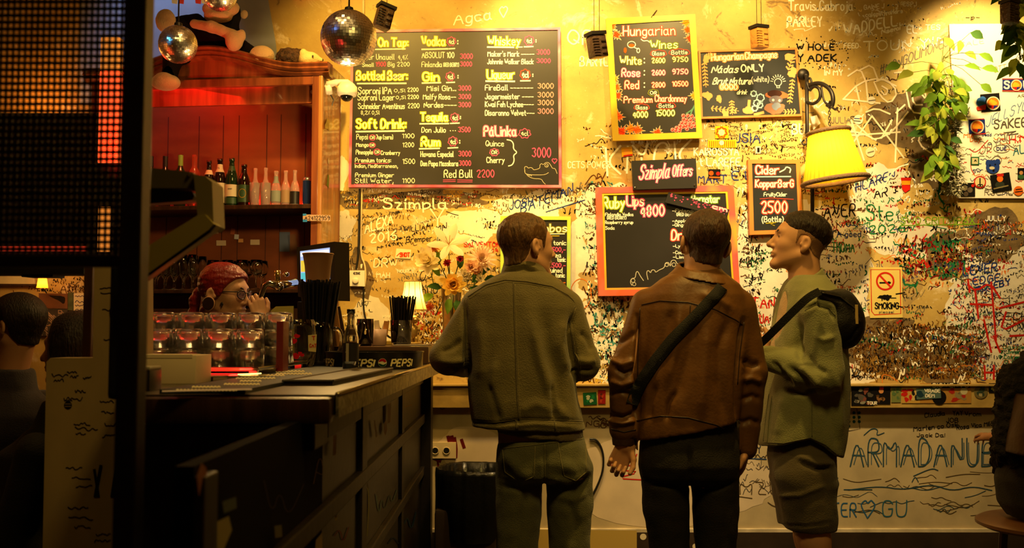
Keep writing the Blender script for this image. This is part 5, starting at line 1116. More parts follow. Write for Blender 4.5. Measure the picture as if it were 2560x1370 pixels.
b = MB(); b.box((-.05, -.02, 0), (.05, .02, .02), .004); b.build('tray', mat('yellow_tray', (.6, .42, .05), .5), t)
b = MB(); b.tube([(-.045, 0, .09), (.01, 0, .04), (.048, 0, .021)], .005, 8); b.build('black_clip', M_BLACK, t)
t = thing('paper_menu', 'flat menu papers lying on the raised shelf at the bar end', 'papers', (P(1050, 868, 4.6).x, 4.55, PZ))
b = MB(); b.box((-.1, -.14, 0), (.05, .1, .006), .001); b.build('papers', mat('menu_paper', (.35, .3, .25), .6), t)
# -------- small lamp on a bear figure
LX = P(1034, 830, 5.0).x; s5 = 1/S(5.0)
LP = thing('table_lamp', 'small table lamp with a cream shade on a golden bear figure', 'lamp', (LX, 5.0, PZ))
z0 = P(1030, 775, 5.0).z-PZ; z1 = P(1030, 704, 5.0).z-PZ
b = MB(); b.lathe([(35*s5, z0), (29*s5, z0+(z1-z0)*.3), (23*s5, z0+(z1-z0)*.7), (21*s5, z1)], 10, Matrix.Translation((-8*s5*.3, 0, 0)), cap=False); b.build('lamp_shade', M_SHADE2, LP)
b = MB()
for a in range(10):
    q_ = 2*math.pi*a/10; b.tube([(r_*s5*math.cos(q_)-8*s5*.3, r_*s5*math.sin(q_), z) for r_, z in ((35.3, z0), (29.3, z0+(z1-z0)*.3), (23.3, z0+(z1-z0)*.7), (21.3, z1))], .0015, 5)
for r_, z in ((35, z0), (21, z1)): b.tube([(r_*s5*math.cos(k_*.314)-8*s5*.3, r_*s5*math.sin(k_*.314), z) for k_ in range(20)], .0025, 6, closed=True)
b.build('shade_ribs', mat('gold_braid', (.45, .28, .05), .5), LP)
GD = mat('golden_glaze', (.60, .40, .10), .25, metal=.4, var=.3, vscale=30)
b = MB(); bz = .0
b.lathe([(.040, 0), (.040, .008), (.033, .012)], 24)
b.ball((0, 0, .065), (.024, .022, .036)); b.ball((.004, -.006, .125), (.021, .021, .021)); b.ball((.012, -.024, .122), (.009, .009, .008)); b.ball((-.012, .0, .143), .007); b.ball((.020, .0, .143), .007)
b.tube([(-.013, 0, .04), (-.015, 0, .01)], [.012, .010], 10); b.tube([(.013, 0, .04), (.015, 0, .01)], [.012, .010], 10); b.tube([(-.02, -.004, .085), (-.030, -.014, .06)], [.009, .007], 8); b.tube([(.02, -.004, .085), (.028, -.016, .07)], [.009, .007], 8); b.tube([(0, .012, .01), (-.004, .012, z0+.03)], .005, 8)
b.build('bear_figure', GD, LP, smooth=True)
b = MB(); b.ball((0, 0, z0+(z1-z0)*.62), .02, 12); b.build('bulb', M_BULB, LP, smooth=True)
lamp('table_lamp_light', 'POINT', (LX, 5.0, PZ+z0+(z1-z0)*.55), 3.2, (1, .68, .24), None, .025)
# -------- vase and flowers
VX = P(1128, 800, 5.12).x
t = thing('flower_vase', 'tall ribbed amber glass vase of mixed flowers behind the olive jacket', 'vase', (VX, 5.12, PZ))
b = MB(); b.lathe([(.035, 0), (.045, .006), (.042, .12), (.052, .30), (.049, .30), (.039, .12), (.04, .012), (.002, .01)], 48, rmod=lambda a, z: 1+.03*math.cos(24*a)); b.build('vessel', mat('amber_ribbed_vase', (.85, .62, .25), .06, trans=.85, ior=1.45), t, smooth=True)
FR_ = random.Random(12)
def petal(bm, o_, d, n, L, W, curl, mi=0):
    d = d.normalized(); n = (n-d*n.dot(d)).normalized(); s_ = d.cross(n); prev = None
    for t_, ww in ((0, .25), (.3, .85), (.6, 1), (.85, .7), (1, .1)):
        c_ = o_+d*L*t_+n*L*curl*t_*t_; a = bm.verts.new(c_+s_*W*.5*ww+n*W*.15*ww); m_ = bm.verts.new(c_); e = bm.verts.new(c_-s_*W*.5*ww+n*W*.15*ww)
        if prev:
            for q_ in ((prev[0], prev[1], m_, a), (prev[1], prev[2], e, m_)): f = bm.faces.new(q_); f.smooth = True; f.material_index = mi
        prev = (a, m_, e)
def flower(px, py, D, r, kind, col, label, face=(0, -1, .35), name='flower', cat='flower'):
    c_ = P(px, py, D); t = thing(name, label, cat, c_); R_m = r/S(D)
    f = Vector(face).normalized(); q_ = f.to_track_quat('Z', 'Y'); b = MB()
    mp_ = shade_mat(name+'_petals_%d_%d' % (px, py), col, .35)
    if kind == 'lily':
        for j in range(6):
            a = j*math.pi/3+.2; d = q_ @ Vector((math.cos(a), math.sin(a), .75)); petal(b.bm, Vector((0, 0, 0)), d, q_ @ Vector((0, 0, -1)), R_m*1.1, R_m*.42, .35)
    elif kind == 'mum':
        for lay in range(5):
            for j in range(16):
                a = j*math.pi/8+lay*.2; up = .05+.42*lay; d = q_ @ Vector((math.cos(a), math.sin(a), up)); petal(b.bm, Vector((0, 0, 0)), d, q_ @ Vector((0, 0, -1 if lay < 2 else 1)), R_m*(1-.1*lay), R_m*.17, .12)
    else:
        for lay in range(6):
            for j in range(9):
                a = j*math.pi/4.5+lay*.4; up = .15+.5*lay; d = q_ @ Vector((math.cos(a), math.sin(a), up)); petal(b.bm, Vector((FR_.gauss(0, .05)*R_m, 0, 0)), d, q_ @ Vector((0, 0, 1)), R_m*(1-.11*lay)*FR_.uniform(.8, 1.15), R_m*.5, FR_.uniform(.1, .5))
    b.build('petals', mp_, t)
    b = MB(); v_ = Vector((VX, 5.12, PZ+.02))-c_; b.tube([f*-.01, Vector((v_.x*.25, v_.y*.4, -R_m*1.5)), Vector((v_.x*.9, v_.y*.95, .30-(c_.z-PZ))), v_], .003, 5); b.build('stem', M_STEM, t)
    if kind == 'lily':
        b = MB()
        for j in range(5): a = j*1.257; b.tube([f*.0, q_ @ Vector((.2*R_m*math.cos(a), .2*R_m*math.sin(a), .6*R_m))], .0014, 5)
        b.build('stamens', mat('stamen', (.6, .3, .03), .6), t)
flower(1122, 612, 5.05, 50, 'lily', (.90, .82, .55), 'large white lily at the top of the bouquet', (.05, -1, .5), 'lily')
flower(1070, 655, 5.03, 40, 'peony', (.96, .84, .48), 'pale yellow peony at the left of the bouquet', (-.3, -1, .3), 'peony')
flower(1203, 648, 5.05, 42, 'mum', (.95, .72, .48), 'peach chrysanthemum at the right of the bouquet', (.25, -1, .3), 'chrysanthemum')
flower(1133, 712, 4.98, 34, 'peony', (.94, .62, .10), 'orange yellow marigold low in the middle of the bouquet', (0, -1, .1), 'marigold')
flower(1118, 658, 5.0, 11, 'peony', (.45, .03, .03), 'small dark red bloom below the lily', (0, -1, .2), 'carnation')
flower(1150, 648, 5.0, 10, 'peony', (.42, .03, .05), 'tiny dark red bloom right of the lily stem', (0, -1, .2), 'carnation')
flower(1176, 668, 5.0, 22, 'peony', (.94, .62, .36), 'peach rose between the lily and the chrysanthemum', (.2, -1, .2), 'rose')
flower(1162, 690, 5.0, 20, 'peony', (.85, .75, .50), 'cream rose right above the marigold', (.1, -1, .2), 'rose')
flower(1190, 676, 5.02, 14, 'peony', (.85, .42, .18), 'small orange rose below the chrysanthemum', (.2, -1, .1), 'rose')
flower(1200, 696, 5.02, 13, 'peony', (.85, .75, .45), 'small cream rose at the lower right of the bouquet', (.2, -1, .1), 'rose')
flower(1084, 618, 5.06, 20, 'mum', (.75, .22, .06), 'red sprig behind the pale yellow peony', (-.3, -1, .5), 'sprig')
flower(1075, 768, 5.06, 14, 'mum', (.75, .16, .05), 'low red sprig drooping left of the vase', (-.5, -1, -.2), 'sprig')
t = thing('bouquet_leaves', 'dark green leaves among the flowers in the amber vase', 'leaves', (VX, 5.12, PZ+.30))
b = MB(); rn = random.Random(9)
for px, py, L_, dx, dz in ((1098, 660, .08, -.2, 1), (1180, 706, .10, .5, .4), (1175, 718, .09, .4, -.2), (1084, 735, .09, -.7, -.5), (1140, 750, .11, .2, -.6), (1160, 745, .10, .5, -.5), (1210, 700, .08, 1, .1), (1125, 745, .09, -.1, -.8), (1100, 690, .07, -.6, .6), (1150, 672, .08, .2, 1), (1195, 690, .08, .8, .5), (1104, 720, .08, -.8, .1)):
    leaf(b.bm, P(px, py, 5.08), Vector((dx, -.4, dz)), Vector((rn.uniform(-.3, .3), -1, .4)), L_, L_*.5, rn.randint(0, 1))
wbuild(b, 'foliage', [M_LEAF3, M_LEAF], t)
# -------- beer tap column, paper cup, screen
TC = thing('beer_tap', 'chrome beer tap on a dark column behind the glass mugs', 'tap', (P(787, 800, 4.2).x, 4.2+.02, CT))
cx = TC.location.x
b = MB(); b.box((-.072, -.035, 0), (.072, .05, .268), .006); b.build('column', M_BLACKWOOD, TC, auto=40)
def tl(x, y, D): return P(x, y, D)-TC.location
b = MB(); b.tube([tl(738, 706, 4.2), tl(712, 712, 4.12), tl(690, 712, 4.08), tl(672, 708, 4.06), tl(662, 714, 4.06), tl(652, 740, 4.05), tl(646, 775, 4.05)], [.016, .017, .019, .013, .010, .010, .0095], 14); b.build('spout', M_CHROME, TC, smooth=True)
b = MB(); b.tube([tl(694, 706, 4.08), tl(694, 690, 4.08), tl(694, 676, 4.08)], [.010, .013, .013], 12); b.build('tap_handle', mat('brass_knob', (.75, .5, .2), .2, metal=.9), TC, smooth=True)
b = MB(); b.ball(tl(698, 716, 4.08), .020, 14); b.ball(tl(715, 686, 4.12), (.014, .014, .011), 12); b.build('valve_body', M_CHROME, TC, smooth=True)
CU = thing('tapered_cup', 'brown waisted cup standing on the tap column before the lit screen', 'cup', (P(794, 700, 4.22).x, 4.225, CT+.268))
hz = P(794, 634, 4.2).z-(CT+.268); s4 = 1/S(4.2)
b = MB(); b.lathe([(34*s4, 0), (31*s4, hz*.25), (30*s4, hz*.45), (33*s4, hz*.75), (38*s4, hz*.98), (38.5*s4, hz), (36.5*s4, hz), (31*s4, hz*.7), (.004, hz*.2)], 40); b.build('cup_body', mat('brown_ceramic', (.22, .10, .04), .5), CU, smooth=True)
b = MB(); b.tube([(38.2*s4*math.cos(a), 38.2*s4*math.sin(a), hz) for a in [k_*math.pi/20 for k_ in range(40)]], .003, 6, closed=True); b.build('rim', mat('tan_rim', (.45, .25, .1), .5), CU, smooth=True)
DS = 4.42
SCN = thing('till_screen', 'black framed till screen lit pale blue behind the brown cup', 'screen', P(795, 680, DS), .0)
M_SCR = mat('lit_screen', (.3, .4, .6), .3, emit=(.40, .55, .95), estr=.85)
b = MB(); c4 = [(742, 618), (836, 604), (836, 752), (745, 742)]
A = [P(742, 618, DS), P(836, 604, DS-.06), P(838, 752, DS-.06), P(745, 742, DS)]
Bk = [q_+Vector((.055, .06, 0)) for q_ in A]
bm = b.bm
va = [bm.verts.new(q_) for q_ in A]; vb = [bm.verts.new(q_) for q_ in Bk]
bm.faces.new(va); bm.faces.new(vb[::-1])
for k_ in range(4): bm.faces.new((va[k_], vb[k_], vb[(k_+1) % 4], va[(k_+1) % 4]))
wbuild(b, 'housing', mat('till_plastic', (.03, .022, .015), .45), SCN)
def scr(u, v, off=.0015):
    p = A[0].lerp(A[1], u); q_ = A[3].lerp(A[2], u); r_ = p.lerp(q_, v); n = (A[1]-A[0]).cross(A[3]-A[0]).normalized()
    if n.y > 0: n = -n
    return r_+n*off
def spanel(u0, v0, u1, v1, nm, m_, off):
    b = MB(); b.face([scr(u0, v0, off), scr(u1, v0, off), scr(u1, v1, off), scr(u0, v1, off)]); wbuild(b, nm, m_, SCN)
spanel(.09, .09, .88, .92, 'display', M_SCR, .0012)
spanel(.10, .28, .24, .50, 'yellow_key', mat('screen_yellow', (.6, .5, .1), .3, emit=(.8, .6, .05), estr=.9), .002)
spanel(.10, .52, .24, .66, 'cyan_key', mat('screen_cyan', (.1, .5, .5), .3, emit=(.1, .65, .7), estr=.8), .002)
spanel(.10, .12, .86, .20, 'header_bar', mat('screen_white', (.8, .8, .9), .3, emit=(.8, .85, 1), estr=1.0), .002)
b = MB(); b.tube([P(800, 740, 4.46), P(800, 860, 4.46)], .02, 12); b.lathe([(.07, 0), (.07, .01), (.02, .016)], 24, Matrix.Translation((P(800, 860, 4.46).x, 4.46, PZ))); wbuild(b, 'stand', M_BLACK, SCN)
# ================================================================ back-bar cabinet
DC = 5.1; ROT = math.radians(-6)
CX = P(806, 400, DC).x
CAB = thing('bar_cabinet', 'tall varnished wooden back bar cabinet with a wavy crest lit red inside', 'cabinet', (CX, DC, 0), ROT)
CW = 1.26; CD = .33
MC = Matrix.Translation((CX, DC, 0)) @ Matrix.Rotation(ROT, 4, 'Z')
def cz(y, D=DC): return P(800, y, D).z
def cw(l): return MC @ Vector(l)
zs = cz(510); zlow = cz(722); zt = cz(205)
def cpart(b, nm, m_, **k_): return b.build(nm, m_, CAB, **k_)
b = MB(); b.box((-CW, CD-.02, 0), (0, CD, cz(190))); cpart(b, 'back_panel', mat('red_pine_boards', (.27, .075, .025), .42, bump=.1, bscale=14, var=.5, vscale=2.2, stretch=(1, 1, 2.2)))
b = MB()
for x in (-.19, -.33, -.41, -.57, -.66, -.80, -.98, -1.1): b.box((x-.002, CD-.0215, zlow), (x+.002, CD-.0195, cz(250)))
cpart(b, 'board_grooves', mat('dark_groove_wood', (.05, .012, .006), .7))  # thin dark lines between the boards
b = MB(); b.box((-.026, 0, 0), (0, CD-.02, cz(190)), .002); cpart(b, 'side_panel', M_HONEY)
b = MB(); b.box((-CW, 0, 0), (-CW+.03, CD-.02, cz(190)), .002); cpart(b, 'side_panel', M_HONEY)
b = MB(); b.box((-.055, -.012, 0), (-.02, .02, cz(190)), .003); cpart(b, 'front_stile', M_REDWOOD)
b = MB(); b.box((-.020, -.018, 0), (.002, .02, cz(190)), .007); cpart(b, 'front_moulding', M_HONEY, auto=40)
b = MB(); b.box((-CW, -.012, 0), (-CW+.05, .02, cz(190)), .003); cpart(b, 'front_stile', M_REDWOOD)
for nm, z, th, y0 in (('upper_shelf', zs, .022, -.005), ('lower_shelf', zlow, .02, -.005)):
    b = MB(); b.box((-CW+.03, y0, z-th), (-.026, CD-.02, z), .003); cpart(b, nm, M_DARKWOOD)
b = MB(); b.box((-CW+.03, .0, 0), (-.03, .02, zlow-.10)); cpart(b, 'lower_doors', M_DARKWOOD)
b = MB(); b.box((-CW+.03, .06, cz(250)), (-.03, .08, cz(205))); cpart(b, 'light_pelmet', M_REDWOOD)
# serpentine crest
def crest(u):            # u: 0 right .. 1 left, height of the top edge
    a = abs(u-.5)*2
    return .105*(.5+.5*math.cos(min(1, a/.78)*math.pi))
z0 = cz(186)
n = 48
b = MB(); bm = b.bm
prof = [(-.005, -.012), (-.030, .004), (-.022, .014), (-.044, .024), (-.036, .036), (-.050, .046), (-.040, .056), (0, .060), (.05, .060), (.05, -.012)]
rings = []
for i in range(n+1):
    u = i/n; x = .035-u*(CW+.07)
    rings.append([bm.verts.new((x, y, z0+crest(u)+z)) for y, z in prof])
for a_, c_ in zip(rings, rings[1:]):
    for j in range(len(prof)): bm.faces.new((a_[j], a_[(j+1) % len(prof)], c_[(j+1) % len(prof)], c_[j]))
bm.faces.new(rings[0]); bm.faces.new(rings[-1][::-1])
cpart(b, 'crest_moulding', M_REDWOOD, auto=35)
b = MB(); poly = [(.0, cz(205)), (-CW, cz(205))]+[(-CW+CW*i/24, z0+crest(1-i/24)) for i in range(25)]
b.prism(poly, 1, .012, .03); cpart(b, 'crest_board', M_REDWOOD)
b = MB(); b.box((.0, 0, z0), (.035, CD-.04, z0+.055), .006); cpart(b, 'side_cornice', M_HONEY)
b = MB(); b.box((-CW+.03, -.016, cz(212)), (-.05, .012, cz(192)), .003); cpart(b, 'lower_moulding', M_REDWOOD)
b = MB(); b.lathe([(.012, 0), (.010, .006), (.003, .008)], 16, Matrix.Translation((-.075, .06, cz(222))) @ Matrix.Rotation(math.pi/2, 4, 'X')); cpart(b, 'cap_bolt', M_WHITE)
# red light strips (lit fittings) under the crest and along the shelf
b = MB(); b.box((-CW+.06, .035, cz(206)), (-.3, .05, cz(203))); cpart(b, 'red_light_strip', M_REDLED)
b = MB(); b.box((-CW+.06, CD-.045, zs+.001), (-.14, CD-.03, zs+.010)); cpart(b, 'red_light_strip', M_REDLED)
q_ = cw((-.72, .04, cz(212))); o = lamp('cabinet_red_light', 'AREA', q_, 2.2, (1, .02, .008), cw((-.8, .30, zs+.2)), .5)
q_ = cw((-1.1, -.02, cz(225))); lamp('cabinet_red_light_left', 'POINT', q_, 2.0, (1, .02, .008), None, .05)
for x in (-.45, -.27, -.62): lamp('shelf_red_light', 'POINT', cw((x, CD-.06, zs+.03)), 1.3, (1, .02, .01), None, .02)
lamp('crest_red_wash', 'SPOT', (-1.75, 4.1, 1.95), 60, (1, .03, .015), cw((-.62, .0, cz(175))), .06, 34, 1.0)
lamp('cabinet_warm_spot', 'SPOT', (-1.0, 4.0, 3.5), 26, (1, .5, .13), cw((-.5, .3, 2.2)), .05, 50, .9)
lamp('back_bar_fill', 'SPOT', (-1.1, 3.6, 3.4), 30, (1, .6, .2), (-1.15, 4.5, 1.4), .06, 50, .9)  # unseen spot added to brighten the flutes and the barmaid
# -------- bottles on the upper shelf
def tinted(nm, col, rough=.04): return mat(nm, col, rough, trans=.92, ior=1.45)
M_BROWN = mat('brown_bottle_glass', (.02, .006, .003), .06, trans=.3, coat=.5); M_GREENB = mat('green_bottle_glass', (.012, .035, .010), .06, trans=.3, coat=.5); M_DARKB = mat('black_bottle_glass', (.008, .006, .006), .08, coat=.5)
def bottle(px, ptop, rpx, prof, m_, label, base=511, parts=(), name='bottle', yy=.12):
    # stands on the shelf at local depth yy; px gives its place along the shelf
    # solve for the local x whose projection is px
    lo, hi = -CW, 0
    for _ in range(40):
        mid = (lo+hi)/2; w_ = cw((mid, yy, zs+.1)); q_ = 1280+F*w_.x/(w_.y*math.cos(TH)+(w_.z-CAMZ)*math.sin(TH))
        if q_ < px: lo = mid
        else: hi = mid
    w_ = cw(((lo+hi)/2, yy, zs)); D_ = w_.y; h = P(px, ptop, D_).z-zs; r = rpx/S(D_)
    t = thing(name, label, 'can' if name == 'drinks_can' else 'bottle', w_+Vector((0, 0, .0005)), 0, 'bottles on the red lit shelf')
    b = MB(); b.lathe([(r*q0, h*z) for q0, z in prof], 24); b.build('vessel', m_, t, smooth=True)
    for nm, z0_, z1_, k_, mm in parts:
        rr = lambda z: r*np.interp(z, [z for q0, z in prof[:8]], [q0 for q0, z in prof[:8]])
        b = MB(); b.lathe([(rr(z0_)*1.02+.0003, h*z0_), (rr((z0_+z1_)/2)*1.02+.0003, h*(z0_+z1_)/2), (rr(z1_)*1.02+.0003, h*z1_)], 24, cap=False)
        b.build(nm, mm, t, smooth=True)
    return t, h, r
BEER = [(.9, 0), (1, .02), (1, .58), (.85, .68), (.46, .80), (.38, .93), (.46, .94), (.46, 1), (.3, 1)]
SODA = [(.9, 0), (1, .02), (1, .50), (.8, .62), (.42, .74), (.38, .92), (.46, .94), (.46, 1), (.3, 1)]
WINE = [(1, 0), (1, .6), (.9, .68), (.42, .78), (.4, .9), (.42, .95), (.42, 1), (.42, 1), (.3, 1)]
LBL = mat('cream_paper_label', (.72, .62, .42), .6); LBG = mat('dark_green_label', (.03, .08, .03), .5); LBK = mat('black_label', (.012, .01, .01), .5); LBR = mat('faded_label', (.35, .22, .12), .6)
for px, tp_, m_, lb, cap in ((376, 391, M_DARKB, 'dark bottle with a black neck, leftmost above the till arm', LBK), (412, 391, M_DARKB, 'black necked bottle second from the post above the till arm', LBK), (450, 388, M_GREENB, 'bottle with a bright green neck foil above the till arm', mat('green_foil', (.20, .42, .06), .4)), (485, 388, mat('red_clear_bottle', (.8, .2, .1), .05, trans=.8), 'clear bottle glowing red beside the green necked one', None)):
    bottle(px, tp_, 15, WINE, m_, lb, parts=((('neck_foil', .80, .995, 1, cap),) if cap else ()), yy=.16)
def lettered(t, h, r, s, z, sz, c=BK):
    k_ = InkC((t.location.x, t.location.y), r*1.03, t.location.z+h*z); k_.text(s, -sz*len(s)*.28, 0, sz*len(s)*.56, sz, c, sz*.17, layer=1, jit=.1); k_.build('lettering', t)
t, h, r = bottle(522, 402, 14, BEER, M_BROWN, 'brown beer bottle with a pale neck label, left of the IPA bottle', parts=(('neck_label', .70, .80, 1, LBL),))
t, h, r = bottle(549, 397, 15.5, BEER, M_BROWN, 'brown beer bottle with a large cream label lettered IPA', parts=(('body_label', .10, .50, 1, LBL), ('neck_label', .72, .88, 1, LBL))); lettered(t, h, r, 'IPA', .24, 22); lettered(t, h, r*.72, 'PA', .78, 8)
t, h, r = bottle(579, 396, 15.5, BEER, M_GREENB, 'green beer bottle with a round white label', parts=(('body_label', .22, .46, 1, LBL), ('lower_label', .08, .20, 1, LBG), ('neck_label', .74, .84, 1, LBG))); lettered(t, h, r, 'sopi', .36, 9)
t, h, r = bottle(610, 412, 16, BEER, M_BROWN, 'dark brown beer bottle with an oval gold ringed label', parts=(('body_label', .12, .52, 1, LBG),))
k_ = InkC((t.location.x, t.location.y), r*1.03, t.location.z+h*.32); k_.ring((0, 0), 19, 3, (.65, .5, .15), 1, 24, 23); k_.build('gold_ring', t)
M_CLEARRED = mat('clear_soda_glass', (.95, .75, .68), .05, trans=.75)
bottle(638, 421, 11, SODA, M_CLEARRED, 'small clear soda bottle with an orange label behind the left ice glass', parts=(('body_label', .3, .52, 1, LBR),), yy=.17)
bottle(664, 420, 11, SODA, M_CLEARRED, 'small cola bottle with a dark blue label behind the right ice glass', parts=(('body_label', .45, .62, 1, mat('cola_label', (.05, .03, .12), .5)),), yy=.17)
for px, lb in ((637, 'tumbler of red lit ice, left of the pair on the shelf'), (664, 'tumbler of red lit ice, right of the pair on the shelf')):
    t, h, r = bottle(px, 458, 13, [(.8, 0), (.9, .02), (1, 1), (.92, 1), (.8, .1), (.02, .08)], M_CLEARRED, lb, name='tumbler', yy=.08); t['category'] = 'glass'
bottle(690, 428, 13, SODA, M_CLEARRED, 'round shouldered clear bottle with a grey oval label', parts=(('body_label', .15, .45, 1, mat('grey_oval_label', (.25, .28, .25), .6)), ('neck_label', .66, .85, 1, mat('grey_oval_label', (.25, .28, .25)))))
bottle(714, 427, 11.5, SODA, M_CLEARRED, 'slim clear bottle with a tan label beside the black labelled one', parts=(('body_label', .12, .46, 1, LBR),))
bottle(737, 426, 11.5, SODA, M_CLEARRED, 'slim clear bottle with a black label beside the can', parts=(('body_label', .08, .42, 1, LBK),))
t, h, r = bottle(768, 444, 11, [(.85, 0), (1, .04), (1, .92), (.86, 1), (.8, 1), (.8, .98), (.1, .98)], mat('can_silver', (.5, .48, .5), .25, metal=.9), 'slim blue and silver energy drink can at the right end of the shelf', name='drinks_can', parts=(('blue_panel', .10, .88, 1, mat('can_blue', (.02, .05, .22), .25, metal=.5)),))
# -------- glasses on the lower shelf
def flute_mesh():
    b = MB(); b.lathe([(.024, 0), (.022, .003), (.004, .008), (.004, .055), (.020, .085), (.024, .13), (.021, .185), (.0195, .185), (.0215, .13), (.017, .09), (.002, .07)], 16); return b.build('champagne_flute', M_GLASS, smooth=True)
FL = flute_mesh(); i = 0
for row_, y in enumerate((.06, .125, .19)):
    for j in range(8):
        x = -.715-.051*j-.02*(row_ % 2); o = FL if i == 0 else dup(FL, (0, 0, 0)); o.location = cw((x, y, zlow+.0008)); setp(o, 'slender champagne flute in the %s row on the lower cabinet shelf' % ('front', 'middle', 'back')[row_], 'glass', 'flutes on the lower cabinet shelf'); i += 1
b = MB(); b.lathe([(.026, 0), (.027, .003), (.031, .085), (.029, .085), (.025, .008), (.002, .006)], 16); SG = b.build('shot_tumbler', M_GLASS, smooth=True); i = 0
for row_, y in enumerate((.06, .13)):
    for j in range(2):
        o = SG if i == 0 else dup(SG, (0, 0, 0)); o.location = cw((-1.14-.07*j, y, zlow+.0008)); setp(o, 'short plain tumbler left of the flutes in the %s row' % ('front', 'back')[row_], 'glass', 'short tumblers beside the flutes'); i += 1
b = MB(); b.lathe([(.030, 0), (.028, .003), (.004, .010), (.004, .06), (.028, .085), (.035, .115), (.030, .155), (.0285, .155), (.033, .115), (.026, .09), (.002, .075)], 18); WG = b.build('wine_glass', M_GLASS, smooth=True); i = 0
for row_, y in enumerate((.07, .15)):
    for j in range(4):
        o = WG if i == 0 else dup(WG, (0, 0, 0)); o.location = cw((-.37-.078*j, y, zlow+.0008)); setp(o, 'stemmed wine glass in the %s row behind the barmaid' % ('front', 'back')[row_], 'glass', 'wine glasses on the lower cabinet shelf'); i += 1
# -------- cards and small papers on the back panel
def card(px0, py0, px1, py1, m_, label, D=DC+.36, cat='card', t_=0):
    pts = [P(x, y, D) for x, y in rect(px0, py0, px1, py1, t_)]; c_ = sum(pts, Vector())/4
    inv = MC.inverted()
    yl = CD-.0225
    L = []
    for x, y in rect(px0, py0, px1, py1, t_):
        u = P(x, y, 1.0); d = u-Vector((0, 0, CAMZ)); o_ = inv @ Vector((0, 0, CAMZ)); dl = inv.to_3x3() @ d; kk = (yl-o_.y)/dl.y; L.append(cw(o_+dl*kk))
    c_ = sum(L, Vector())/4; nrm = (MC.to_3x3() @ Vector((0, -1, 0)))*.0012
    b = MB(); f0 = [b.bm.verts.new(q_-c_) for q_ in L]; f1 = [b.bm.verts.new(q_-c_+nrm) for q_ in L]
    b.bm.faces.new(f1); b.bm.faces.new(f0[::-1])
    for j in range(4): b.bm.faces.new((f0[j], f1[j], f1[(j+1) % 4], f0[(j+1) % 4]))
    o = b.build('note_card', m_); o.location = c_; setp(o, label, cat); return o
CRD = mat('plain_card', (.55, .42, .28), .6)
card(541, 601, 565, 614, CRD, 'small pale card on the cabinet back above the flutes'); card(626, 599, 649, 612, CRD, 'small pale card on the cabinet back above the wine glasses')
card(530, 563, 547, 584, mat('hand_card', (.30, .20, .10), .6), 'faded sticker high on the cabinet back beside the till arm', t_=.1); card(577, 571, 587, 586, mat('red_sticker', (.45, .12, .05), .5), 'small red sticker on the cabinet back', t_=.15); card(586, 586, 597, 598, mat('blue_white_sticker', (.5, .5, .55), .5), 'tiny blue and white sticker on the cabinet back', t_=.1); card(596, 597, 608, 606, mat('orange_sticker', (.6, .3, .1), .5), 'tiny orange sticker on the cabinet back')
card(699, 580, 725, 629, mat('blue_grey_poster', (.10, .13, .22), .5), 'small blue grey poster on the cabinet back left of the screen', cat='poster'); card(722, 586, 742, 640, mat('brown_print', (.16, .07, .03), .5), 'narrow brown print beside the blue grey poster', cat='poster', t_=-.12)
PLT2 = Ink(5.06); PLT2.poly([(757, 536), (826, 538), (826, 553), (757, 552)], (.72, .6, .5), 1); PLT2.poly([(757, 534), (766, 534), (766, 539), (757, 540)], (.2, .5, .8), 2); PLT2.poly([(757, 548), (768, 549), (768, 555), (757, 555)], (.2, .5, .8), 2)
PLT2.text('A24122959', 762, 550, 62, 10, (.12, .08, .08), 1.5, layer=3, jit=.05); o = PLT2.build('number_plate'); seat(o, P(792, 545, 5.06)); setp(o, 'small pale strip numbered A24122959 on the cabinet front post', 'plate')
# cabinet-side stickers
for px, py, w_, h_, c_, lb in ((820, 312, 6, 16, (.7, .6, .3), 'small cartoon shaped scrap sticker on the cabinet side below the camera'), (826, 400, 6, 14, (.75, .7, .6), 'torn white sticker halfway down the cabinet side'), (822, 455, 5, 16, (.45, .5, .2), 'torn green and white sticker low on the cabinet side')):
    I = InkX(P(809, 400, DC).x+.004+.0); I.X = CX+.012
    I.blob((px, py), w_, h_, c_, 1, 18, .4, px); o = I.build('sticker'); seat(o, I.v[0].copy()); setp(o, lb, 'sticker')
# -------- dome camera
DM = thing('security_camera', 'white dome security camera on a bracket beside the drinks menu', 'camera', P(818, 215, 5.02))
b = MB(); b.tube([P(x, y, 5.0) for x, y in ((818, 212), (840, 206), (868, 207), (884, 216))], [.018, .016, .018, .012], 12); b.tube([P(820, 212, 5.0), P(826, 236, 5.02)], [.02, .012], 12); b.lathe([(.03, 0), (.03, .012)], 20, Matrix.Translation(P(816, 222, 5.02)) @ Matrix.Rotation(math.pi/2, 4, 'Y')); wbuild(b, 'bracket', M_WHITE, DM, smooth=True)
c_ = P(868, 228, 5.0)
b = MB(); b.lathe([(.0, .045), (.030, .042), (.050, .02), (.052, -.008), (.046, -.024), (.030, -.028)], 32, Matrix.Translation(c_)); wbuild(b, 'housing', M_WHITE, DM, smooth=True)
b = MB(); b.ball(c_+Vector((-.002, -.004, -.022)), .033, 24); wbuild(b, 'dome_lens', mat('smoked_dome', (.01, .01, .01), .06, coat=.6), DM, smooth=True)
b = MB(); b.tube([P(826, 236, 5.05), P(834, 250, 5.06), P(830, 264, 5.07)], .003, 6); wbuild(b, 'lead', M_BLACK, DM)
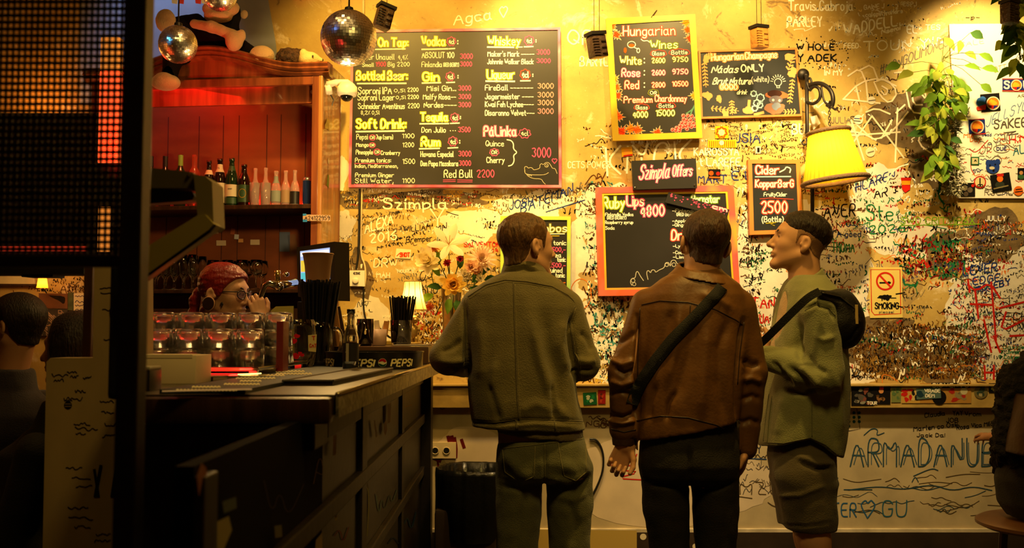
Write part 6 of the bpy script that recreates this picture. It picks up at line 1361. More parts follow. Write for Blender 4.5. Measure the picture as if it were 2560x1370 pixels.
# -------- mirror balls
def mirror_ball(px, py, rpx, D, label, up):
    c_ = P(px, py, D); r = rpx/S(D); t = thing('mirror_ball', label, 'mirror ball', c_, .3)
    b = MB(); nz = 30; rn = random.Random(px)
    for i in range(nz):
        a0 = -math.pi/2+math.pi*i/nz; a1 = a0+math.pi/nz; am = (a0+a1)/2; nx = max(4, int(2*nz*math.cos(am)))
        for j in range(nx):
            b0 = 2*math.pi*j/nx; b1 = b0+2*math.pi/nx*.95; a1_ = a0+(a1-a0)*.94
            vs = [Vector((math.cos(a)*math.cos(bb), math.cos(a)*math.sin(bb), math.sin(a)))*r for a, bb in ((a0, b0), (a0, b1), (a1_, b1), (a1_, b0))]
            cc = sum(vs, Vector())/4; ax_ = Vector((rn.uniform(-1, 1), rn.uniform(-1, 1), rn.uniform(-1, 1))).normalized(); Rm = Matrix.Rotation(rn.gauss(0, .11), 3, ax_)
            f = b.bm.faces.new([b.bm.verts.new(cc+Rm @ (v-cc)) for v in vs])
    me_m = mat('mirror_tile', (.9, .88, .85), .30, metal=1)
    bmesh.ops.recalc_face_normals(b.bm, faces=b.bm.faces[:]); me = bpy.data.meshes.new('mirror_tiles'); b.bm.to_mesh(me); b.bm.free(); link('mirror_tiles', me, me_m, t)
    b = MB(); b.ball((0, 0, 0), r*.985, 32); b.build('core', mat('grout', (.06, .045, .03), .7), t, smooth=True)
    b = MB(); b.lathe([(.02, r*.98), (.018, r+.012), (.006, r+.018)], 16); b.tube([(0, 0, r+.015), (0, 0, r+up)], .004, 6); b.build('hanging_chain', M_METAL, t)
mirror_ball(872, 95, 71, 4.2, 'large mirror ball hanging before the corner of the drinks menu', 1.05)
mirror_ball(445, 111, 48, 4.6, 'small mirror ball hanging before the plush monkey on the left', 1.0)
mirror_ball(550, -14, 43, 4.75, 'mirror ball half out of the picture over the head of the plush monkey', .8)
# unseen coloured pin spots, added for mirror ball glints and blue dots
lamp('ball_glint_blue', 'SPOT', (-1.9, 2.6, 3.3), 26, (.08, .3, 1), P(850, 85, 4.2), .02, 4.5, .5)
lamp('ball_glint_cyan', 'SPOT', (-2.3, 3.0, 2.9), 20, (.1, .6, 1), P(438, 105, 4.6), .02, 3.6, .5)
lamp('ball_glint_red', 'SPOT', (-1.2, 3.0, 1.9), 10, (1, .05, .03), P(862, 110, 4.2), .02, 4.5, .5)
lamp('disco_dot_jeans', 'SPOT', (.6, 1.4, 3.2), 6, (.02, .06, 1), P(1440, 1128, 3.52), .004, 1.0, .7)
lamp('disco_dot_sleeve', 'SPOT', (.9, 1.6, 3.2), 4, (.05, .06, 1), P(1452, 808, 3.55), .004, 1.0, .7)
# -------- bunting
BU = thing('bunting', 'string of red and white paper flags at the very top left', 'bunting', P(470, -14, 4.9))
for x, c_ in ((436, (.75, .72, .68)), (452, (.65, .05, .05)), (495, (.65, .04, .04)), (510, (.7, .7, .68))):
    b = MB(); quadbox(b, [(x-9, -16), (x+9, -16), (x+7, 10), (x-6, 8)], 4.9, 4.902); wbuild(b, 'flag', mat('flag_%d' % int(c_[1]*100), c_, .7), BU)
b = MB(); b.tube([P(380, -18, 4.9), P(470, -14, 4.9), P(540, -22, 4.9)], .003, 6); wbuild(b, 'cord', M_METAL, BU)
# -------- till arm (back of a tilted touch terminal), near the post
M_TILL = mat('olive_grey_plastic', (.22, .17, .055), .45); M_TILLD = mat('dark_olive_plastic', (.10, .075, .03), .5)
DT = 2.05
TA = thing('till_terminal', 'olive grey till terminal with a slanted plate seen from behind beside the post', 'till', P(480, 560, DT))
b = MB(); quadbox(b, [(330, 414), (478, 430), (490, 440), (492, 480), (475, 470), (330, 470)], DT, DT+.06); wbuild(b, 'upper_arm', M_TILLD, TA)
b = MB(); quadbox(b, [(330, 470), (478, 478), (486, 490), (480, 500), (460, 503), (330, 512)], DT+.012, DT+.05); wbuild(b, 'cable_cover', M_BLACK, TA)
b = MB(); quadbox(b, [(484, 436), (512, 440), (530, 455), (534, 562), (524, 572), (494, 540)], DT-.01, DT+.07); wbuild(b, 'hinge_post', M_TILL, TA)
b = MB(); A0 = [(330, 640), (494, 538), (512, 536), (534, 560), (522, 574), (350, 698), (330, 712)]; quadbox(b, A0, DT-.025, DT+.03); wbuild(b, 'slanted_plate', mat('olive_yellow_plastic', (.34, .26, .05), .4), TA)
b = MB(); b.tube([P(330, 716, DT-.02), P(350, 702, DT-.02), P(524, 578, DT-.02), P(537, 562, DT-.015)], .004, 6); wbuild(b, 'edge_gasket', M_BLACK, TA)
b = MB(); b.ball(P(473, 437, DT-.002), .004, 10); wbuild(b, 'screw', M_CHROME, TA)
b = MB()
bx = P(322, 720, DT+.05); b.box((bx.x-.03, DT+.02, CT), (bx.x+.02, DT+.10, P(345, 560, DT).z), .01); wbuild(b, 'stand', M_BLACK, TA)
# ================================================================ people: smooth implicit surfaces meshed once per figure part
def smin(a, b, k):
    if k <= 0: return np.minimum(a, b)
    h = np.clip(.5+.5*(b-a)/k, 0, 1); return b*(1-h)+a*h-k*h*(1-h)
class Sdf:
    def __init__(s): s.ops = []
    def u(s, f, k=.01): s.ops.append((f, k, 0)); return s
    def sub(s, f, k=.01): s.ops.append((f, k, 1)); return s
    def cut(s, f, k=.002): s.ops.append((f, k, 2)); return s
    def __call__(s, p):
        d = np.full(len(p), 9.0)
        for f, k, m_ in s.ops:
            e = f(p)
            if m_ == 0: d = smin(d, e, k)
            elif m_ == 1: d = -smin(-d, e, k)
            else: d = -smin(-d, -e, k)
        return d
def V3(a): return np.array(a, float)
def caps(a, b, ra, rb):
    a, b = V3(a), V3(b); ba = b-a; l2 = float(ba@ba) or 1e-9
    def f(p):
        t = np.clip((p-a)@ba/l2, 0, 1); return np.linalg.norm(p-a-t[:, None]*ba, axis=1)-(ra+(rb-ra)*t)
    return f
def ell(c, r, R=None):
    c, r = V3(c), V3(r)
    def f(p):
        q = p-c
        if R is not None: q = q @ R
        k0 = np.linalg.norm(q/r, axis=1); k1 = np.linalg.norm(q/(r*r), axis=1)+1e-9
        return k0*(k0-1)/k1
    return f
def plane(n, pt):                                  # negative on the side n points away from
    n = V3(n)/np.linalg.norm(n); pt = V3(pt); return lambda p: (p-pt)@n
def loft(st, ex=2.4, cap=.0, lean=None):
    """st: (z, cx, cy, rx, ry) stations"""
    st = sorted(st); Z = V3([q[0] for q in st]); C = [V3([q[i] for q in st]) for i in range(1, 5)]
    def f(p):
        z = np.clip(p[:, 2], Z[0], Z[-1]); cx, cy, rx, ry = [np.interp(z, Z, c_) for c_ in C]
        q = (np.abs((p[:, 0]-cx)/rx)**ex+np.abs((p[:, 1]-cy)/ry)**ex)**(1/ex)
        d = (q-1)*np.minimum(rx, ry)
        dz = np.maximum(Z[0]-p[:, 2], p[:, 2]-Z[-1])
        return np.where(dz > 0, np.sqrt(np.maximum(d, 0)**2+dz**2), np.maximum(d, dz))
    return f
def shell(f, t): return lambda p: np.abs(f(p))-t
def xf(f, M):
    Mi = np.array(M.inverted()); R = Mi[:3, :3]; t = Mi[:3, 3]
    sc = 1/np.linalg.norm(R[:, 0]) if True else 1
    return lambda p: f(p @ R.T+t)*sc
def nets(f, lo, hi, h):
    """naive surface nets on a block-sparse grid -> verts, quads"""
    lo = V3(lo); n = np.ceil((V3(hi)-lo)/h/8).astype(int)*8+1; B = 8
    nb = (n-1)//B
    bi = np.stack(np.meshgrid(*[np.arange(q) for q in nb], indexing='ij'), -1).reshape(-1, 3)
    dc = f(lo+(bi*B+B/2)*h); act = bi[np.abs(dc) < B*h*.87*1.5+.004]
    G = np.full(n, 1.0, np.float32)
    sgn = np.where(dc < 0, -1.0, 1.0)
    for (i, j, k), s_ in zip(bi[sgn < 0], sgn[sgn < 0]): G[i*B:i*B+B+1, j*B:j*B+B+1, k*B:k*B+B+1] = -1
    off = np.stack(np.meshgrid(*[np.arange(B+1)]*3, indexing='ij'), -1).reshape(-1, 3)
    for s0 in range(0, len(act), 250):
        a = act[s0:s0+250]; idx = (a[:, None, :]*B+off[None]).reshape(-1, 3)
        G[idx[:, 0], idx[:, 1], idx[:, 2]] = f(lo+idx*h)
    S_ = G < 0
    c = np.zeros(n-1, np.int8)
    for dx in (0, 1):
        for dy in (0, 1):
            for dz in (0, 1): c += S_[dx:n[0]-1+dx, dy:n[1]-1+dy, dz:n[2]-1+dz]
    cells = np.argwhere((c > 0) & (c < 8)); ids = -np.ones(n-1, np.int64); ids[tuple(cells.T)] = np.arange(len(cells))
    acc = np.zeros((len(cells), 3)); cnt = np.zeros(len(cells))
    cor = [(i, j, k) for i in (0, 1) for j in (0, 1) for k in (0, 1)]
    for a in cor:
        for ax in range(3):
            if a[ax] == 0:
                b = list(a); b[ax] = 1
                ga = G[cells[:, 0]+a[0], cells[:, 1]+a[1], cells[:, 2]+a[2]]; gb = G[cells[:, 0]+b[0], cells[:, 1]+b[1], cells[:, 2]+b[2]]
                m_ = (ga < 0) != (gb < 0); t = np.where(m_, ga/(ga-gb+1e-12), 0)
                q = np.tile(V3(a), (len(cells), 1)); q[:, ax] = t
                acc += q*m_[:, None]; cnt += m_
    verts = lo+(cells+acc/cnt[:, None])*h
    quads = []
    for ax in range(3):
        o1, o2 = [q for q in range(3) if q != ax]
        sl0 = [slice(1, None)]*3; sl0[ax] = slice(0, -1)
        a = S_[tuple(slice(0, -1) if q == ax else slice(1, -1) for q in range(3))]; b = S_[tuple(slice(1, None) if q == ax else slice(1, -1) for q in range(3))]
        e = np.argwhere(a != b); fl = a[tuple(e.T)]
        base = e.copy(); base[:, o1] += 1; base[:, o2] += 1
        def cid(d1, d2):
            q = base.copy(); q[:, o1] -= d1; q[:, o2] -= d2; return ids[tuple(q.T)]
        q = np.stack([cid(0, 0), cid(1, 0), cid(1, 1), cid(0, 1)], 1)
        flip = fl if ax != 1 else ~fl
        q[~flip] = q[~flip][:, ::-1]
        quads.append(q)
    return verts, np.concatenate(quads)
def smooth_v(v, q, it=2, lam=.5):
    e = np.concatenate([q[:, [0, 1]], q[:, [1, 2]], q[:, [2, 3]], q[:, [3, 0]]])
    for _ in range(it):
        s_ = np.zeros_like(v); c = np.zeros(len(v))
        np.add.at(s_, e[:, 0], v[e[:, 1]]); np.add.at(c, e[:, 0], 1); np.add.at(s_, e[:, 1], v[e[:, 0]]); np.add.at(c, e[:, 1], 1)
        v = v+lam*(s_/np.maximum(c, 1)[:, None]-v)
    return v
def vnormals(v, q):
    n = np.cross(v[q[:, 2]]-v[q[:, 0]], v[q[:, 3]]-v[q[:, 1]]); N_ = np.zeros_like(v)
    for i in range(4): np.add.at(N_, q[:, i], n)
    return N_/(np.linalg.norm(N_, axis=1)[:, None]+1e-12)
def to_px(v):
    z = v[:, 1]*math.cos(TH)+(v[:, 2]-CAMZ)*math.sin(TH); y = -v[:, 1]*math.sin(TH)+(v[:, 2]-CAMZ)*math.cos(TH)
    return 1280+F*v[:, 0]/z, 685-F*y/z
def wrinkle(v, q, folds=(), nz=0, nscale=9, seed=0, stretch=(1, 1, 1), back=False):
    N_ = vnormals(v, q); d = np.zeros(len(v))
    if len(folds):
        px, py = to_px(v); fr = (N_[:, 1] < .1) if not back else np.ones(len(v), bool)
        for pts, w_, a in folds:
            a = a*1.7
            best = np.full(len(v), 1e9); tt = np.zeros(len(v)); n = len(pts)-1
            for i in range(n):
                p0, p1 = V3(pts[i]), V3(pts[i+1]); e = p1-p0; t = np.clip(((px-p0[0])*e[0]+(py-p0[1])*e[1])/(e@e), 0, 1)
                dd = np.hypot(px-p0[0]-t*e[0], py-p0[1]-t*e[1]); m_ = dd < best; best = np.where(m_, dd, best); tt = np.where(m_, (i+t)/n, tt)
            d += fr*a*np.exp(-(best/w_)**2)*np.clip(np.minimum(tt, 1-tt)*5+.25, 0, 1)
    if nz:
        sx, sy, sz = stretch
        d += nz*np.array([mnoise.noise((x*nscale*sx+seed, y*nscale*sy, z*nscale*sz))+.5*mnoise.noise((x*nscale*2.3*sx, y*nscale*2.3*sy+seed, z*nscale*2.3*sz)) for x, y, z in v])
    return v+N_*d[:, None]
def mesh_obj(name, v, q, m_, parent, label=None):
    me = bpy.data.meshes.new(name); L = np.array(parent.location) if parent else 0
    me.from_pydata((v-L).tolist(), [], q.tolist()); me.update()
    return link(name, me, m_, parent, label, True)
def bounds(*pts, pad=.1):
    a = V3(pts); return a.min(0)-pad, a.max(0)+pad
def sdf_obj(name, f, lo, hi, h, m_, parent, sm=1, label=None, **wr_):
    v, q = nets(f, lo, hi, h); v = smooth_v(v, q, sm)
    if wr_: v = wrinkle(v, q, **wr_)
    o = mesh_obj(name, v, q, m_, parent, label); o['_n'] = 0; del o['_n']
    return o, v, q
def bvh_of(v, q): return BVHTree.FromPolygons([tuple(p) for p in v], [tuple(int(i) for i in f) for f in q])
CAMP = Vector((0, 0, CAMZ))
def proj(bv, px, py, off=.002):
    d = (P(px, py, 3)-CAMP).normalized(); r_ = bv.ray_cast(CAMP, d)
    return (r_[0]-d*off) if r_[0] else None
def seam(bv, pts, r, name, m_, parent, off=.001, n=2, step=6, seg=6):
    l = []
    for a, b in zip(pts, pts[1:]):
        k_ = max(1, int(math.hypot(b[0]-a[0], b[1]-a[1])/step))
        l += [(a[0]+(b[0]-a[0])*i/k_, a[1]+(b[1]-a[1])*i/k_) for i in range(k_)]
    l.append(pts[-1]); pp = [proj(bv, x, y, off) for x, y in l]; pp = [p for p in pp if p]
    if len(pp) < 3: return None
    b = MB(); b.tube(pp, r, seg); return wbuild(b, name, m_, parent, smooth=True)
def band(bv, pts, wpx, th, name, m_, parent, step=8, off=.003):
    """a strap of width wpx pressed on the surface along pts"""
    l = []
    for a, b in zip(pts, pts[1:]):
        k_ = max(1, int(math.hypot(b[0]-a[0], b[1]-a[1])/step)); l += [(a[0]+(b[0]-a[0])*i/k_, a[1]+(b[1]-a[1])*i/k_) for i in range(k_)]
    l.append(pts[-1]); b = MB(); bm = b.bm; prev = None
    for i, p in enumerate(l):
        a_ = l[max(0, i-1)]; c_ = l[min(len(l)-1, i+1)]; dx, dy = c_[0]-a_[0], c_[1]-a_[1]; L_ = math.hypot(dx, dy); nx, ny = -dy/L_*wpx/2, dx/L_*wpx/2
        A_, B_2 = proj(bv, p[0]+nx, p[1]+ny, off+th), proj(bv, p[0]-nx, p[1]-ny, off+th)
        if not A_ or not B_2: continue
        md = proj(bv, p[0], p[1], off+th) or A_.lerp(B_2, .5)
        tow = (CAMP-md).normalized()
        row_ = [bm.verts.new(A_-tow*th*1.5), bm.verts.new(A_), bm.verts.new(md), bm.verts.new(B_2), bm.verts.new(B_2-tow*th*1.5)]
        if prev:
            for j in range(4): bm.faces.new((prev[j], prev[j+1], row_[j+1], row_[j]))
        prev = row_
    return wbuild(b, name, m_, parent, smooth=True)
# ---------------------------------------------------------------- head and hand kits (local: x right, y forward, z up, origin between the ears)
def head_sdf(jaw=1.0, nose=1.0):
    s = Sdf()
    s.u(ell((0, -.012, .045), (.0755, .097, .082)), 0).u(ell((0, .030, .010), (.064, .068, .075)), .03)
    s.u(ell((0, .040, -.045), (.054*jaw, .052, .055)), .03).u(caps((-.05*jaw, .0, -.045), (-.016, .076, -.092), .018, .014), .025).u(caps((.05*jaw, .0, -.045), (.016, .076, -.092), .018, .014), .025)
    s.u(ell((0, .078, -.090), (.022*jaw, .018, .016)), .018)
    s.u(ell((-.034, .060, -.010), (.024, .024, .022)), .02).u(ell((.034, .060, -.010), (.024, .024, .022)), .02)      # cheekbones
    s.u(caps((-.034, .078, .040), (.034, .078, .040), .012, .012), .018)                                              # brow
    for e in (-1, 1): s.sub(ell((e*.032, .101, .020), (.019, .016, .011)), .014)
    for e in (-1, 1): s.u(ell((e*.032, .076, .019), (.0125, .0125, .0115)), .002)
    for e in (-1, 1): s.u(caps((e*.020, .087, .026), (e*.045, .079, .025), .0035, .003), .004)                          # upper lids
    s.u(caps((0, .090, .024), (0, .114*1.0, -.016), .008, .012*nose), .012).u(ell((0, .113, -.018), (.011, .011*nose, .010)), .006)
    for e in (-1, 1): s.u(ell((e*.012, .100, -.022), (.008, .010, .008)), .005); s.sub(ell((e*.007, .108, -.030), (.004, .006, .004)), .003)
    s.u(caps((-.022, .084, -.048), (.022, .084, -.048), .008, .008), .010).u(caps((-.016, .096, -.046), (.016, .096, -.046), .0055, .0055), .005).u(caps((-.013, .094, -.058), (.013, .094, -.058), .0065, .0065), .005)
    s.sub(caps((-.022, .104, -.0515), (.022, .104, -.0515), .0025, .0025), .004)
    for e in (-1, 1):                                                                                                   # ears
        a = .35*e; R = np.array(Matrix.Rotation(a, 3, 'Z'))
        s.u(ell((e*.084, -.012, .004), (.009, .0195, .030), R), .008).u(ell((e*.078, -.006, -.022), (.007, .010, .012)), .006)
        s.sub(ell((e*.094, -.008, .005), (.0085, .0105, .017), R), .004); s.u(ell((e*.080, .006, -.002), (.006, .006, .008)), .004)
    return s
_sk = Sdf().u(ell((0, -.012, .045), (.0755, .097, .082)), 0).u(ell((0, .030, .010), (.064, .068, .075)), .03).u(ell((0, .040, -.045), (.054, .052, .055)), .03).u(caps((0, -.027, -.035), (0, -.034, -.16), .060, .063), .022)
def skull(p): return _sk(p)
def hair_local(top=.010, side=.004, z_f=.085, z_n=-.055, front=.055, sideburn=-.005):
    """short hair: a thickened skull kept above a line that runs from the forehead over the ears to the nape"""
    def f(p):
        y = p[:, 1]; zz = np.clip((p[:, 2]+.01)/.09, 0, 1); t = side+(top-side)*zz
        d = skull(p)-t
        line = np.interp(y, [-.11, -.06, -.03, -.012, .02, .035, .05, front+.02, .10], [z_n-.01, z_n, -.035, .030, .030, sideburn, .055, z_f, z_f+.012])
        d = d+(t-.001)*(1-np.clip((p[:, 2]-line)/.055, 0, 1))
        e_ = ell((.084, -.010, .0), (.020, .024, .034))(np.stack([np.abs(p[:, 0]), y, p[:, 2]], 1))
        return np.maximum(np.maximum(d, (line-p[:, 2])*.8), -e_)
    return f
def Mhead(c, fwd, pitch=0, roll=0, sc=1.0):
    yaw = math.atan2(-fwd[0], fwd[1])
    return Matrix.Translation(c) @ Matrix.Rotation(yaw, 4, 'Z') @ Matrix.Rotation(pitch, 4, 'X') @ Matrix.Rotation(roll, 4, 'Y') @ Matrix.Scale(sc, 4)
def hand_sdf(s, M, curl=.6, sc=1.0, thumb=1, spread=.0):
    """hand: x across the palm (thumb side = +x*thumb), y towards the finger tips, z = back of the hand"""
    def w_(q): return tuple(M @ (Vector(q)*sc))
    for i in range(4):
        x = (.030-.020*i)*thumb; s.u(caps(w_((x*.8, .0, 0)), w_((x, .075+(.004, .008, .004, -.006)[i], .002)), .013*sc, .0105*sc), .010*sc)
        b = Vector((x, .078+(.004, .008, .004, -.006)[i], .002)); L_ = (.040, .045, .042, .032)[i]; a = curl*.55
        for k_, (f_, r_) in enumerate(((1, .0092), (.62, .0082), (.5, .0072))):
            d = Vector((spread*(1.5-i)*thumb, math.cos(a), -math.sin(a))); e = b+d*L_*f_
            s.u(caps(w_(b), w_(e), r_*sc, (r_-.0008)*sc), .003*sc); b = e; a += curl*(.9+.08*i)
    t0, t1, t2, t3 = (.022*thumb, .012, -.004), (.046*thumb, .040, -.012), (.056*thumb, .068, -.020), (.054*thumb, .092, -.028)
    s.u(caps(w_(t0), w_(t1), .015*sc, .0125*sc), .010*sc).u(caps(w_(t1), w_(t2), .0115*sc, .0100*sc), .004*sc).u(caps(w_(t2), w_(t3), .0098*sc, .0085*sc), .003*sc)
    s.u(caps(w_((0, -.03, 0)), w_((0, .01, 0)), .024*sc, .022*sc), .015*sc)
    return s
def frame(o, y, z):
    y = Vector(y).normalized(); z = Vector(z); z = (z-y*z.dot(y)).normalized(); x = y.cross(z)
    return Matrix(((x.x, y.x, z.x, o[0]), (x.y, y.y, z.y, o[1]), (x.z, y.z, z.z, o[2]), (0, 0, 0, 1)))
def join_v(parts):
    V, Q, n = [], [], 0
    for v, q in parts: V.append(v); Q.append(q+n); n += len(v)
    return np.concatenate(V), np.concatenate(Q)
def rowsL(rows, D, dy=0):
    """(py, xl, xr, ry[, dD]) pixel rows at depth D -> loft stations"""
    out = []
    for r_ in rows:
        y, xl, xr, ry = r_[:4]; d = D+(r_[4] if len(r_) > 4 else 0); a, b = P(xl, y, d), P(xr, y, d); out.append((a.z, (a.x+b.x)/2, d, (b.x-a.x)/2, ry))
    return out
def Pt(x, y, D): return tuple(P(x, y, D))
M_SKIN = mat('skin', (.50, .245, .125), .5, bump=.04, bscale=160, spec=.4); M_SKIN2 = mat('fair_skin', (.58, .30, .17), .48, bump=.04, bscale=160, spec=.4)
def cloth(nm, c, rough=.8, b=.35, bs=220, var=.18, vs=14, sheen=.2): return mat(nm, c, rough, bump=b, bscale=bs, var=var, vscale=vs, sheen=sheen)
M_OLIVE = cloth('olive_drill_cotton', (.135, .105, .032)); M_JEAN = cloth('green_grey_denim', (.110, .105, .042), .8, .5, 300)
M_BROWNL = mat('brown_leather', (.15, .062, .015), .5, bump=.12, bscale=90, var=.25, vscale=9, spec=.4); M_BLKC = cloth('black_cloth', (.009, .006, .004), sheen=0); M_GRNSH = cloth('sage_green_cotton', (.235, .235, .105)); M_SHORT = cloth('dark_olive_shorts', (.075, .055, .026)); M_TEE = cloth('pale_pink_tee', (.50, .32, .20)); M_OLTEE = cloth('olive_tee', (.14, .10, .04))
def hairmat(nm, c): return mat(nm, c, .5, bump=.7, bscale=180, stretch=(1, 1, .25), var=.55, vscale=70)
M_HAIRB = hairmat('light_brown_hair', (.17, .075, .022)); M_HAIRD = hairmat('dark_brown_hair', (.065, .024, .009)); M_HAIRK = hairmat('black_brown_hair', (.022, .010, .005)); M_STUB = mat('cropped_stubble_hair', (.24, .115, .052), .6, bump=.4, bscale=300); M_HAIRR = mat('dyed_red_hair', (.22, .010, .006), .38, bump=.6, bscale=120, stretch=(1, 1, .3))
M_SHOE = mat('dark_shoes', (.02, .016, .012), .5)
# ---------------------------------------------------------------- man in the olive jacket
def head_parts(M, neck_to, rn_, sm=1, h=.0032, nose=1.0, jaw=1.0):
    s = Sdf(); hs = head_sdf(jaw, nose); s.u(xf(hs, M), 0)
    n0 = M @ Vector((0, -.026, -.035)); s.u(caps(tuple(n0), tuple(neck_to), rn_*.97, rn_*1.05), .022)
    c = M.translation; lo, hi = bounds(tuple(c), tuple(neck_to), pad=.155); v, q = nets(s, lo, hi, h); return smooth_v(v, q, sm), q
def brows(M, t, m_, z=.0):
    b = MB()
    for e in (-1, 1):
        pts = [M @ Vector((e*x, y, zz)) for x, y, zz in ((.014, .0955, .038), (.028, .094, .043), (.042, .085, .041), (.050, .074, .036))]; b.tube(pts, [.0032, .0036, .003, .0015], 6)
    wbuild(b, 'eyebrows', m_, t, smooth=True)
def eyes(M, t):
    for e in (-1, 1):
        b = MB(); b.ball(tuple(M @ Vector((e*.032, .0835, .0185))), .0062, 10); wbuild(b, 'iris', mat('dark_iris', (.03, .02, .015), .15), t, smooth=True)
D1 = 3.55
M1 = thing('person', 'man in an olive jacket and green grey jeans at the bar, head turned right', 'person', (P(1310, 900, D1).x, D1, 0))
c1 = Vector(Pt(1317, 624, D1)); H1 = Mhead(c1, (.87, .5), .0, -.03, .95)
neck1 = Pt(1305, 705, D1)
hv = head_parts(H1, neck1, .058)
b_ = Sdf().u(loft(rowsL([(700, 1240, 1380, .08), (760, 1185, 1425, .10), (900, 1195, 1420, .11), (1080, 1245, 1450, .10), (1190, 1248, 1470, .10)], D1)), 0)
hipL, hipR = Pt(1302, 1170, D1), Pt(1420, 1170, D1)
for hp, kx, ax in ((hipL, 1297, 1290), (hipR, 1424, 1424)):
    b_.u(caps(hp, Pt(kx, 1420, D1), .075, .055), .02).u(caps(Pt(kx, 1420, D1), Pt(ax, 1720, D1), .05, .04), .01)
sh1L, el1L, wr1L = Pt(1196, 765, D1), Pt(1120, 893, D1-.02), Pt(1172, 915, D1+.27)
sh1R, el1R, wr1R = Pt(1414, 772, D1), Pt(1456, 908, D1), Pt(1405, 912, D1+.25)
b_.u(caps(sh1L, el1L, .045, .036), .02).u(caps(el1L, wr1L, .036, .026), .01).u(caps(sh1R, el1R, .045, .036), .02).u(caps(el1R, wr1R, .036, .026), .01)
hand_sdf(b_, frame(Vector(wr1L)+Vector((0, .03, 0)), (.3, 1, -.1), (0, 0, 1)), .5, 1, 1); hand_sdf(b_, frame(Vector(wr1R)+Vector((0, .03, 0)), (-.5, 1, 0), (0, 0, 1)), .5, 1, -1)
lo, hi = bounds(Pt(1080, 700, D1), Pt(1500, 1760, D1), wr1L, wr1R, pad=.22); lo[2] = .03
bv_, bq = nets(b_, lo, hi, .0065); v, q = join_v([hv, (smooth_v(bv_, bq, 1), bq)])
mesh_obj('body', v, q, M_SKIN2, M1)
lo, hi = bounds(tuple(c1), pad=.15)
hs = Sdf().u(xf(hair_local(.013, .005, .098, -.060, .07, -.006), H1), 0)
v, q = nets(hs, lo, hi, .0032); v = wrinkle(smooth_v(v, q, 1), q, nz=.0022, nscale=70, stretch=(1, 1, .3)); mesh_obj('hair', v, q, M_HAIRB, M1)
brows(H1, M1, M_HAIRB); eyes(H1, M1)
# jacket
J = Sdf().u(loft(rowsL([(680, 1256, 1368, .075), (694, 1228, 1392, .095), (712, 1200, 1412, .108), (736, 1180, 1430, .118), (770, 1172, 1438, .128), (840, 1168, 1436, .138), (920, 1168, 1436, .142), (1000, 1173, 1446, .142), (1050, 1179, 1458, .138), (1078, 1182, 1464, .136)], D1), 2.5), 0)
J.u(caps(sh1L, el1L, .063, .060), .022).u(caps(el1L, wr1L, .062, .046), .02).u(caps(sh1R, el1R, .064, .060), .022).u(caps(el1R, wr1R, .062, .046), .02)
J.cut(plane((-.035, 0, -1), Pt(1320, 1079, D1-.13)), .004)
F1 = [([(1160, 760), (1166, 850), (1170, 940)], 7, -.012), ([(1432, 790), (1424, 830), (1440, 930), (1450, 960)], 7, -.013), ([(1300, 760), (1290, 900), (1262, 1030)], 14, -.004), ([(1360, 780), (1372, 870), (1400, 970), (1402, 1040)], 16, -.007), ([(1330, 800), (1350, 900), (1385, 1000), (1420, 1050)], 12, .006),
      ([(1222, 960), (1236, 1010), (1248, 1055)], 8, -.008), ([(1240, 900), (1228, 970), (1240, 1040)], 10, .005), ([(1380, 960), (1384, 1010), (1388, 1050)], 8, -.010), ([(1300, 1030), (1340, 1010), (1400, 1030)], 14, .004), ([(1200, 800), (1205, 880), (1200, 950)], 14, .006), ([(1410, 800), (1400, 860), (1415, 930)], 10, .006),
      ([(1100, 880), (1130, 870), (1155, 850)], 8, -.006), ([(1095, 900), (1130, 905), (1165, 900)], 8, .006), ([(1100, 925), (1130, 920), (1160, 925)], 6, -.006), ([(1440, 900), (1470, 905), (1488, 900)], 8, .006), ([(1430, 935), (1455, 925), (1485, 925)], 6, -.007), ([(1450, 830), (1470, 850), (1480, 880)], 8, -.005),
      ([(1170, 1055), (1240, 1060), (1310, 1048), (1460, 1052)], 4, -.0045), ([(1260, 1068), (1340, 1060), (1450, 1070)], 5, .003)]
lo, hi = bounds(Pt(1070, 670, D1), Pt(1500, 1090, D1), wr1L, wr1R, pad=.16)
v, q = nets(J, lo, hi, .0058); v = wrinkle(smooth_v(v, q, 1), q, folds=F1, nz=.0035, nscale=11, seed=2, stretch=(1, 1, .45))
JB = bvh_of(v, q); JK = mesh_obj('jacket', v, q, M_OLIVE, M1)
M_ST = cloth('olive_stitching', (.22, .17, .06)); M_OL2 = cloth('olive_seam', (.10, .075, .022))
for pts in ([(1170, 742), (1215, 712), (1262, 700), (1318, 704), (1380, 716), (1420, 738), (1434, 752)], [(1284, 706), (1286, 800), (1290, 900), (1294, 1000), (1298, 1052)], [(1174, 1052), (1240, 1056), (1300, 1048), (1380, 1050), (1462, 1054)], [(1386, 1052), (1388, 1076)], [(1290, 1050), (1291, 1076)], [(1436, 880), (1446, 900), (1450, 940)], [(1160, 748), (1164, 850), (1166, 930)], [(1436, 765), (1424, 800), (1438, 900)]):
    seam(JB, pts, .0022, 'seam', M_OL2, M1, .0006); seam(JB, [(x+4, y+5) for x, y in pts], .0010, 'stitching', M_ST, M1, .0005)
# standing collar: a shell round the neck, rolled at the top
cs = Sdf().u(shell(loft(rowsL([(645, 1266, 1350, .058), (668, 1262, 1356, .062), (700, 1250, 1372, .078)], D1), 2.2), .0065), 0).cut(plane((.10, .0, 1), Pt(1306, 652, D1))).cut(plane((0, 0, -1), Pt(1306, 702, D1)))
lo, hi = bounds(Pt(1245, 640, D1), Pt(1380, 705, D1), pad=.09)
v, q = nets(cs, lo, hi, .0035); v = wrinkle(smooth_v(v, q, 1), q, folds=[([(1262, 682), (1310, 672), (1356, 690)], 4, -.004), ([(1270, 668), (1310, 660), (1346, 674)], 4, .003)], nz=.002, nscale=22); mesh_obj('collar', v, q, M_OLIVE, M1)
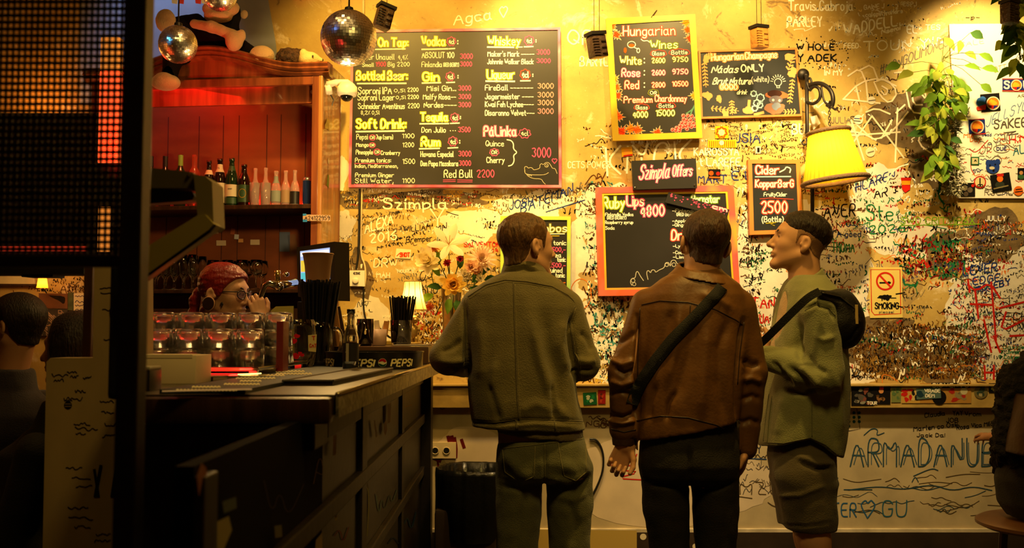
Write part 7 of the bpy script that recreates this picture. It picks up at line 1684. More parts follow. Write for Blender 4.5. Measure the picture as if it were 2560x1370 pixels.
# t-shirt hem and jeans
ts = Sdf().u(loft(rowsL([(1040, 1245, 1455, .118), (1085, 1242, 1458, .122), (1112, 1246, 1452, .122)], D1), 2.4), 0).cut(plane((-.10, 0, -1), Pt(1350, 1100, D1-.12)))
lo, hi = bounds(Pt(1240, 1030, D1), Pt(1460, 1120, D1), pad=.14); sdf_obj('tshirt', ts, lo, hi, .007, M_OLTEE, M1, nz=.004, nscale=12)
jn = Sdf().u(loft(rowsL([(1078, 1250, 1456, .105), (1110, 1244, 1466, .118), (1150, 1240, 1474, .128), (1185, 1242, 1476, .118), (1204, 1250, 1470, .09)], D1), 2.3), 0)
for x0, x1, x2, x3 in ((1300, 1297, 1292, 1288), (1422, 1424, 1425, 1428)):
    lg = Sdf().u(caps(Pt(x0, 1175, D1), Pt(x1, 1260, D1), .086, .080), 0).u(caps(Pt(x1, 1260, D1), Pt(x2, 1420, D1), .080, .070), .012).u(caps(Pt(x2, 1420, D1), Pt(x3, 1725, D1), .070, .064), .012); jn.u(lg, .004)
jn.cut(plane((-.10, 0, 1), Pt(1350, 1094, D1)), .004)
lo, hi = bounds(Pt(1230, 1070, D1), Pt(1490, 1740, D1), pad=.16); lo[2] = .02
FJ = [([(1362, 1120), (1363, 1170), (1361, 1216)], 5, -.007), ([(1382, 1210), (1420, 1218), (1470, 1190)], 7, -.006), ([(1378, 1195), (1420, 1205), (1468, 1180)], 8, .006), ([(1250, 1215), (1300, 1222), (1350, 1210)], 8, -.005), ([(1390, 1240), (1430, 1250), (1470, 1230)], 10, .004), ([(1256, 1130), (1300, 1180), (1330, 1195)], 16, .007), ([(1400, 1160), (1440, 1180), (1468, 1160)], 16, .007), ([(1320, 1230), (1300, 1300), (1290, 1370)], 10, -.005), ([(1420, 1250), (1440, 1310), (1430, 1370)], 10, -.004)]
v, q = nets(jn, lo, hi, .0065); v = wrinkle(smooth_v(v, q, 1), q, folds=FJ, nz=.004, nscale=12, seed=5); JJ = bvh_of(v, q); mesh_obj('jeans', v, q, M_JEAN, M1)
M_JS = cloth('tan_jean_thread', (.20, .17, .06)); M_JD = cloth('jean_seam_dark', (.05, .045, .02))
for pts in ([(1250, 1122), (1340, 1112), (1466, 1096)], [(1362, 1110), (1363, 1210)], [(1394, 1098), (1402, 1150), (1410, 1190), (1440, 1202), (1466, 1180), (1464, 1092)], [(1256, 1124), (1262, 1180), (1300, 1206), (1334, 1192), (1338, 1116)]):
    seam(JJ, pts, .0016, 'seam', M_JS, M1, .0006)
for x in (1290, 1426):
    s_ = Sdf().u(ell(Pt(x, 1752, D1+.06), (.05, .14, .035)), 0).u(ell(Pt(x, 1735, D1+.0), (.045, .07, .05)), .02)
    lo, hi = bounds(Pt(x, 1745, D1+.05), pad=.2); lo[2] = 0; s_.cut(plane((0, 0, -1), (0, 0, .004))); sdf_obj('shoe', s_, lo, hi, .008, M_SHOE, M1)
# ---------------------------------------------------------------- man in the brown leather jacket
D2 = 3.55
M2 = thing('person', 'man in a brown leather jacket and black trousers seen from behind, facing the boards', 'person', (P(1725, 900, D2).x, D2, 0))
c2 = Vector(Pt(1761, 618, D2)); H2 = Mhead(c2, (-.06, 1), .05, .10, .98)
hv = head_parts(H2, Pt(1745, 700, D2-.015), .060)
b_ = Sdf().u(loft(rowsL([(690, 1680, 1810, .08), (760, 1625, 1850, .10), (900, 1615, 1840, .11), (1080, 1610, 1830, .10), (1190, 1605, 1836, .10)], D2)), 0)
for x0, kx, ax in ((1665, 1682, 1690), (1782, 1784, 1786)):
    b_.u(caps(Pt(x0, 1170, D2), Pt(kx, 1420, D2), .075, .055), .02).u(caps(Pt(kx, 1420, D2), Pt(ax, 1720, D2), .05, .04), .01)
sh2L, el2L, wr2L = Pt(1622, 766, D2), Pt(1562, 930, D2-.02), Pt(1562, 1092, D2+.0)
sh2R, el2R, wr2R = Pt(1846, 772, D2), Pt(1876, 930, D2), Pt(1866, 1090, D2+.02)
b_.u(caps(sh2L, el2L, .045, .036), .02).u(caps(el2L, wr2L, .036, .026), .01).u(caps(sh2R, el2R, .045, .036), .02).u(caps(el2R, wr2R, .036, .028), .01)
hand_sdf(b_, frame(Vector(wr2R)+Vector((0, 0, -.03)), (-.25, .25, -1), (1, 0, 0)), .5, 1, 1)
lo, hi = bounds(Pt(1520, 690, D2), Pt(1900, 1760, D2), pad=.2); lo[2] = .03
bv_, bq = nets(b_, lo, hi, .0065)
hh = Sdf(); hm = frame(Vector(Pt(1566, 1112, D2-.01)), (-.42, -.08, -.9), (.1, 1, -.1)); hand_sdf(hh, hm, 1.45, .93, 1, .0)
hh.u(caps(wr2L, tuple(hm.translation), .027, .024), .01)
lo, hi = bounds(Pt(1555, 1120, D2), pad=.14); h_v, h_q = nets(hh, lo, hi, .003)
v, q = join_v([hv, (smooth_v(bv_, bq, 1), bq), (smooth_v(h_v, h_q, 1), h_q)]); mesh_obj('body', v, q, M_SKIN, M2)
lo, hi = bounds(tuple(c2), pad=.15)
hs = Sdf().u(xf(hair_local(.013, .0045, .098, -.058, .07, -.006), H2), 0)
v, q = nets(hs, lo, hi, .0032); v = wrinkle(smooth_v(v, q, 1), q, nz=.0022, nscale=75, stretch=(1, 1, .35)); mesh_obj('hair', v, q, M_HAIRD, M2)
brows(H2, M2, M_HAIRD); eyes(H2, M2)
J = Sdf().u(loft(rowsL([(676, 1690, 1800, .075), (694, 1655, 1826, .098), (712, 1632, 1846, .112), (738, 1612, 1862, .122), (775, 1602, 1866, .132), (850, 1598, 1864, .138), (930, 1596, 1858, .140), (1010, 1592, 1850, .138), (1070, 1588, 1844, .134), (1125, 1588, 1846, .130)], D2), 2.5), 0)
J.u(caps(sh2L, el2L, .064, .056), .02).u(caps(el2L, Pt(1560, 1068, D2), .056, .046), .02).u(caps(Pt(1560, 1062, D2), Pt(1560, 1074, D2), .05, .05), .012).u(caps(sh2R, el2R, .064, .058), .02).u(caps(el2R, Pt(1864, 1120, D2+.02), .058, .043), .02)
cutl = plane((.19, 0, -1), Pt(1720, 1086, D2-.13))
def jbody_cut(p): return np.where((p[:, 0] > P(1592, 1000, D2).x) & (p[:, 0] < P(1842, 1000, D2).x), cutl(p), -.05)
J.cut(jbody_cut, .003)
F2 = [([(1592, 790), (1594, 880), (1592, 960), (1590, 1050)], 6, -.014), ([(1858, 800), (1850, 880), (1842, 960), (1844, 1060)], 6, -.013), ([(1680, 770), (1660, 850), (1640, 940)], 12, -.005), ([(1740, 800), (1720, 900), (1690, 1000)], 14, -.006), ([(1770, 820), (1760, 930), (1750, 1040)], 14, .006), ([(1820, 800), (1800, 870), (1800, 960), (1812, 1050)], 12, -.006), ([(1700, 780), (1692, 860), (1668, 960)], 10, .005), ([(1690, 980), (1672, 1010), (1666, 1050)], 6, -.007), ([(1640, 960), (1625, 1010), (1622, 1050)], 8, -.006),
      ([(1535, 920), (1560, 935), (1590, 925)], 7, -.008), ([(1528, 900), (1556, 912), (1588, 900)], 7, .007), ([(1524, 950), (1555, 962), (1588, 950)], 7, .007), ([(1522, 985), (1552, 978), (1585, 990)], 6, -.006), ([(1522, 1035), (1556, 1044), (1590, 1032)], 6, -.008), ([(1522, 1052), (1556, 1058), (1592, 1050)], 5, .008), ([(1540, 860), (1560, 850), (1590, 830)], 8, -.006), ([(1860, 900), (1880, 915), (1900, 910)], 8, -.008), ([(1856, 950), (1880, 945), (1905, 955)], 8, .006), ([(1855, 1000), (1880, 990), (1902, 1000)], 7, -.006), ([(1850, 1060), (1875, 1050), (1900, 1060)], 7, -.006), ([(1750, 735), (1790, 745), (1830, 770)], 10, .005)]
lo, hi = bounds(Pt(1510, 670, D2), Pt(1915, 1160, D2), pad=.15)
v, q = nets(J, lo, hi, .0058); v = wrinkle(smooth_v(v, q, 1), q, folds=F2, nz=.0035, nscale=12, seed=9, stretch=(1, 1, .5)); JB2 = bvh_of(v, q); mesh_obj('leather_jacket', v, q, M_BROWNL, M2)
M_LSEAM = mat('dark_leather_seam', (.03, .012, .005), .5)
for pts in ([(1604, 762), (1650, 752), (1720, 756), (1790, 774), (1840, 800), (1856, 812)], [(1592, 1052), (1650, 1040), (1720, 1044), (1790, 1062), (1840, 1086)], [(1726, 760), (1724, 800)], [(1600, 770), (1596, 860), (1594, 950)], [(1860, 806), (1850, 880), (1844, 960)], [(1528, 1072), (1560, 1080), (1590, 1074)]): seam(JB2, pts, .0022, 'seam', M_LSEAM, M2, .0006)
# turned down collar
cs = Sdf().u(shell(loft(rowsL([(655, 1702, 1788, .060), (672, 1690, 1798, .072), (700, 1660, 1822, .104), (712, 1650, 1832, .116)], D2), 2.2), .0055), 0).cut(plane((.06, -.35, 1), Pt(1745, 662, D2))).cut(plane((-.18, .05, -1), Pt(1745, 702, D2-.09)), .004)
lo, hi = bounds(Pt(1640, 650, D2), Pt(1840, 720, D2), pad=.12); v, q = nets(cs, lo, hi, .0038); v = wrinkle(smooth_v(v, q, 1), q, nz=.002, nscale=20); mesh_obj('collar', v, q, M_BROWNL, M2)
cf = Sdf().u(caps(Pt(1560, 1076, D2), Pt(1560, 1112, D2), .043, .041), 0); lo, hi = bounds(Pt(1560, 1095, D2), pad=.08); cf.cut(plane((0, 0, 1), Pt(1560, 1072, D2))).cut(plane((0, 0, -1), Pt(1560, 1114, D2))); sdf_obj('cuff', cf, lo, hi, .005, mat('dark_leather_cuff', (.05, .022, .009), .42, bump=.25, bscale=90), M2, nz=.002, nscale=30)
tr_ = Sdf().u(loft(rowsL([(1050, 1605, 1838, .105), (1110, 1598, 1844, .122), (1160, 1596, 1848, .130), (1190, 1600, 1846, .115), (1208, 1612, 1836, .09)], D2), 2.3), 0)
for x0, x1, x2, x3 in ((1662, 1665, 1678, 1686), (1785, 1789, 1788, 1790)):
    lg = Sdf().u(caps(Pt(x0, 1175, D2), Pt(x1, 1270, D2), .086, .080), 0).u(caps(Pt(x1, 1270, D2), Pt(x2, 1430, D2), .080, .064), .012).u(caps(Pt(x2, 1430, D2), Pt(x3, 1725, D2), .064, .058), .012); tr_.u(lg, .004)
lo, hi = bounds(Pt(1590, 1045, D2), Pt(1860, 1740, D2), pad=.16); lo[2] = .02
v, q = nets(tr_, lo, hi, .0068); v = wrinkle(smooth_v(v, q, 1), q, folds=[([(1724, 1120), (1726, 1170), (1726, 1216)], 5, -.007), ([(1626, 1212), (1680, 1216), (1722, 1212)], 5, -.006), ([(1740, 1220), (1790, 1225), (1838, 1205)], 6, -.005)], nz=.004, nscale=12, seed=3); TB2 = bvh_of(v, q); mesh_obj('trousers', v, q, M_BLKC, M2)
for x in (1690, 1788):
    s_ = Sdf().u(ell(Pt(x, 1752, D2+.06), (.05, .14, .035)), 0).u(ell(Pt(x, 1735, D2+.0), (.045, .07, .05)), .02)
    lo, hi = bounds(Pt(x, 1745, D2+.05), pad=.2); lo[2] = 0; s_.cut(plane((0, 0, -1), (0, 0, .004))); sdf_obj('shoe', s_, lo, hi, .008, M_SHOE, M2)
ST = thing('bag_strap', 'wide black shoulder bag strap slung diagonally over the brown leather back', 'strap', P(1700, 860, D2-.15))
M_STRAP = cloth('black_webbing', (.004, .003, .003), .8, .5, 300, sheen=0)
band(JB2, [(1806, 716), (1796, 730), (1740, 790), (1680, 850), (1640, 900), (1606, 950), (1588, 985), (1580, 1010)], 30, .004, 'webbing', M_STRAP, ST, 6)
# ---------------------------------------------------------------- man in the sage green shirt
D3 = 3.85
M3 = thing('person', 'man in a sage green shirt and dark shorts in profile, looking up at the boards', 'person', (P(2010, 900, D3).x, D3, 0))
c3 = Vector(Pt(1997, 614, D3)); H3 = Mhead(c3, (-1, .10), .20, 0, .97)
hv = head_parts(H3, Pt(2012, 720, D3), .060, jaw=1.05)
b_ = Sdf().u(loft(rowsL([(700, 1975, 2060, .10), (760, 1960, 2085, .16), (900, 1935, 2095, .15), (1080, 1930, 2085, .15), (1160, 1935, 2078, .15)], D3)), 0)
for dd, k0, k1 in ((-.09, 2034, 2062), (.09, 2026, 2040)):
    b_.u(caps(Pt(2006, 1180, D3+dd), Pt(k0, 1345, D3+dd), .080, .062), .02).u(caps(Pt(k0, 1345, D3+dd), Pt(k0+18, 1450, D3+dd), .060, .055), .015).u(caps(Pt(k0+18, 1450, D3+dd), Pt(k1, 1660, D3+dd), .055, .036), .015)
sh3, el3, wr3 = Pt(2046, 775, D3-.19), Pt(2062, 930, D3-.20), Pt(1912, 893, D3-.12)
b_.u(caps(sh3, el3, .045, .036), .02).u(caps(el3, wr3, .036, .026), .01).u(caps(Pt(2040, 775, D3+.19), Pt(2020, 930, D3+.2), .045, .036), .02).u(caps(Pt(2020, 930, D3+.2), Pt(1960, 1060, D3+.12), .036, .026), .01)
lo, hi = bounds(Pt(1890, 690, D3), Pt(2130, 1700, D3), pad=.28); lo[2] = .03; bv_, bq = nets(b_, lo, hi, .0065)
hh = Sdf(); hm = frame(Vector(wr3)+Vector((-.012, .0, .005)), (-.45, .1, .95), (-.55, -.8, -.1)); hand_sdf(hh, hm, 1.25, .93, 1)
hh.u(caps(wr3, tuple(hm.translation), .026, .024), .01)
lo, hi = bounds(wr3, pad=.17); h_v, h_q = nets(hh, lo, hi, .003)
v, q = join_v([hv, (smooth_v(bv_, bq, 1), bq), (smooth_v(h_v, h_q, 1), h_q)]); mesh_obj('body', v, q, M_SKIN2, M3)
lo, hi = bounds(tuple(c3), pad=.16)
def crop3(p):
    y = p[:, 1]; line = np.interp(y, [-.11, -.085, -.06, -.02, .03, .06, .075, .1], [.010, .008, .025, .042, .052, .062, .083, .098])
    d = skull(p)-(.0012+.015*np.clip((p[:, 2]-line)/.045, 0, 1)); return np.maximum(d, (line-p[:, 2])*.8)
hs = Sdf().u(xf(crop3, H3), 0); v, q = nets(hs, lo, hi, .0032); v = wrinkle(smooth_v(v, q, 2), q, nz=.002, nscale=80, stretch=(1, 1, .4)); mesh_obj('hair', v, q, M_HAIRK, M3)
def fade3(p):
    y = p[:, 1]; line = np.interp(y, [-.11, -.08, -.05, -.03, -.012, .012, .022, .038, .05], [-.05, -.045, -.03, -.005, .036, .034, -.002, .0, .05])
    d = skull(p)-.0024; return np.maximum(d, np.maximum((line-p[:, 2])*.8, p[:, 1]-.026))
hs = Sdf().u(xf(fade3, H3), 0); v, q = nets(hs, lo, hi, .003); mesh_obj('hair_fade', smooth_v(v, q, 2), q, M_STUB, M3, 'closely cropped sides')
brows(H3, M3, M_HAIRK); eyes(H3, M3)
SH = Sdf().u(loft(rowsL([(690, 1980, 2058, .10), (706, 1966, 2068, .14), (730, 1956, 2084, .185), (770, 1946, 2098, .20), (840, 1934, 2106, .19), (920, 1922, 2112, .185), (1000, 1914, 2114, .185), (1060, 1908, 2110, .185), (1100, 1902, 2104, .182), (1150, 1900, 2096, .175)], D3), 2.5), 0)
SH.u(caps(sh3, el3, .070, .066), .025).u(caps(el3, Pt(2052, 940, D3-.2), .066, .064), .02).u(caps(Pt(2056, 936, D3-.20), wr3, .064, .046), .02).u(caps(Pt(2040, 775, D3+.19), Pt(2020, 930, D3+.2), .07, .064), .025).u(caps(Pt(2020, 930, D3+.2), Pt(1960, 1060, D3+.12), .064, .046), .02)
def hem3(p):
    px, py = to_px(p); hy = np.interp(px, [1880, 1900, 1940, 1990, 2026, 2060, 2090, 2120], [1112, 1114, 1116, 1106, 1098, 1116, 1140, 1150]); return (py-hy)/S(D3)*.9
SH.cut(hem3, .003).sub(ell(Pt(1950, 780, D3-.03), (.030, .055, .10)), .02)
lo, hi = bounds(Pt(1885, 685, D3), Pt(2125, 1160, D3), pad=.30)
F3 = [([(2010, 775), (2040, 760), (2075, 772), (2086, 800)], 5, -.006), ([(2000, 800), (1996, 860), (2004, 905)], 8, -.012), ([(1930, 905), (1960, 930), (1976, 960)], 6, -.006), ([(1950, 915), (1985, 940), (1996, 968)], 7, .008), ([(1976, 920), (2010, 945), (2022, 972)], 6, -.008), ([(2000, 915), (2030, 940), (2050, 965)], 8, .008), ([(2020, 890), (2040, 920), (2070, 935)], 8, -.006), ([(2040, 840), (2060, 850), (2085, 842)], 8, .006), ([(1965, 975), (2010, 985), (2060, 975)], 6, -.016), ([(2060, 1000), (2080, 1060), (2096, 1120)], 10, -.006), ([(2090, 940), (2100, 1010), (2104, 1080)], 8, .006), ([(1960, 990), (1950, 1040), (1946, 1090)], 12, .005), ([(2028, 1020), (2030, 1095)], 4, -.003), ([(1930, 1000), (1924, 1050), (1920, 1100)], 4, -.004)]
v, q = nets(SH, lo, hi, .0058); v = wrinkle(smooth_v(v, q, 1), q, folds=F3, nz=.0035, nscale=12, seed=6, stretch=(1, 1, .6)); SB3 = bvh_of(v, q); mesh_obj('shirt', v, q, M_GRNSH, M3)
M_SSEAM = cloth('sage_seam', (.15, .15, .065))
for pts in ([(2012, 776), (2040, 762), (2072, 770), (2088, 790)], [(1908, 1106), (1960, 1108), (2026, 1094), (2064, 1112), (2090, 1134)], [(2030, 1000), (2030, 1092)], [(1930, 990), (1922, 1050), (1918, 1106)], [(1922, 985), (1914, 1050), (1908, 1104)]): seam(SB3, pts, .0018, 'seam', M_SSEAM, M3, .0006)
cs = Sdf().u(shell(loft(rowsL([(672, 1976, 2052, .060), (690, 1972, 2060, .068), (712, 1962, 2072, .082)], D3), 2.1), .005), 0).cut(plane((-.55, -.1, 1), Pt(2016, 688, D3))).cut(plane((.3, 0, -1), Pt(2016, 716, D3)))
lo, hi = bounds(Pt(1960, 665, D3), Pt(2075, 725, D3), pad=.11); v, q = nets(cs, lo, hi, .0036); mesh_obj('collar', smooth_v(v, q, 1), q, M_GRNSH, M3)
te = Sdf().u(loft(rowsL([(706, 1972, 2040, .055), (730, 1958, 2050, .08), (780, 1946, 2060, .10), (880, 1926, 2060, .10), (960, 1920, 2060, .10)], D3), 2.2), 0); lo, hi = bounds(Pt(1915, 700, D3), Pt(2065, 965, D3), pad=.13); sdf_obj('tshirt', te, lo, hi, .006, M_TEE, M3, nz=.003, nscale=14)
so = Sdf().u(loft(rowsL([(1080, 1925, 2086, .15), (1140, 1924, 2082, .165), (1200, 1934, 2080, .165)], D3), 2.4), 0).u(caps(Pt(2008, 1190, D3-.085), Pt(2022, 1290, D3-.085), .105, .092), .03).u(caps(Pt(2004, 1190, D3+.085), Pt(2014, 1290, D3+.085), .105, .092), .03).u(loft(rowsL([(1200, 1934, 2080, .17), (1326, 1956, 2082, .16)], D3), 2.6), .02)
so.cut(plane((0, 0, -1), Pt(2020, 1325, D3-.08))); lo, hi = bounds(Pt(1915, 1075, D3), Pt(2090, 1340, D3), pad=.24)
v, q = nets(so, lo, hi, .0068); v = wrinkle(smooth_v(v, q, 1), q, folds=[([(2000, 1155), (2040, 1172), (2076, 1172)], 6, -.008), ([(1990, 1140), (2040, 1160), (2078, 1158)], 7, .007), ([(1945, 1240), (2000, 1238), (2060, 1215)], 6, .004), ([(1950, 1312), (2010, 1316), (2080, 1306)], 3, -.003)], nz=.004, nscale=12, seed=8); mesh_obj('shorts', v, q, M_SHORT, M3)
for dd, k1 in ((-.09, 2062), (.09, 2040)):
    s_ = Sdf().u(ell(Pt(k1-22, 1678, D3+dd), (.14, .05, .035)), 0).u(ell(Pt(k1, 1660, D3+dd), (.07, .045, .05)), .02); lo, hi = bounds(Pt(k1-15, 1670, D3+dd), pad=.22); lo[2] = 0; s_.cut(plane((0, 0, -1), (0, 0, .004))); sdf_obj('shoe', s_, lo, hi, .008, M_SHOE, M3)
# his sling bag
SG_ = thing('sling_bag', 'black half moon sling bag worn on the back of the man in the green shirt', 'bag', P(2100, 800, D3-.12))
bgs = Sdf().u(ell(Pt(2092, 798, D3-.13), (.094, .115, .112)), 0).u(ell(Pt(2112, 812, D3-.13), (.062, .10, .088)), .02).u(caps(Pt(2048, 732, D3-.26), Pt(2100, 760, D3-.18), .012, .05), .03)
lo, hi = bounds(Pt(2090, 800, D3-.13), pad=.24); v, q = nets(bgs, lo, hi, .005); v = wrinkle(smooth_v(v, q, 1), q, folds=[([(2060, 740), (2110, 752), (2146, 800)], 4, -.005), ([(2090, 860), (2130, 845), (2150, 815)], 5, -.004)], nz=.002, nscale=20); BB3 = bvh_of(v, q); mesh_obj('pouch', v, q, cloth('black_nylon', (.006, .004, .004), .6, sheen=0), SG_)
seam(BB3, [(2056, 732), (2100, 742), (2136, 770), (2150, 806)], .003, 'zip', mat('zip_tape', (.03, .025, .02), .4), SG_, .001)
b = MB(); p0 = proj(BB3, 2142, 786); 
if p0: b.box((p0.x-.006, p0.y-.004, p0.z-.035), (p0.x+.004, p0.y+.002, p0.z+.035), .001, None); wbuild(b, 'side_tag', mat('tan_tag', (.45, .3, .1), .6), SG_)
b = MB(); sp_ = [P(2050, 728, D3-.295), P(2022, 742, D3-.30), P(1990, 772, D3-.275), P(1950, 812, D3-.24), P(1912, 850, D3-.20), P(1900, 860, D3-.17)]
sp_ = [Vector(q_) for q_ in chaikin3([tuple(q_) for q_ in sp_])]
bm = b.bm; prev = None
for i, p in enumerate(sp_):
    d = (sp_[min(i+1, len(sp_)-1)]-sp_[max(0, i-1)]).normalized(); n_ = d.cross(Vector((0, -1, .2))).normalized()*.014
    r_ = [bm.verts.new(p+n_), bm.verts.new(p-n_), bm.verts.new(p-n_+Vector((0, .004, 0))), bm.verts.new(p+n_+Vector((0, .004, 0)))]
    if prev:
        for j in range(4): bm.faces.new((prev[j], prev[(j+1) % 4], r_[(j+1) % 4], r_[j]))
    prev = r_
wbuild(b, 'strap', M_STRAP, SG_)
# ---------------------------------------------------------------- the barmaid
D4 = 4.12
M4 = thing('person', 'barmaid with red hair, glasses and a large ear plug bending behind the tumblers', 'person', (P(560, 900, D4).x, D4, 0))
c4_ = Vector(Pt(560, 741, D4)); H4 = Mhead(c4_, (.96, -.26), -.10, 0, .98)
hv = head_parts(H4, Pt(520, 815, D4+.03), .050, nose=.9, jaw=.92)
b_ = Sdf().u(loft([(.80, P(505, 900, D4).x, D4+.05, .15, .11), (1.0, P(505, 900, D4).x, D4+.05, .14, .10), (1.15, P(508, 900, D4).x, D4+.04, .15, .10), (1.27, P(512, 860, D4).x, D4+.03, .17, .09), (1.335, P(518, 830, D4).x, D4+.03, .09, .06)]), 0)
b_.u(caps((P(500, 900, D4).x-.03, D4+.05, .85), (P(500, 900, D4).x-.03, D4+.05, .03), .12, .06), .03)
shA, elA, wrA = (P(548, 840, D4).x, D4-.12, 1.26), (P(600, 860, D4).x, D4-.17, 1.19), tuple(P(655, 800, D4-.10))
b_.u(caps(shA, elA, .042, .035), .02).u(caps(elA, wrA, .034, .026), .01)
lo, hi = bounds((P(430, 800, D4).x, D4, .1), (P(660, 800, D4).x, D4, 1.4), pad=.2); lo[2] = .02; bv_, bq = nets(b_, lo, hi, .0075)
hh = Sdf(); hm = frame(Vector(wrA)+Vector((-.006, .0, .006)), (-.28, .1, .95), (.4, -.9, .1)); hand_sdf(hh, hm, 1.3, .86, 1); hh.u(caps(wrA, tuple(hm.translation), .026, .023), .01)
lo, hi = bounds(wrA, pad=.15); h_v, h_q = nets(hh, lo, hi, .003)
v, q = join_v([hv, (smooth_v(bv_, bq, 1), bq), (smooth_v(h_v, h_q, 1), h_q)]); mesh_obj('body', v, q, M_SKIN2, M4)
def hair4(p):
    y = p[:, 1]; line = np.interp(y, [-.11, -.07, -.03, -.012, .02, .035, .05, .075, .1], [-.07, -.075, -.045, -.004, .0, .018, .05, .082, .095]); d = skull(p)-(.010+.008*np.clip((p[:, 2]-.03)/.08, 0, 1)); return np.maximum(d, (line-p[:, 2])*.8)
hs = Sdf().u(xf(hair4, H4), 0)
tail = [(530, 742), (505, 735), (492, 752), (486, 785), (488, 815)]
for a_, b2, r0_, r1_ in zip(tail, tail[1:], (.026, .030, .028, .022), (.030, .028, .022, .012)): hs.u(caps(Pt(a_[0], a_[1], D4+.05), Pt(b2[0], b2[1], D4+.05), r0_, r1_), .02)
lo, hi = bounds(tuple(c4_), Pt(480, 815, D4), pad=.15); v, q = nets(hs, lo, hi, .0036); v = wrinkle(smooth_v(v, q, 1), q, folds=[([(512, 730), (506, 735), (504, 745)], 5, -.008)], nz=.003, nscale=60, stretch=(.4, .4, 1), back=True); mesh_obj('hair', v, q, M_HAIRR, M4)
brows(H4, M4, M_HAIRD); eyes(H4, M4)
EP = H4 @ Vector((.092, -.010, -.034)); b = MB(); rmx = (H4.to_3x3() @ Vector((1, 0, 0))).normalized(); R4 = Matrix.Translation(EP) @ rmx.to_track_quat('Z', 'Y').to_matrix().to_4x4()
b.lathe([(.026, -.007), (.026, .007), (.022, .008)], 28, R4); wbuild(b, 'ear_plug', mat('dark_wooden_plug', (.03, .012, .006), .4), M4, smooth=False)
b = MB(); b.tube([R4 @ Vector((.026*math.cos(a), .026*math.sin(a), .002)) for a in [k_*math.pi/14 for k_ in range(28)]], .0032, 6, closed=True); wbuild(b, 'ear_lobe', M_SKIN2, M4, smooth=True)
M_SPEC = mat('black_spectacle_frame', (.012, .008, .012), .3)
for e, nm in ((1, 'spectacle_rim'), (-1, 'spectacle_rim')):
    pts = [H4 @ Vector((e*(.034+.024*math.cos(a)), .106-.010*abs(math.cos(a))*(math.cos(a) > 0), .016+.020*math.sin(a)*(1 if math.sin(a) < 0 else .8))) for a in [k_*math.pi/14 for k_ in range(28)]]
    b = MB(); b.tube(pts, .0022, 6, closed=True); wbuild(b, nm, M_SPEC, M4, smooth=True)
    b = MB(); cn = sum(pts, Vector())/28; vs = [b.bm.verts.new(p) for p in pts]; b.bm.faces.new(vs); wbuild(b, 'lens', mat('coated_lens', (.5, .45, .9), .08, trans=.85, spec=1), M4)
b = MB(); b.tube([H4 @ Vector(p) for p in ((.058, .098, .026), (.072, .06, .022), (.080, .0, .018), (.080, -.02, .006))], .0022, 6); b.tube([H4 @ Vector(p) for p in ((.010, .107, .022), (0, .110, .026), (-.010, .107, .022))], .002, 6); wbuild(b, 'temple', M_SPEC, M4, smooth=True)
b = MB()
for z_, x_ in ((0, 0), (.012, .0), (.004, .004), (.004, -.004)): b.ball(tuple(H4 @ Vector((.0665-abs(z_)*.1, .034+x_, -.028-z_))), (.003, .003, .006), 8)
wbuild(b, 'cheek_tattoo', mat('tattoo_black', (.02, .012, .01), .6), M4)
to_ = Sdf().u(loft([(.78, P(505, 900, D4).x, D4+.05, .17, .13), (1.0, P(505, 900, D4).x, D4+.05, .16, .12), (1.15, P(508, 900, D4).x, D4+.04, .17, .12), (1.26, P(512, 860, D4).x, D4+.03, .18, .105), (1.315, P(518, 830, D4).x, D4+.03, .10, .075)]), 0).u(caps(shA, elA, .055, .05), .02)
lo, hi = bounds((P(470, 800, D4).x, D4, .8), (P(600, 800, D4).x, D4, 1.33), pad=.2); sdf_obj('black_top', to_, lo, hi, .008, M_BLKC, M4, nz=.004, nscale=10)
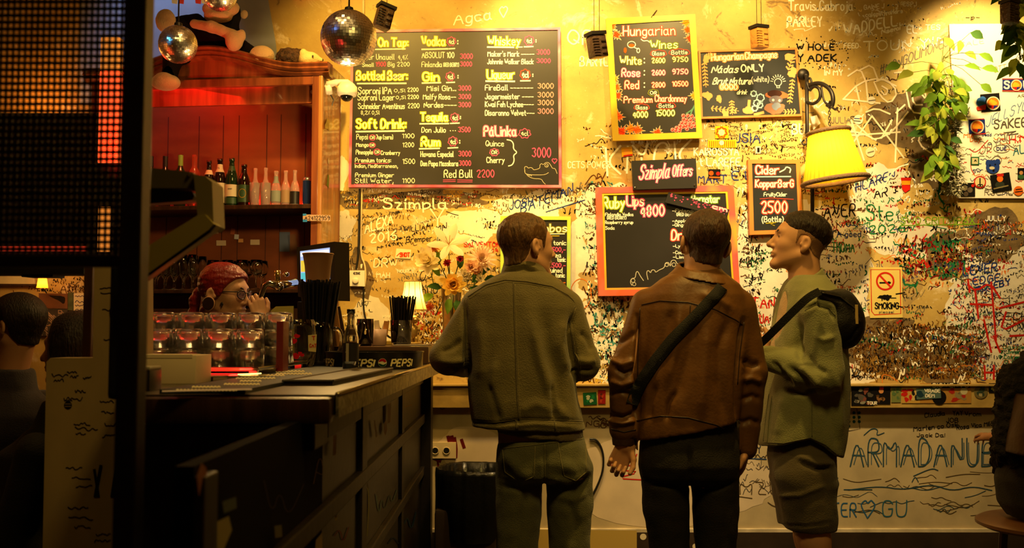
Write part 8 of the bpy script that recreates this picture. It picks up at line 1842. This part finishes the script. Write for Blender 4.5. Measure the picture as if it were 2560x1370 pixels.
# ---------------------------------------------------------------- two dark guests in the back room
def seated(label, hx, hy, D, facing, hair, m_hair, m_cloth, hair_drop=0, zseat=.62, headsc=.95):
    t = thing('person', label, 'person', (P(hx, hy, D).x, D, 0)); c = Vector(Pt(hx, hy, D)); H = Mhead(c, facing, 0, 0, headsc)
    nk = (c.x-.02, D, c.z-.20); hv_ = head_parts(H, nk, .055, h=.005); f = Vector((facing[0], facing[1], 0)).normalized()
    zs_ = c.z-.22
    b_ = Sdf().u(loft([(zseat-.05, c.x-.02, D, .15, .12), (zseat+.2, c.x-.02, D, .15, .11), (zs_-.12, c.x-.02, D, .17, .11), (zs_, c.x-.02, D, .08, .07)]), 0)
    for s_ in (-1, 1):
        o_ = Vector((-f.y, f.x, 0))*s_*.09; hp = Vector((c.x-.02, D, zseat))+o_; kn = hp+f*.42; b_.u(caps(tuple(hp), tuple(kn), .075, .055), .03).u(caps(tuple(kn), (kn.x, kn.y, .12), .05, .04), .02)
        sh = Vector((c.x-.02, D, zs_-.08))+o_*1.9; el_ = sh+Vector((0, 0, -.27))+f*.08; b_.u(caps(tuple(sh), tuple(el_), .045, .036), .02).u(caps(tuple(el_), tuple(el_+f*.24), .034, .027), .02)
        hand_sdf(b_, frame(el_+f*.26, f, (0, 0, 1)), .6, .95, s_)
    lo, hi = bounds((c.x-.2, D-.25, .05), (c.x+.2, D+.25, c.z), pad=.33); lo[2] = .05; v0, q0 = nets(b_, lo, hi, .009); v, q = join_v([hv_, (smooth_v(v0, q0, 1), q0)]); mesh_obj('body', v, q, M_SKIN, t)
    hs = Sdf().u(xf(hair, H), 0)
    if hair_drop: hs.u(caps(tuple(c+Vector((.01, -.02, .02))), tuple(c+Vector((.015, -.03, -hair_drop))), .085, .07), .03)
    lo, hi = bounds(tuple(c), pad=.2); lo[2] -= hair_drop; v, q = nets(hs, lo, hi, .006); mesh_obj('hair', smooth_v(v, q, 1), q, m_hair, t)
    cl = Sdf().u(loft([(zseat-.08, c.x-.02, D, .19, .15), (zseat+.2, c.x-.02, D, .19, .14), (zs_-.10, c.x-.02, D, .21, .13), (zs_-.01, c.x-.02, D, .10, .085), (zs_+.07, c.x-.015, D, .075, .075)]), 0)
    for s_ in (-1, 1):
        o_ = Vector((-f.y, f.x, 0))*s_*.09; sh = Vector((c.x-.02, D, zs_-.08))+o_*1.9; el_ = sh+Vector((0, 0, -.27))+f*.08; cl.u(caps(tuple(sh), tuple(el_), .062, .055), .03).u(caps(tuple(el_), tuple(el_+f*.2), .052, .042), .02)
        hp = Vector((c.x-.02, D, zseat))+o_; kn = hp+f*.42; cl.u(caps(tuple(hp), tuple(kn), .09, .07), .03).u(caps(tuple(kn), (kn.x, kn.y, .10), .066, .055), .02)
    lo, hi = bounds((c.x-.2, D-.25, .05), (c.x+.2, D+.25, c.z), pad=.33); lo[2] = .05; sdf_obj('clothes', cl, lo, hi, .009, m_cloth, t, nz=.005, nscale=9)
    st = thing('bar_stool', label.split(' sitting')[0].replace('person', 'dark stool under the person'), 'stool', (c.x-.02, D, 0))
    b = MB(); b.lathe([(.17, zseat-.13), (.18, zseat-.115), (.17, zseat-.10)], 28); b.build('seat', M_DARKWOOD, st)
    for k_ in range(4):
        a = math.pi/4+k_*math.pi/2; b = MB(); b.tube([(.11*math.cos(a), .11*math.sin(a), zseat-.11), (.17*math.cos(a), .17*math.sin(a), 0)], .014, 8); b.build('leg', M_DARKWOOD, st)
    return t
M_DKJ = cloth('dark_plum_jacket', (.020, .012, .016))
seated('person with short black hair in a dark jacket sitting at the far left edge', 40, 822, 3.75, (-1, .3), hair_local(.02, .016, .085, -.06, .06, -.03), M_HAIRK, M_DKJ, zseat=.72)
seated('person with long black hair sitting behind the tan partition', 188, 884, 3.25, (-1, .1), hair_local(.022, .02, .085, -.06, .06, -.05), M_HAIRK, M_BLKC, .17, .62)
# ---------------------------------------------------------------- the dark guest at the right edge, on a stool
D6 = 3.95
M6 = thing('person', 'person in a shaggy dark coat sitting on a stool at the right edge', 'person', (P(2640, 900, D6).x, D6, 0))
c6 = Vector(Pt(2648, 790, D6)); H6 = Mhead(c6, (.3, 1), 0, 0, .95); hv = head_parts(H6, Pt(2645, 890, D6), .055, h=.005)
b_ = Sdf().u(loft(rowsL([(880, 2600, 2690, .07), (930, 2560, 2740, .11), (1100, 2560, 2740, .12), (1260, 2540, 2740, .15)], D6)), 0)
for dx in (-1, 1):
    hp = Pt(2640+dx*50, 1240, D6); hp = (hp[0]+.04, D6+.09*dx, hp[2]); kn = (hp[0]+.42, hp[1], hp[2]); b_.u(caps(hp, kn, .08, .06), .03).u(caps(kn, (kn[0], kn[1], .05), .055, .04), .02)
    sh = Pt(2645+dx*90, 960, D6); el_ = Pt(2645+dx*105, 1110, D6+.05); b_.u(caps(sh, el_, .045, .036), .02).u(caps(el_, (el_[0]-.05*dx, D6+.3, el_[2]), .036, .027), .02); hand_sdf(b_, frame(Vector((el_[0]-.05*dx, D6+.32, el_[2])), (0, 1, 0), (0, 0, 1)), .5, .95, dx)
lo, hi = bounds(Pt(2520, 880, D6), (P(2780, 900, D6).x+.4, D6+.35, .05), pad=.2); lo[2] = .04; v0, q0 = nets(b_, lo, hi, .009); v, q = join_v([hv, (smooth_v(v0, q0, 1), q0)]); mesh_obj('body', v, q, M_SKIN, M6)
hs = Sdf().u(xf(hair_local(.022, .018, .085, -.06, .06, -.05), H6), 0); lo, hi = bounds(tuple(c6), pad=.2); v, q = nets(hs, lo, hi, .006); mesh_obj('hair', smooth_v(v, q, 1), q, M_HAIRK, M6)
ct_ = Sdf().u(loft(rowsL([(880, 2570, 2720, .12), (910, 2545, 2760, .15), (960, 2525, 2780, .17), (1060, 2510, 2790, .18), (1140, 2503, 2790, .18), (1170, 2510, 2790, .17)], D6), 2.2), 0).u(caps(Pt(2552, 960, D6-.05), Pt(2530, 1110, D6-.02), .085, .07), .04).u(caps(Pt(2530, 1110, D6-.02), Pt(2512, 1160, D6+.1), .065, .05), .03)
lo, hi = bounds(Pt(2490, 870, D6), Pt(2800, 1180, D6), pad=.25); v, q = nets(ct_, lo, hi, .008); v = wrinkle(v, q, nz=.016, nscale=38, back=True); mesh_obj('shaggy_coat', v, q, mat('shaggy_black_wool', (.012, .008, .006), .95, bump=.9, bscale=120), M6)
sk_ = Sdf().u(loft(rowsL([(1140, 2512, 2780, .16), (1200, 2500, 2790, .19), (1260, 2508, 2790, .19), (1292, 2530, 2770, .16)], D6), 2.3), 0)
for dx in (-1, 1): hp = Pt(2665, 1240, D6); hp = (hp[0], D6+.09*dx, hp[2]); sk_.u(caps(hp, (hp[0]+.42, hp[1], hp[2]), .10, .08), .03).u(caps((hp[0]+.42, hp[1], hp[2]), (hp[0]+.42, hp[1], .1), .075, .06), .02)
lo, hi = bounds(Pt(2490, 1130, D6), (P(2800, 900, D6).x+.4, D6+.2, .1), pad=.18); lo[2] = .05; sdf_obj('trousers', sk_, lo, hi, .009, M_BLKC, M6, nz=.004, nscale=9)
sl = Sdf().u(loft(rowsL([(985, 2548, 2600, .08), (1060, 2536, 2600, .09), (1135, 2524, 2590, .09)], D6-.14), 2.2), 0); lo, hi = bounds(Pt(2520, 980, D6-.14), Pt(2605, 1140, D6-.14), pad=.12); sdf_obj('brown_bag_panel', sl, lo, hi, .007, mat('dull_brown_leather', (.05, .02, .010), .5, bump=.2, bscale=60), M6, nz=.003, nscale=12)
zt_ = P(2600, 1300, D6).z
SO6 = thing('bar_stool', 'round wooden stool under the person in the shaggy coat', 'stool', (P(2625, 1300, D6).x, D6, 0))
b = MB(); b.lathe([(.24, zt_-.035), (.268, zt_-.022), (.268, zt_-.010), (.25, zt_)], 40); b.build('seat', mat('worn_stool_wood', (.14, .055, .018), .4, var=.3), SO6, auto=40)
for k_ in range(4):
    a = math.pi/4+k_*math.pi/2; b = MB(); b.tube([(.17*math.cos(a), .17*math.sin(a), zt_-.03), (.22*math.cos(a), .22*math.sin(a), 0)], .017, 8); b.build('leg', M_DARKWOOD, SO6)
b = MB(); b.tube([(.19*math.cos(a), .19*math.sin(a), .25) for a in [k_*math.pi/12 for k_ in range(24)]], .009, 6, closed=True); b.build('foot_ring', M_METAL, SO6)
# ---------------------------------------------------------------- back room wall: frames, poster, lamp
DB = WY
t = thing('wall_picture', 'long cream scribbled panel high on the back room wall at far left', 'panel', P(40, 700, DB)); b = MB(); quadbox(b, [(-60, 682), (86, 684), (88, 712), (-60, 712)], 5.575, DB-.003); wbuild(b, 'panel', mat('cream_panel', (.62, .52, .30), .6, var=.3), t)
b = MB(); quadbox(b, [(-60, 709), (90, 710), (90, 715), (-60, 715)], 5.568, DB-.003); wbuild(b, 'rail', M_DARKWOOD, t)
t = thing('wall_picture', 'dark red brown picture with a black bird shape on the back room wall', 'picture', P(134, 752, DB)); b = MB(); quadbox(b, [(97, 733), (169, 734), (169, 772), (97, 770)], 5.58, DB-.003); wbuild(b, 'canvas', mat('red_brown_canvas', (.14, .05, .02), .6, var=.3), t); k = Ink(5.58); k.poly([(120, 738), (160, 740), (164, 748), (160, 762), (148, 752), (134, 746)], (.08, .06, .05), 1, 1); k.build('dark_shape', t)
t = thing('wall_picture', 'black panel with a white maze pattern below the red brown picture', 'picture', P(130, 790, DB)); b = MB(); quadbox(b, [(90, 772), (169, 772), (169, 840), (90, 840)], 5.582, DB-.003); wbuild(b, 'panel', mat('black_maze_board', (.03, .02, .018), .6), t); k = Ink(5.582); rn = random.Random(4)
for i in range(90):
    x, y = 92+6*rn.randint(0, 11), 776+6*rn.randint(0, 9); k.line([(x, y), (x+rn.choice((0, 8)), y+rn.choice((0, 8))), (x+8, y+8)], 2, (.62, .5, .42), 1)
k.build('maze_lines', t)
t = thing('wall_picture', 'narrow dark green strip picture beside the white poster in the back room', 'picture', P(176, 752, DB)); b = MB(); quadbox(b, [(169, 731), (183, 731), (183, 776), (169, 776)], 5.582, DB-.003); wbuild(b, 'strip', mat('green_strip', (.06, .09, .03), .6, var=.5, vscale=40), t)
t = thing('poster', 'white handwritten poster on the back room wall beside the door post', 'poster', P(205, 770, DB)); b = MB(); quadbox(b, [(184, 733), (229, 733), (229, 830), (184, 830)], 5.585, DB-.003); wbuild(b, 'sheet', mat('white_sheet', (.80, .70, .52), .6), t); k = Ink(5.585)
rn = random.Random(7)
for y in (742, 754, 764, 774, 786, 798): k.line([(188+3*i, y+rn.uniform(-4, 4)) for i in range(13)], 1.6, (.12, .14, .35), 1, 1)
k.build('handwriting', t)
t = thing('small_wall_lamp', 'small orange glowing wall lamp on the back room wall', 'lamp', P(108, 706, 5.45)); b = MB(); b.lathe([(.030, -.03), (.020, .03)], 20, Matrix.Translation(P(106, 706, 5.45)), cap=False); wbuild(b, 'lamp_shade', shade_mat('orange_lamp_cloth', (.85, .35, .03), .6), t, smooth=True)
b = MB(); b.ball(P(106, 706, 5.45), .014, 10); wbuild(b, 'bulb', M_BULB, t); b = MB(); b.tube([P(106, 720, 5.45), P(112, 726, 5.5), P(116, 732, 5.59)], .004, 6); wbuild(b, 'arm', M_METAL, t)
lamp('back_room_bulb', 'POINT', P(107, 707, 5.45), 2.2, (1, .5, .1), None, .02)
gz = Ink(WY); rnd = random.Random(31); g = gz
zone(20, 690, 230, 735, 40, (10, 40), (5, 12), (1.2, 2.2), [K_, BR_, K_]); gz.text('AM', 150, 735, 40, 26, BR_, 2.2); gz.build('graffiti_far', WALL)
# beams over the back room opening
struct(box1((P(-120, 670, 3.0).x, 2.95, P(0, 688, 3.0).z), (P(228, 670, 3.0).x, 3.05, P(0, 640, 3.0).z)), 'beam', M_BLACKWOOD)
b = MB(); b.box((P(70, 690, 3.0).x, 2.96, P(0, 694, 3.0).z), (P(147, 690, 3.0).x, 3.04, P(0, 684, 3.0).z)); struct(b, 'beam_block', M_BLACKWOOD)
# made-up glowing column standing in for the red-lit cabinet side
NX0, NX1 = P(252, 300, 4.4).x, P(300, 300, 4.4).x
t = thing('glow_column', 'added glowing red and amber column standing in for the lit cabinet side', 'lamp', ((NX0+NX1)/2, 4.4, 0))
b = MB(); b.box((-.07, -.05, 0), (.07, .05, P(0, 412, 4.4).z), .004); b.build('pedestal', M_BLACKWOOD, t)
b = MB(); b.box((NX0-(NX0+NX1)/2, -.03, P(0, 411, 4.4).z), (NX1-(NX0+NX1)/2, .03, P(0, 180, 4.4).z), .01); b.build('red_glow_block', mat('red_glow_block', (.8, .08, .02), .5, emit=(1, .10, .02), estr=1.6), t)
b = MB(); b.box((NX0-(NX0+NX1)/2, -.028, P(0, 180, 4.4).z), (NX1-(NX0+NX1)/2, .028, P(0, 95, 4.4).z), .01); b.build('amber_glow_block', mat('amber_glow_block', (.8, .3, .03), .5, emit=(1, .30, .04), estr=.7), t)
b = MB(); b.box((-3.2, 4.5, P(0, 290, 4.5).z-.65), (P(246, 300, 4.5).x, 4.56, P(0, 282, 4.5).z), .004); o = b.build('dark_blocker', M_BLACKWOOD); o['kind'] = 'structure'; o.name = 'blackout_board'  # dark sheet added to black out the wall below the amber band
b = MB(); b.box((NX0-(NX0+NX1)/2+.02, -.055, P(0, 632, 4.4).z), (NX1-(NX0+NX1)/2-.01, -.05, P(0, 520, 4.4).z), .002); b.build('lower_glow_block', mat('amber_glow_block', (.8, .3, .03)), t)
t = thing('red_glow_tube', 'long dim red glowing tube added low on the dark board behind the lattice', 'lamp', P(100, 622, 4.47)); b = MB(); b.tube([P(-120, 622, 4.47), P(244, 622, 4.47)], .012, 10); wbuild(b, 'tube', mat('dim_red_tube', (.6, .05, .03), .5, emit=(1, .06, .02), estr=.35), t, smooth=True)  # glowing tube added to give a dim red line
for x in (-100, 230): b = MB(); b.tube([P(x, 622, 4.47), P(x, 622, 4.50)], .008, 8); wbuild(b, 'bracket', M_METAL, t)
lamp('amber_band_fill', 'POINT', (-2.62, 5.40, 2.60), 5, (1, .32, .05), None, .05)  # unseen point light added for the amber band on the wall
# ---------------------------------------------------------------- plush monkey and hedgehog on the cabinet
D7 = 5.26
MK = thing('plush_monkey', 'large black and tan plush monkey sitting on top of the cabinet', 'soft toy', P(545, 130, D7))
M_PLB = mat('black_plush', (.006, .005, .005), .95, bump=.6, bscale=160, spec=.1); M_PLT = mat('tan_plush', (.50, .33, .17), .9, bump=.5, bscale=140, sheen=.3)
mk = Sdf().u(ell(Pt(545, 105, D7), (.135, .10, .13)), 0).u(ell(Pt(562, 35, D7-.02), (.085, .085, .095)), .03).u(caps(Pt(490, 55, D7-.02), Pt(432, 62, D7-.12), .045, .038), .03).u(caps(Pt(478, 130, D7-.05), Pt(432, 150, D7-.16), .05, .045), .03).u(caps(Pt(432, 150, D7-.16), Pt(424, 190, D7-.19), .045, .04), .02).u(caps(Pt(600, 120, D7-.05), Pt(640, 148, D7-.10), .05, .045), .03)
lo, hi = bounds(Pt(400, 0, D7), Pt(670, 200, D7), pad=.22); sdf_obj('body', mk, lo, hi, .007, M_PLB, MK, nz=.003, nscale=30)
for nm, els in (('muzzle', [(545, 42, D7-.09, .075, .05, .032), (530, 22, D7-.08, .05, .04, .04), (575, 20, D7-.08, .05, .04, .04)]), ('hand', [(414, 52, D7-.15, .052, .04, .062)]), ('foot', [(414, 206, D7-.21, .075, .06, .042), (408, 196, D7-.235, .035, .02, .03)]), ('foot', [(655, 140, D7-.12, .065, .05, .055)]), ('ear', [(610, 36, D7-.01, .022, .012, .026)])):
    s_ = Sdf()
    for x, y, d, a_, b2, c_ in els: s_.u(ell(Pt(x, y, d), (a_, b2, c_)), .02)
    lo, hi = bounds(*[Pt(e[0], e[1], e[2]) for e in els], pad=.12); sdf_obj(nm, s_, lo, hi, .006, M_PLT, MK, nz=.002, nscale=30)
ar = Sdf().u(caps(Pt(486, 60, D7-.12), Pt(530, 68, D7-.15), .024, .027), 0).u(caps(Pt(530, 66, D7-.15), Pt(580, 88, D7-.16), .027, .03), .02).u(ell(Pt(585, 104, D7-.165), (.045, .04, .05)), .02).u(ell(Pt(604, 88, D7-.165), (.022, .02, .032)), .015); lo, hi = bounds(Pt(470, 60, D7-.12), Pt(610, 110, D7-.12), pad=.12); sdf_obj('folded_arm', ar, lo, hi, .006, M_PLT, MK, nz=.002, nscale=30)
HG = thing('hedgehog_toy', 'brown bristly hedgehog toy with a cream face on the cabinet top', 'soft toy', P(745, 165, D7-.1))
s_ = Sdf().u(ell(Pt(728, 148, D7-.1), (.080, .07, .058)), 0); lo, hi = bounds(Pt(728, 148, D7-.1), pad=.14); v, q = nets(s_, lo, hi, .006); v = wrinkle(v, q, nz=.010, nscale=60, stretch=(.5, 1, 1), back=True); mesh_obj('bristles', v, q, mat('brown_bristles', (.075, .030, .012), .8, bump=.9, bscale=130, var=.7, vscale=60), HG)
s_ = Sdf().u(ell(Pt(770, 150, D7-.13), (.050, .05, .044)), 0).u(caps(Pt(785, 146, D7-.13), Pt(803, 150, D7-.13), .024, .012), .02).u(ell(Pt(758, 132, D7-.15), (.020, .012, .022)), .01); lo, hi = bounds(Pt(775, 150, D7-.13), pad=.12); sdf_obj('face', s_, lo, hi, .005, mat('cream_plush', (.66, .48, .22), .9, bump=.4, bscale=140), HG, nz=.002, nscale=30)
b = MB(); b.ball(Pt(805, 150, D7-.13), .008, 10); b.ball(Pt(782, 140, D7-.175), .005, 8); wbuild(b, 'nose', M_BLACK, HG)
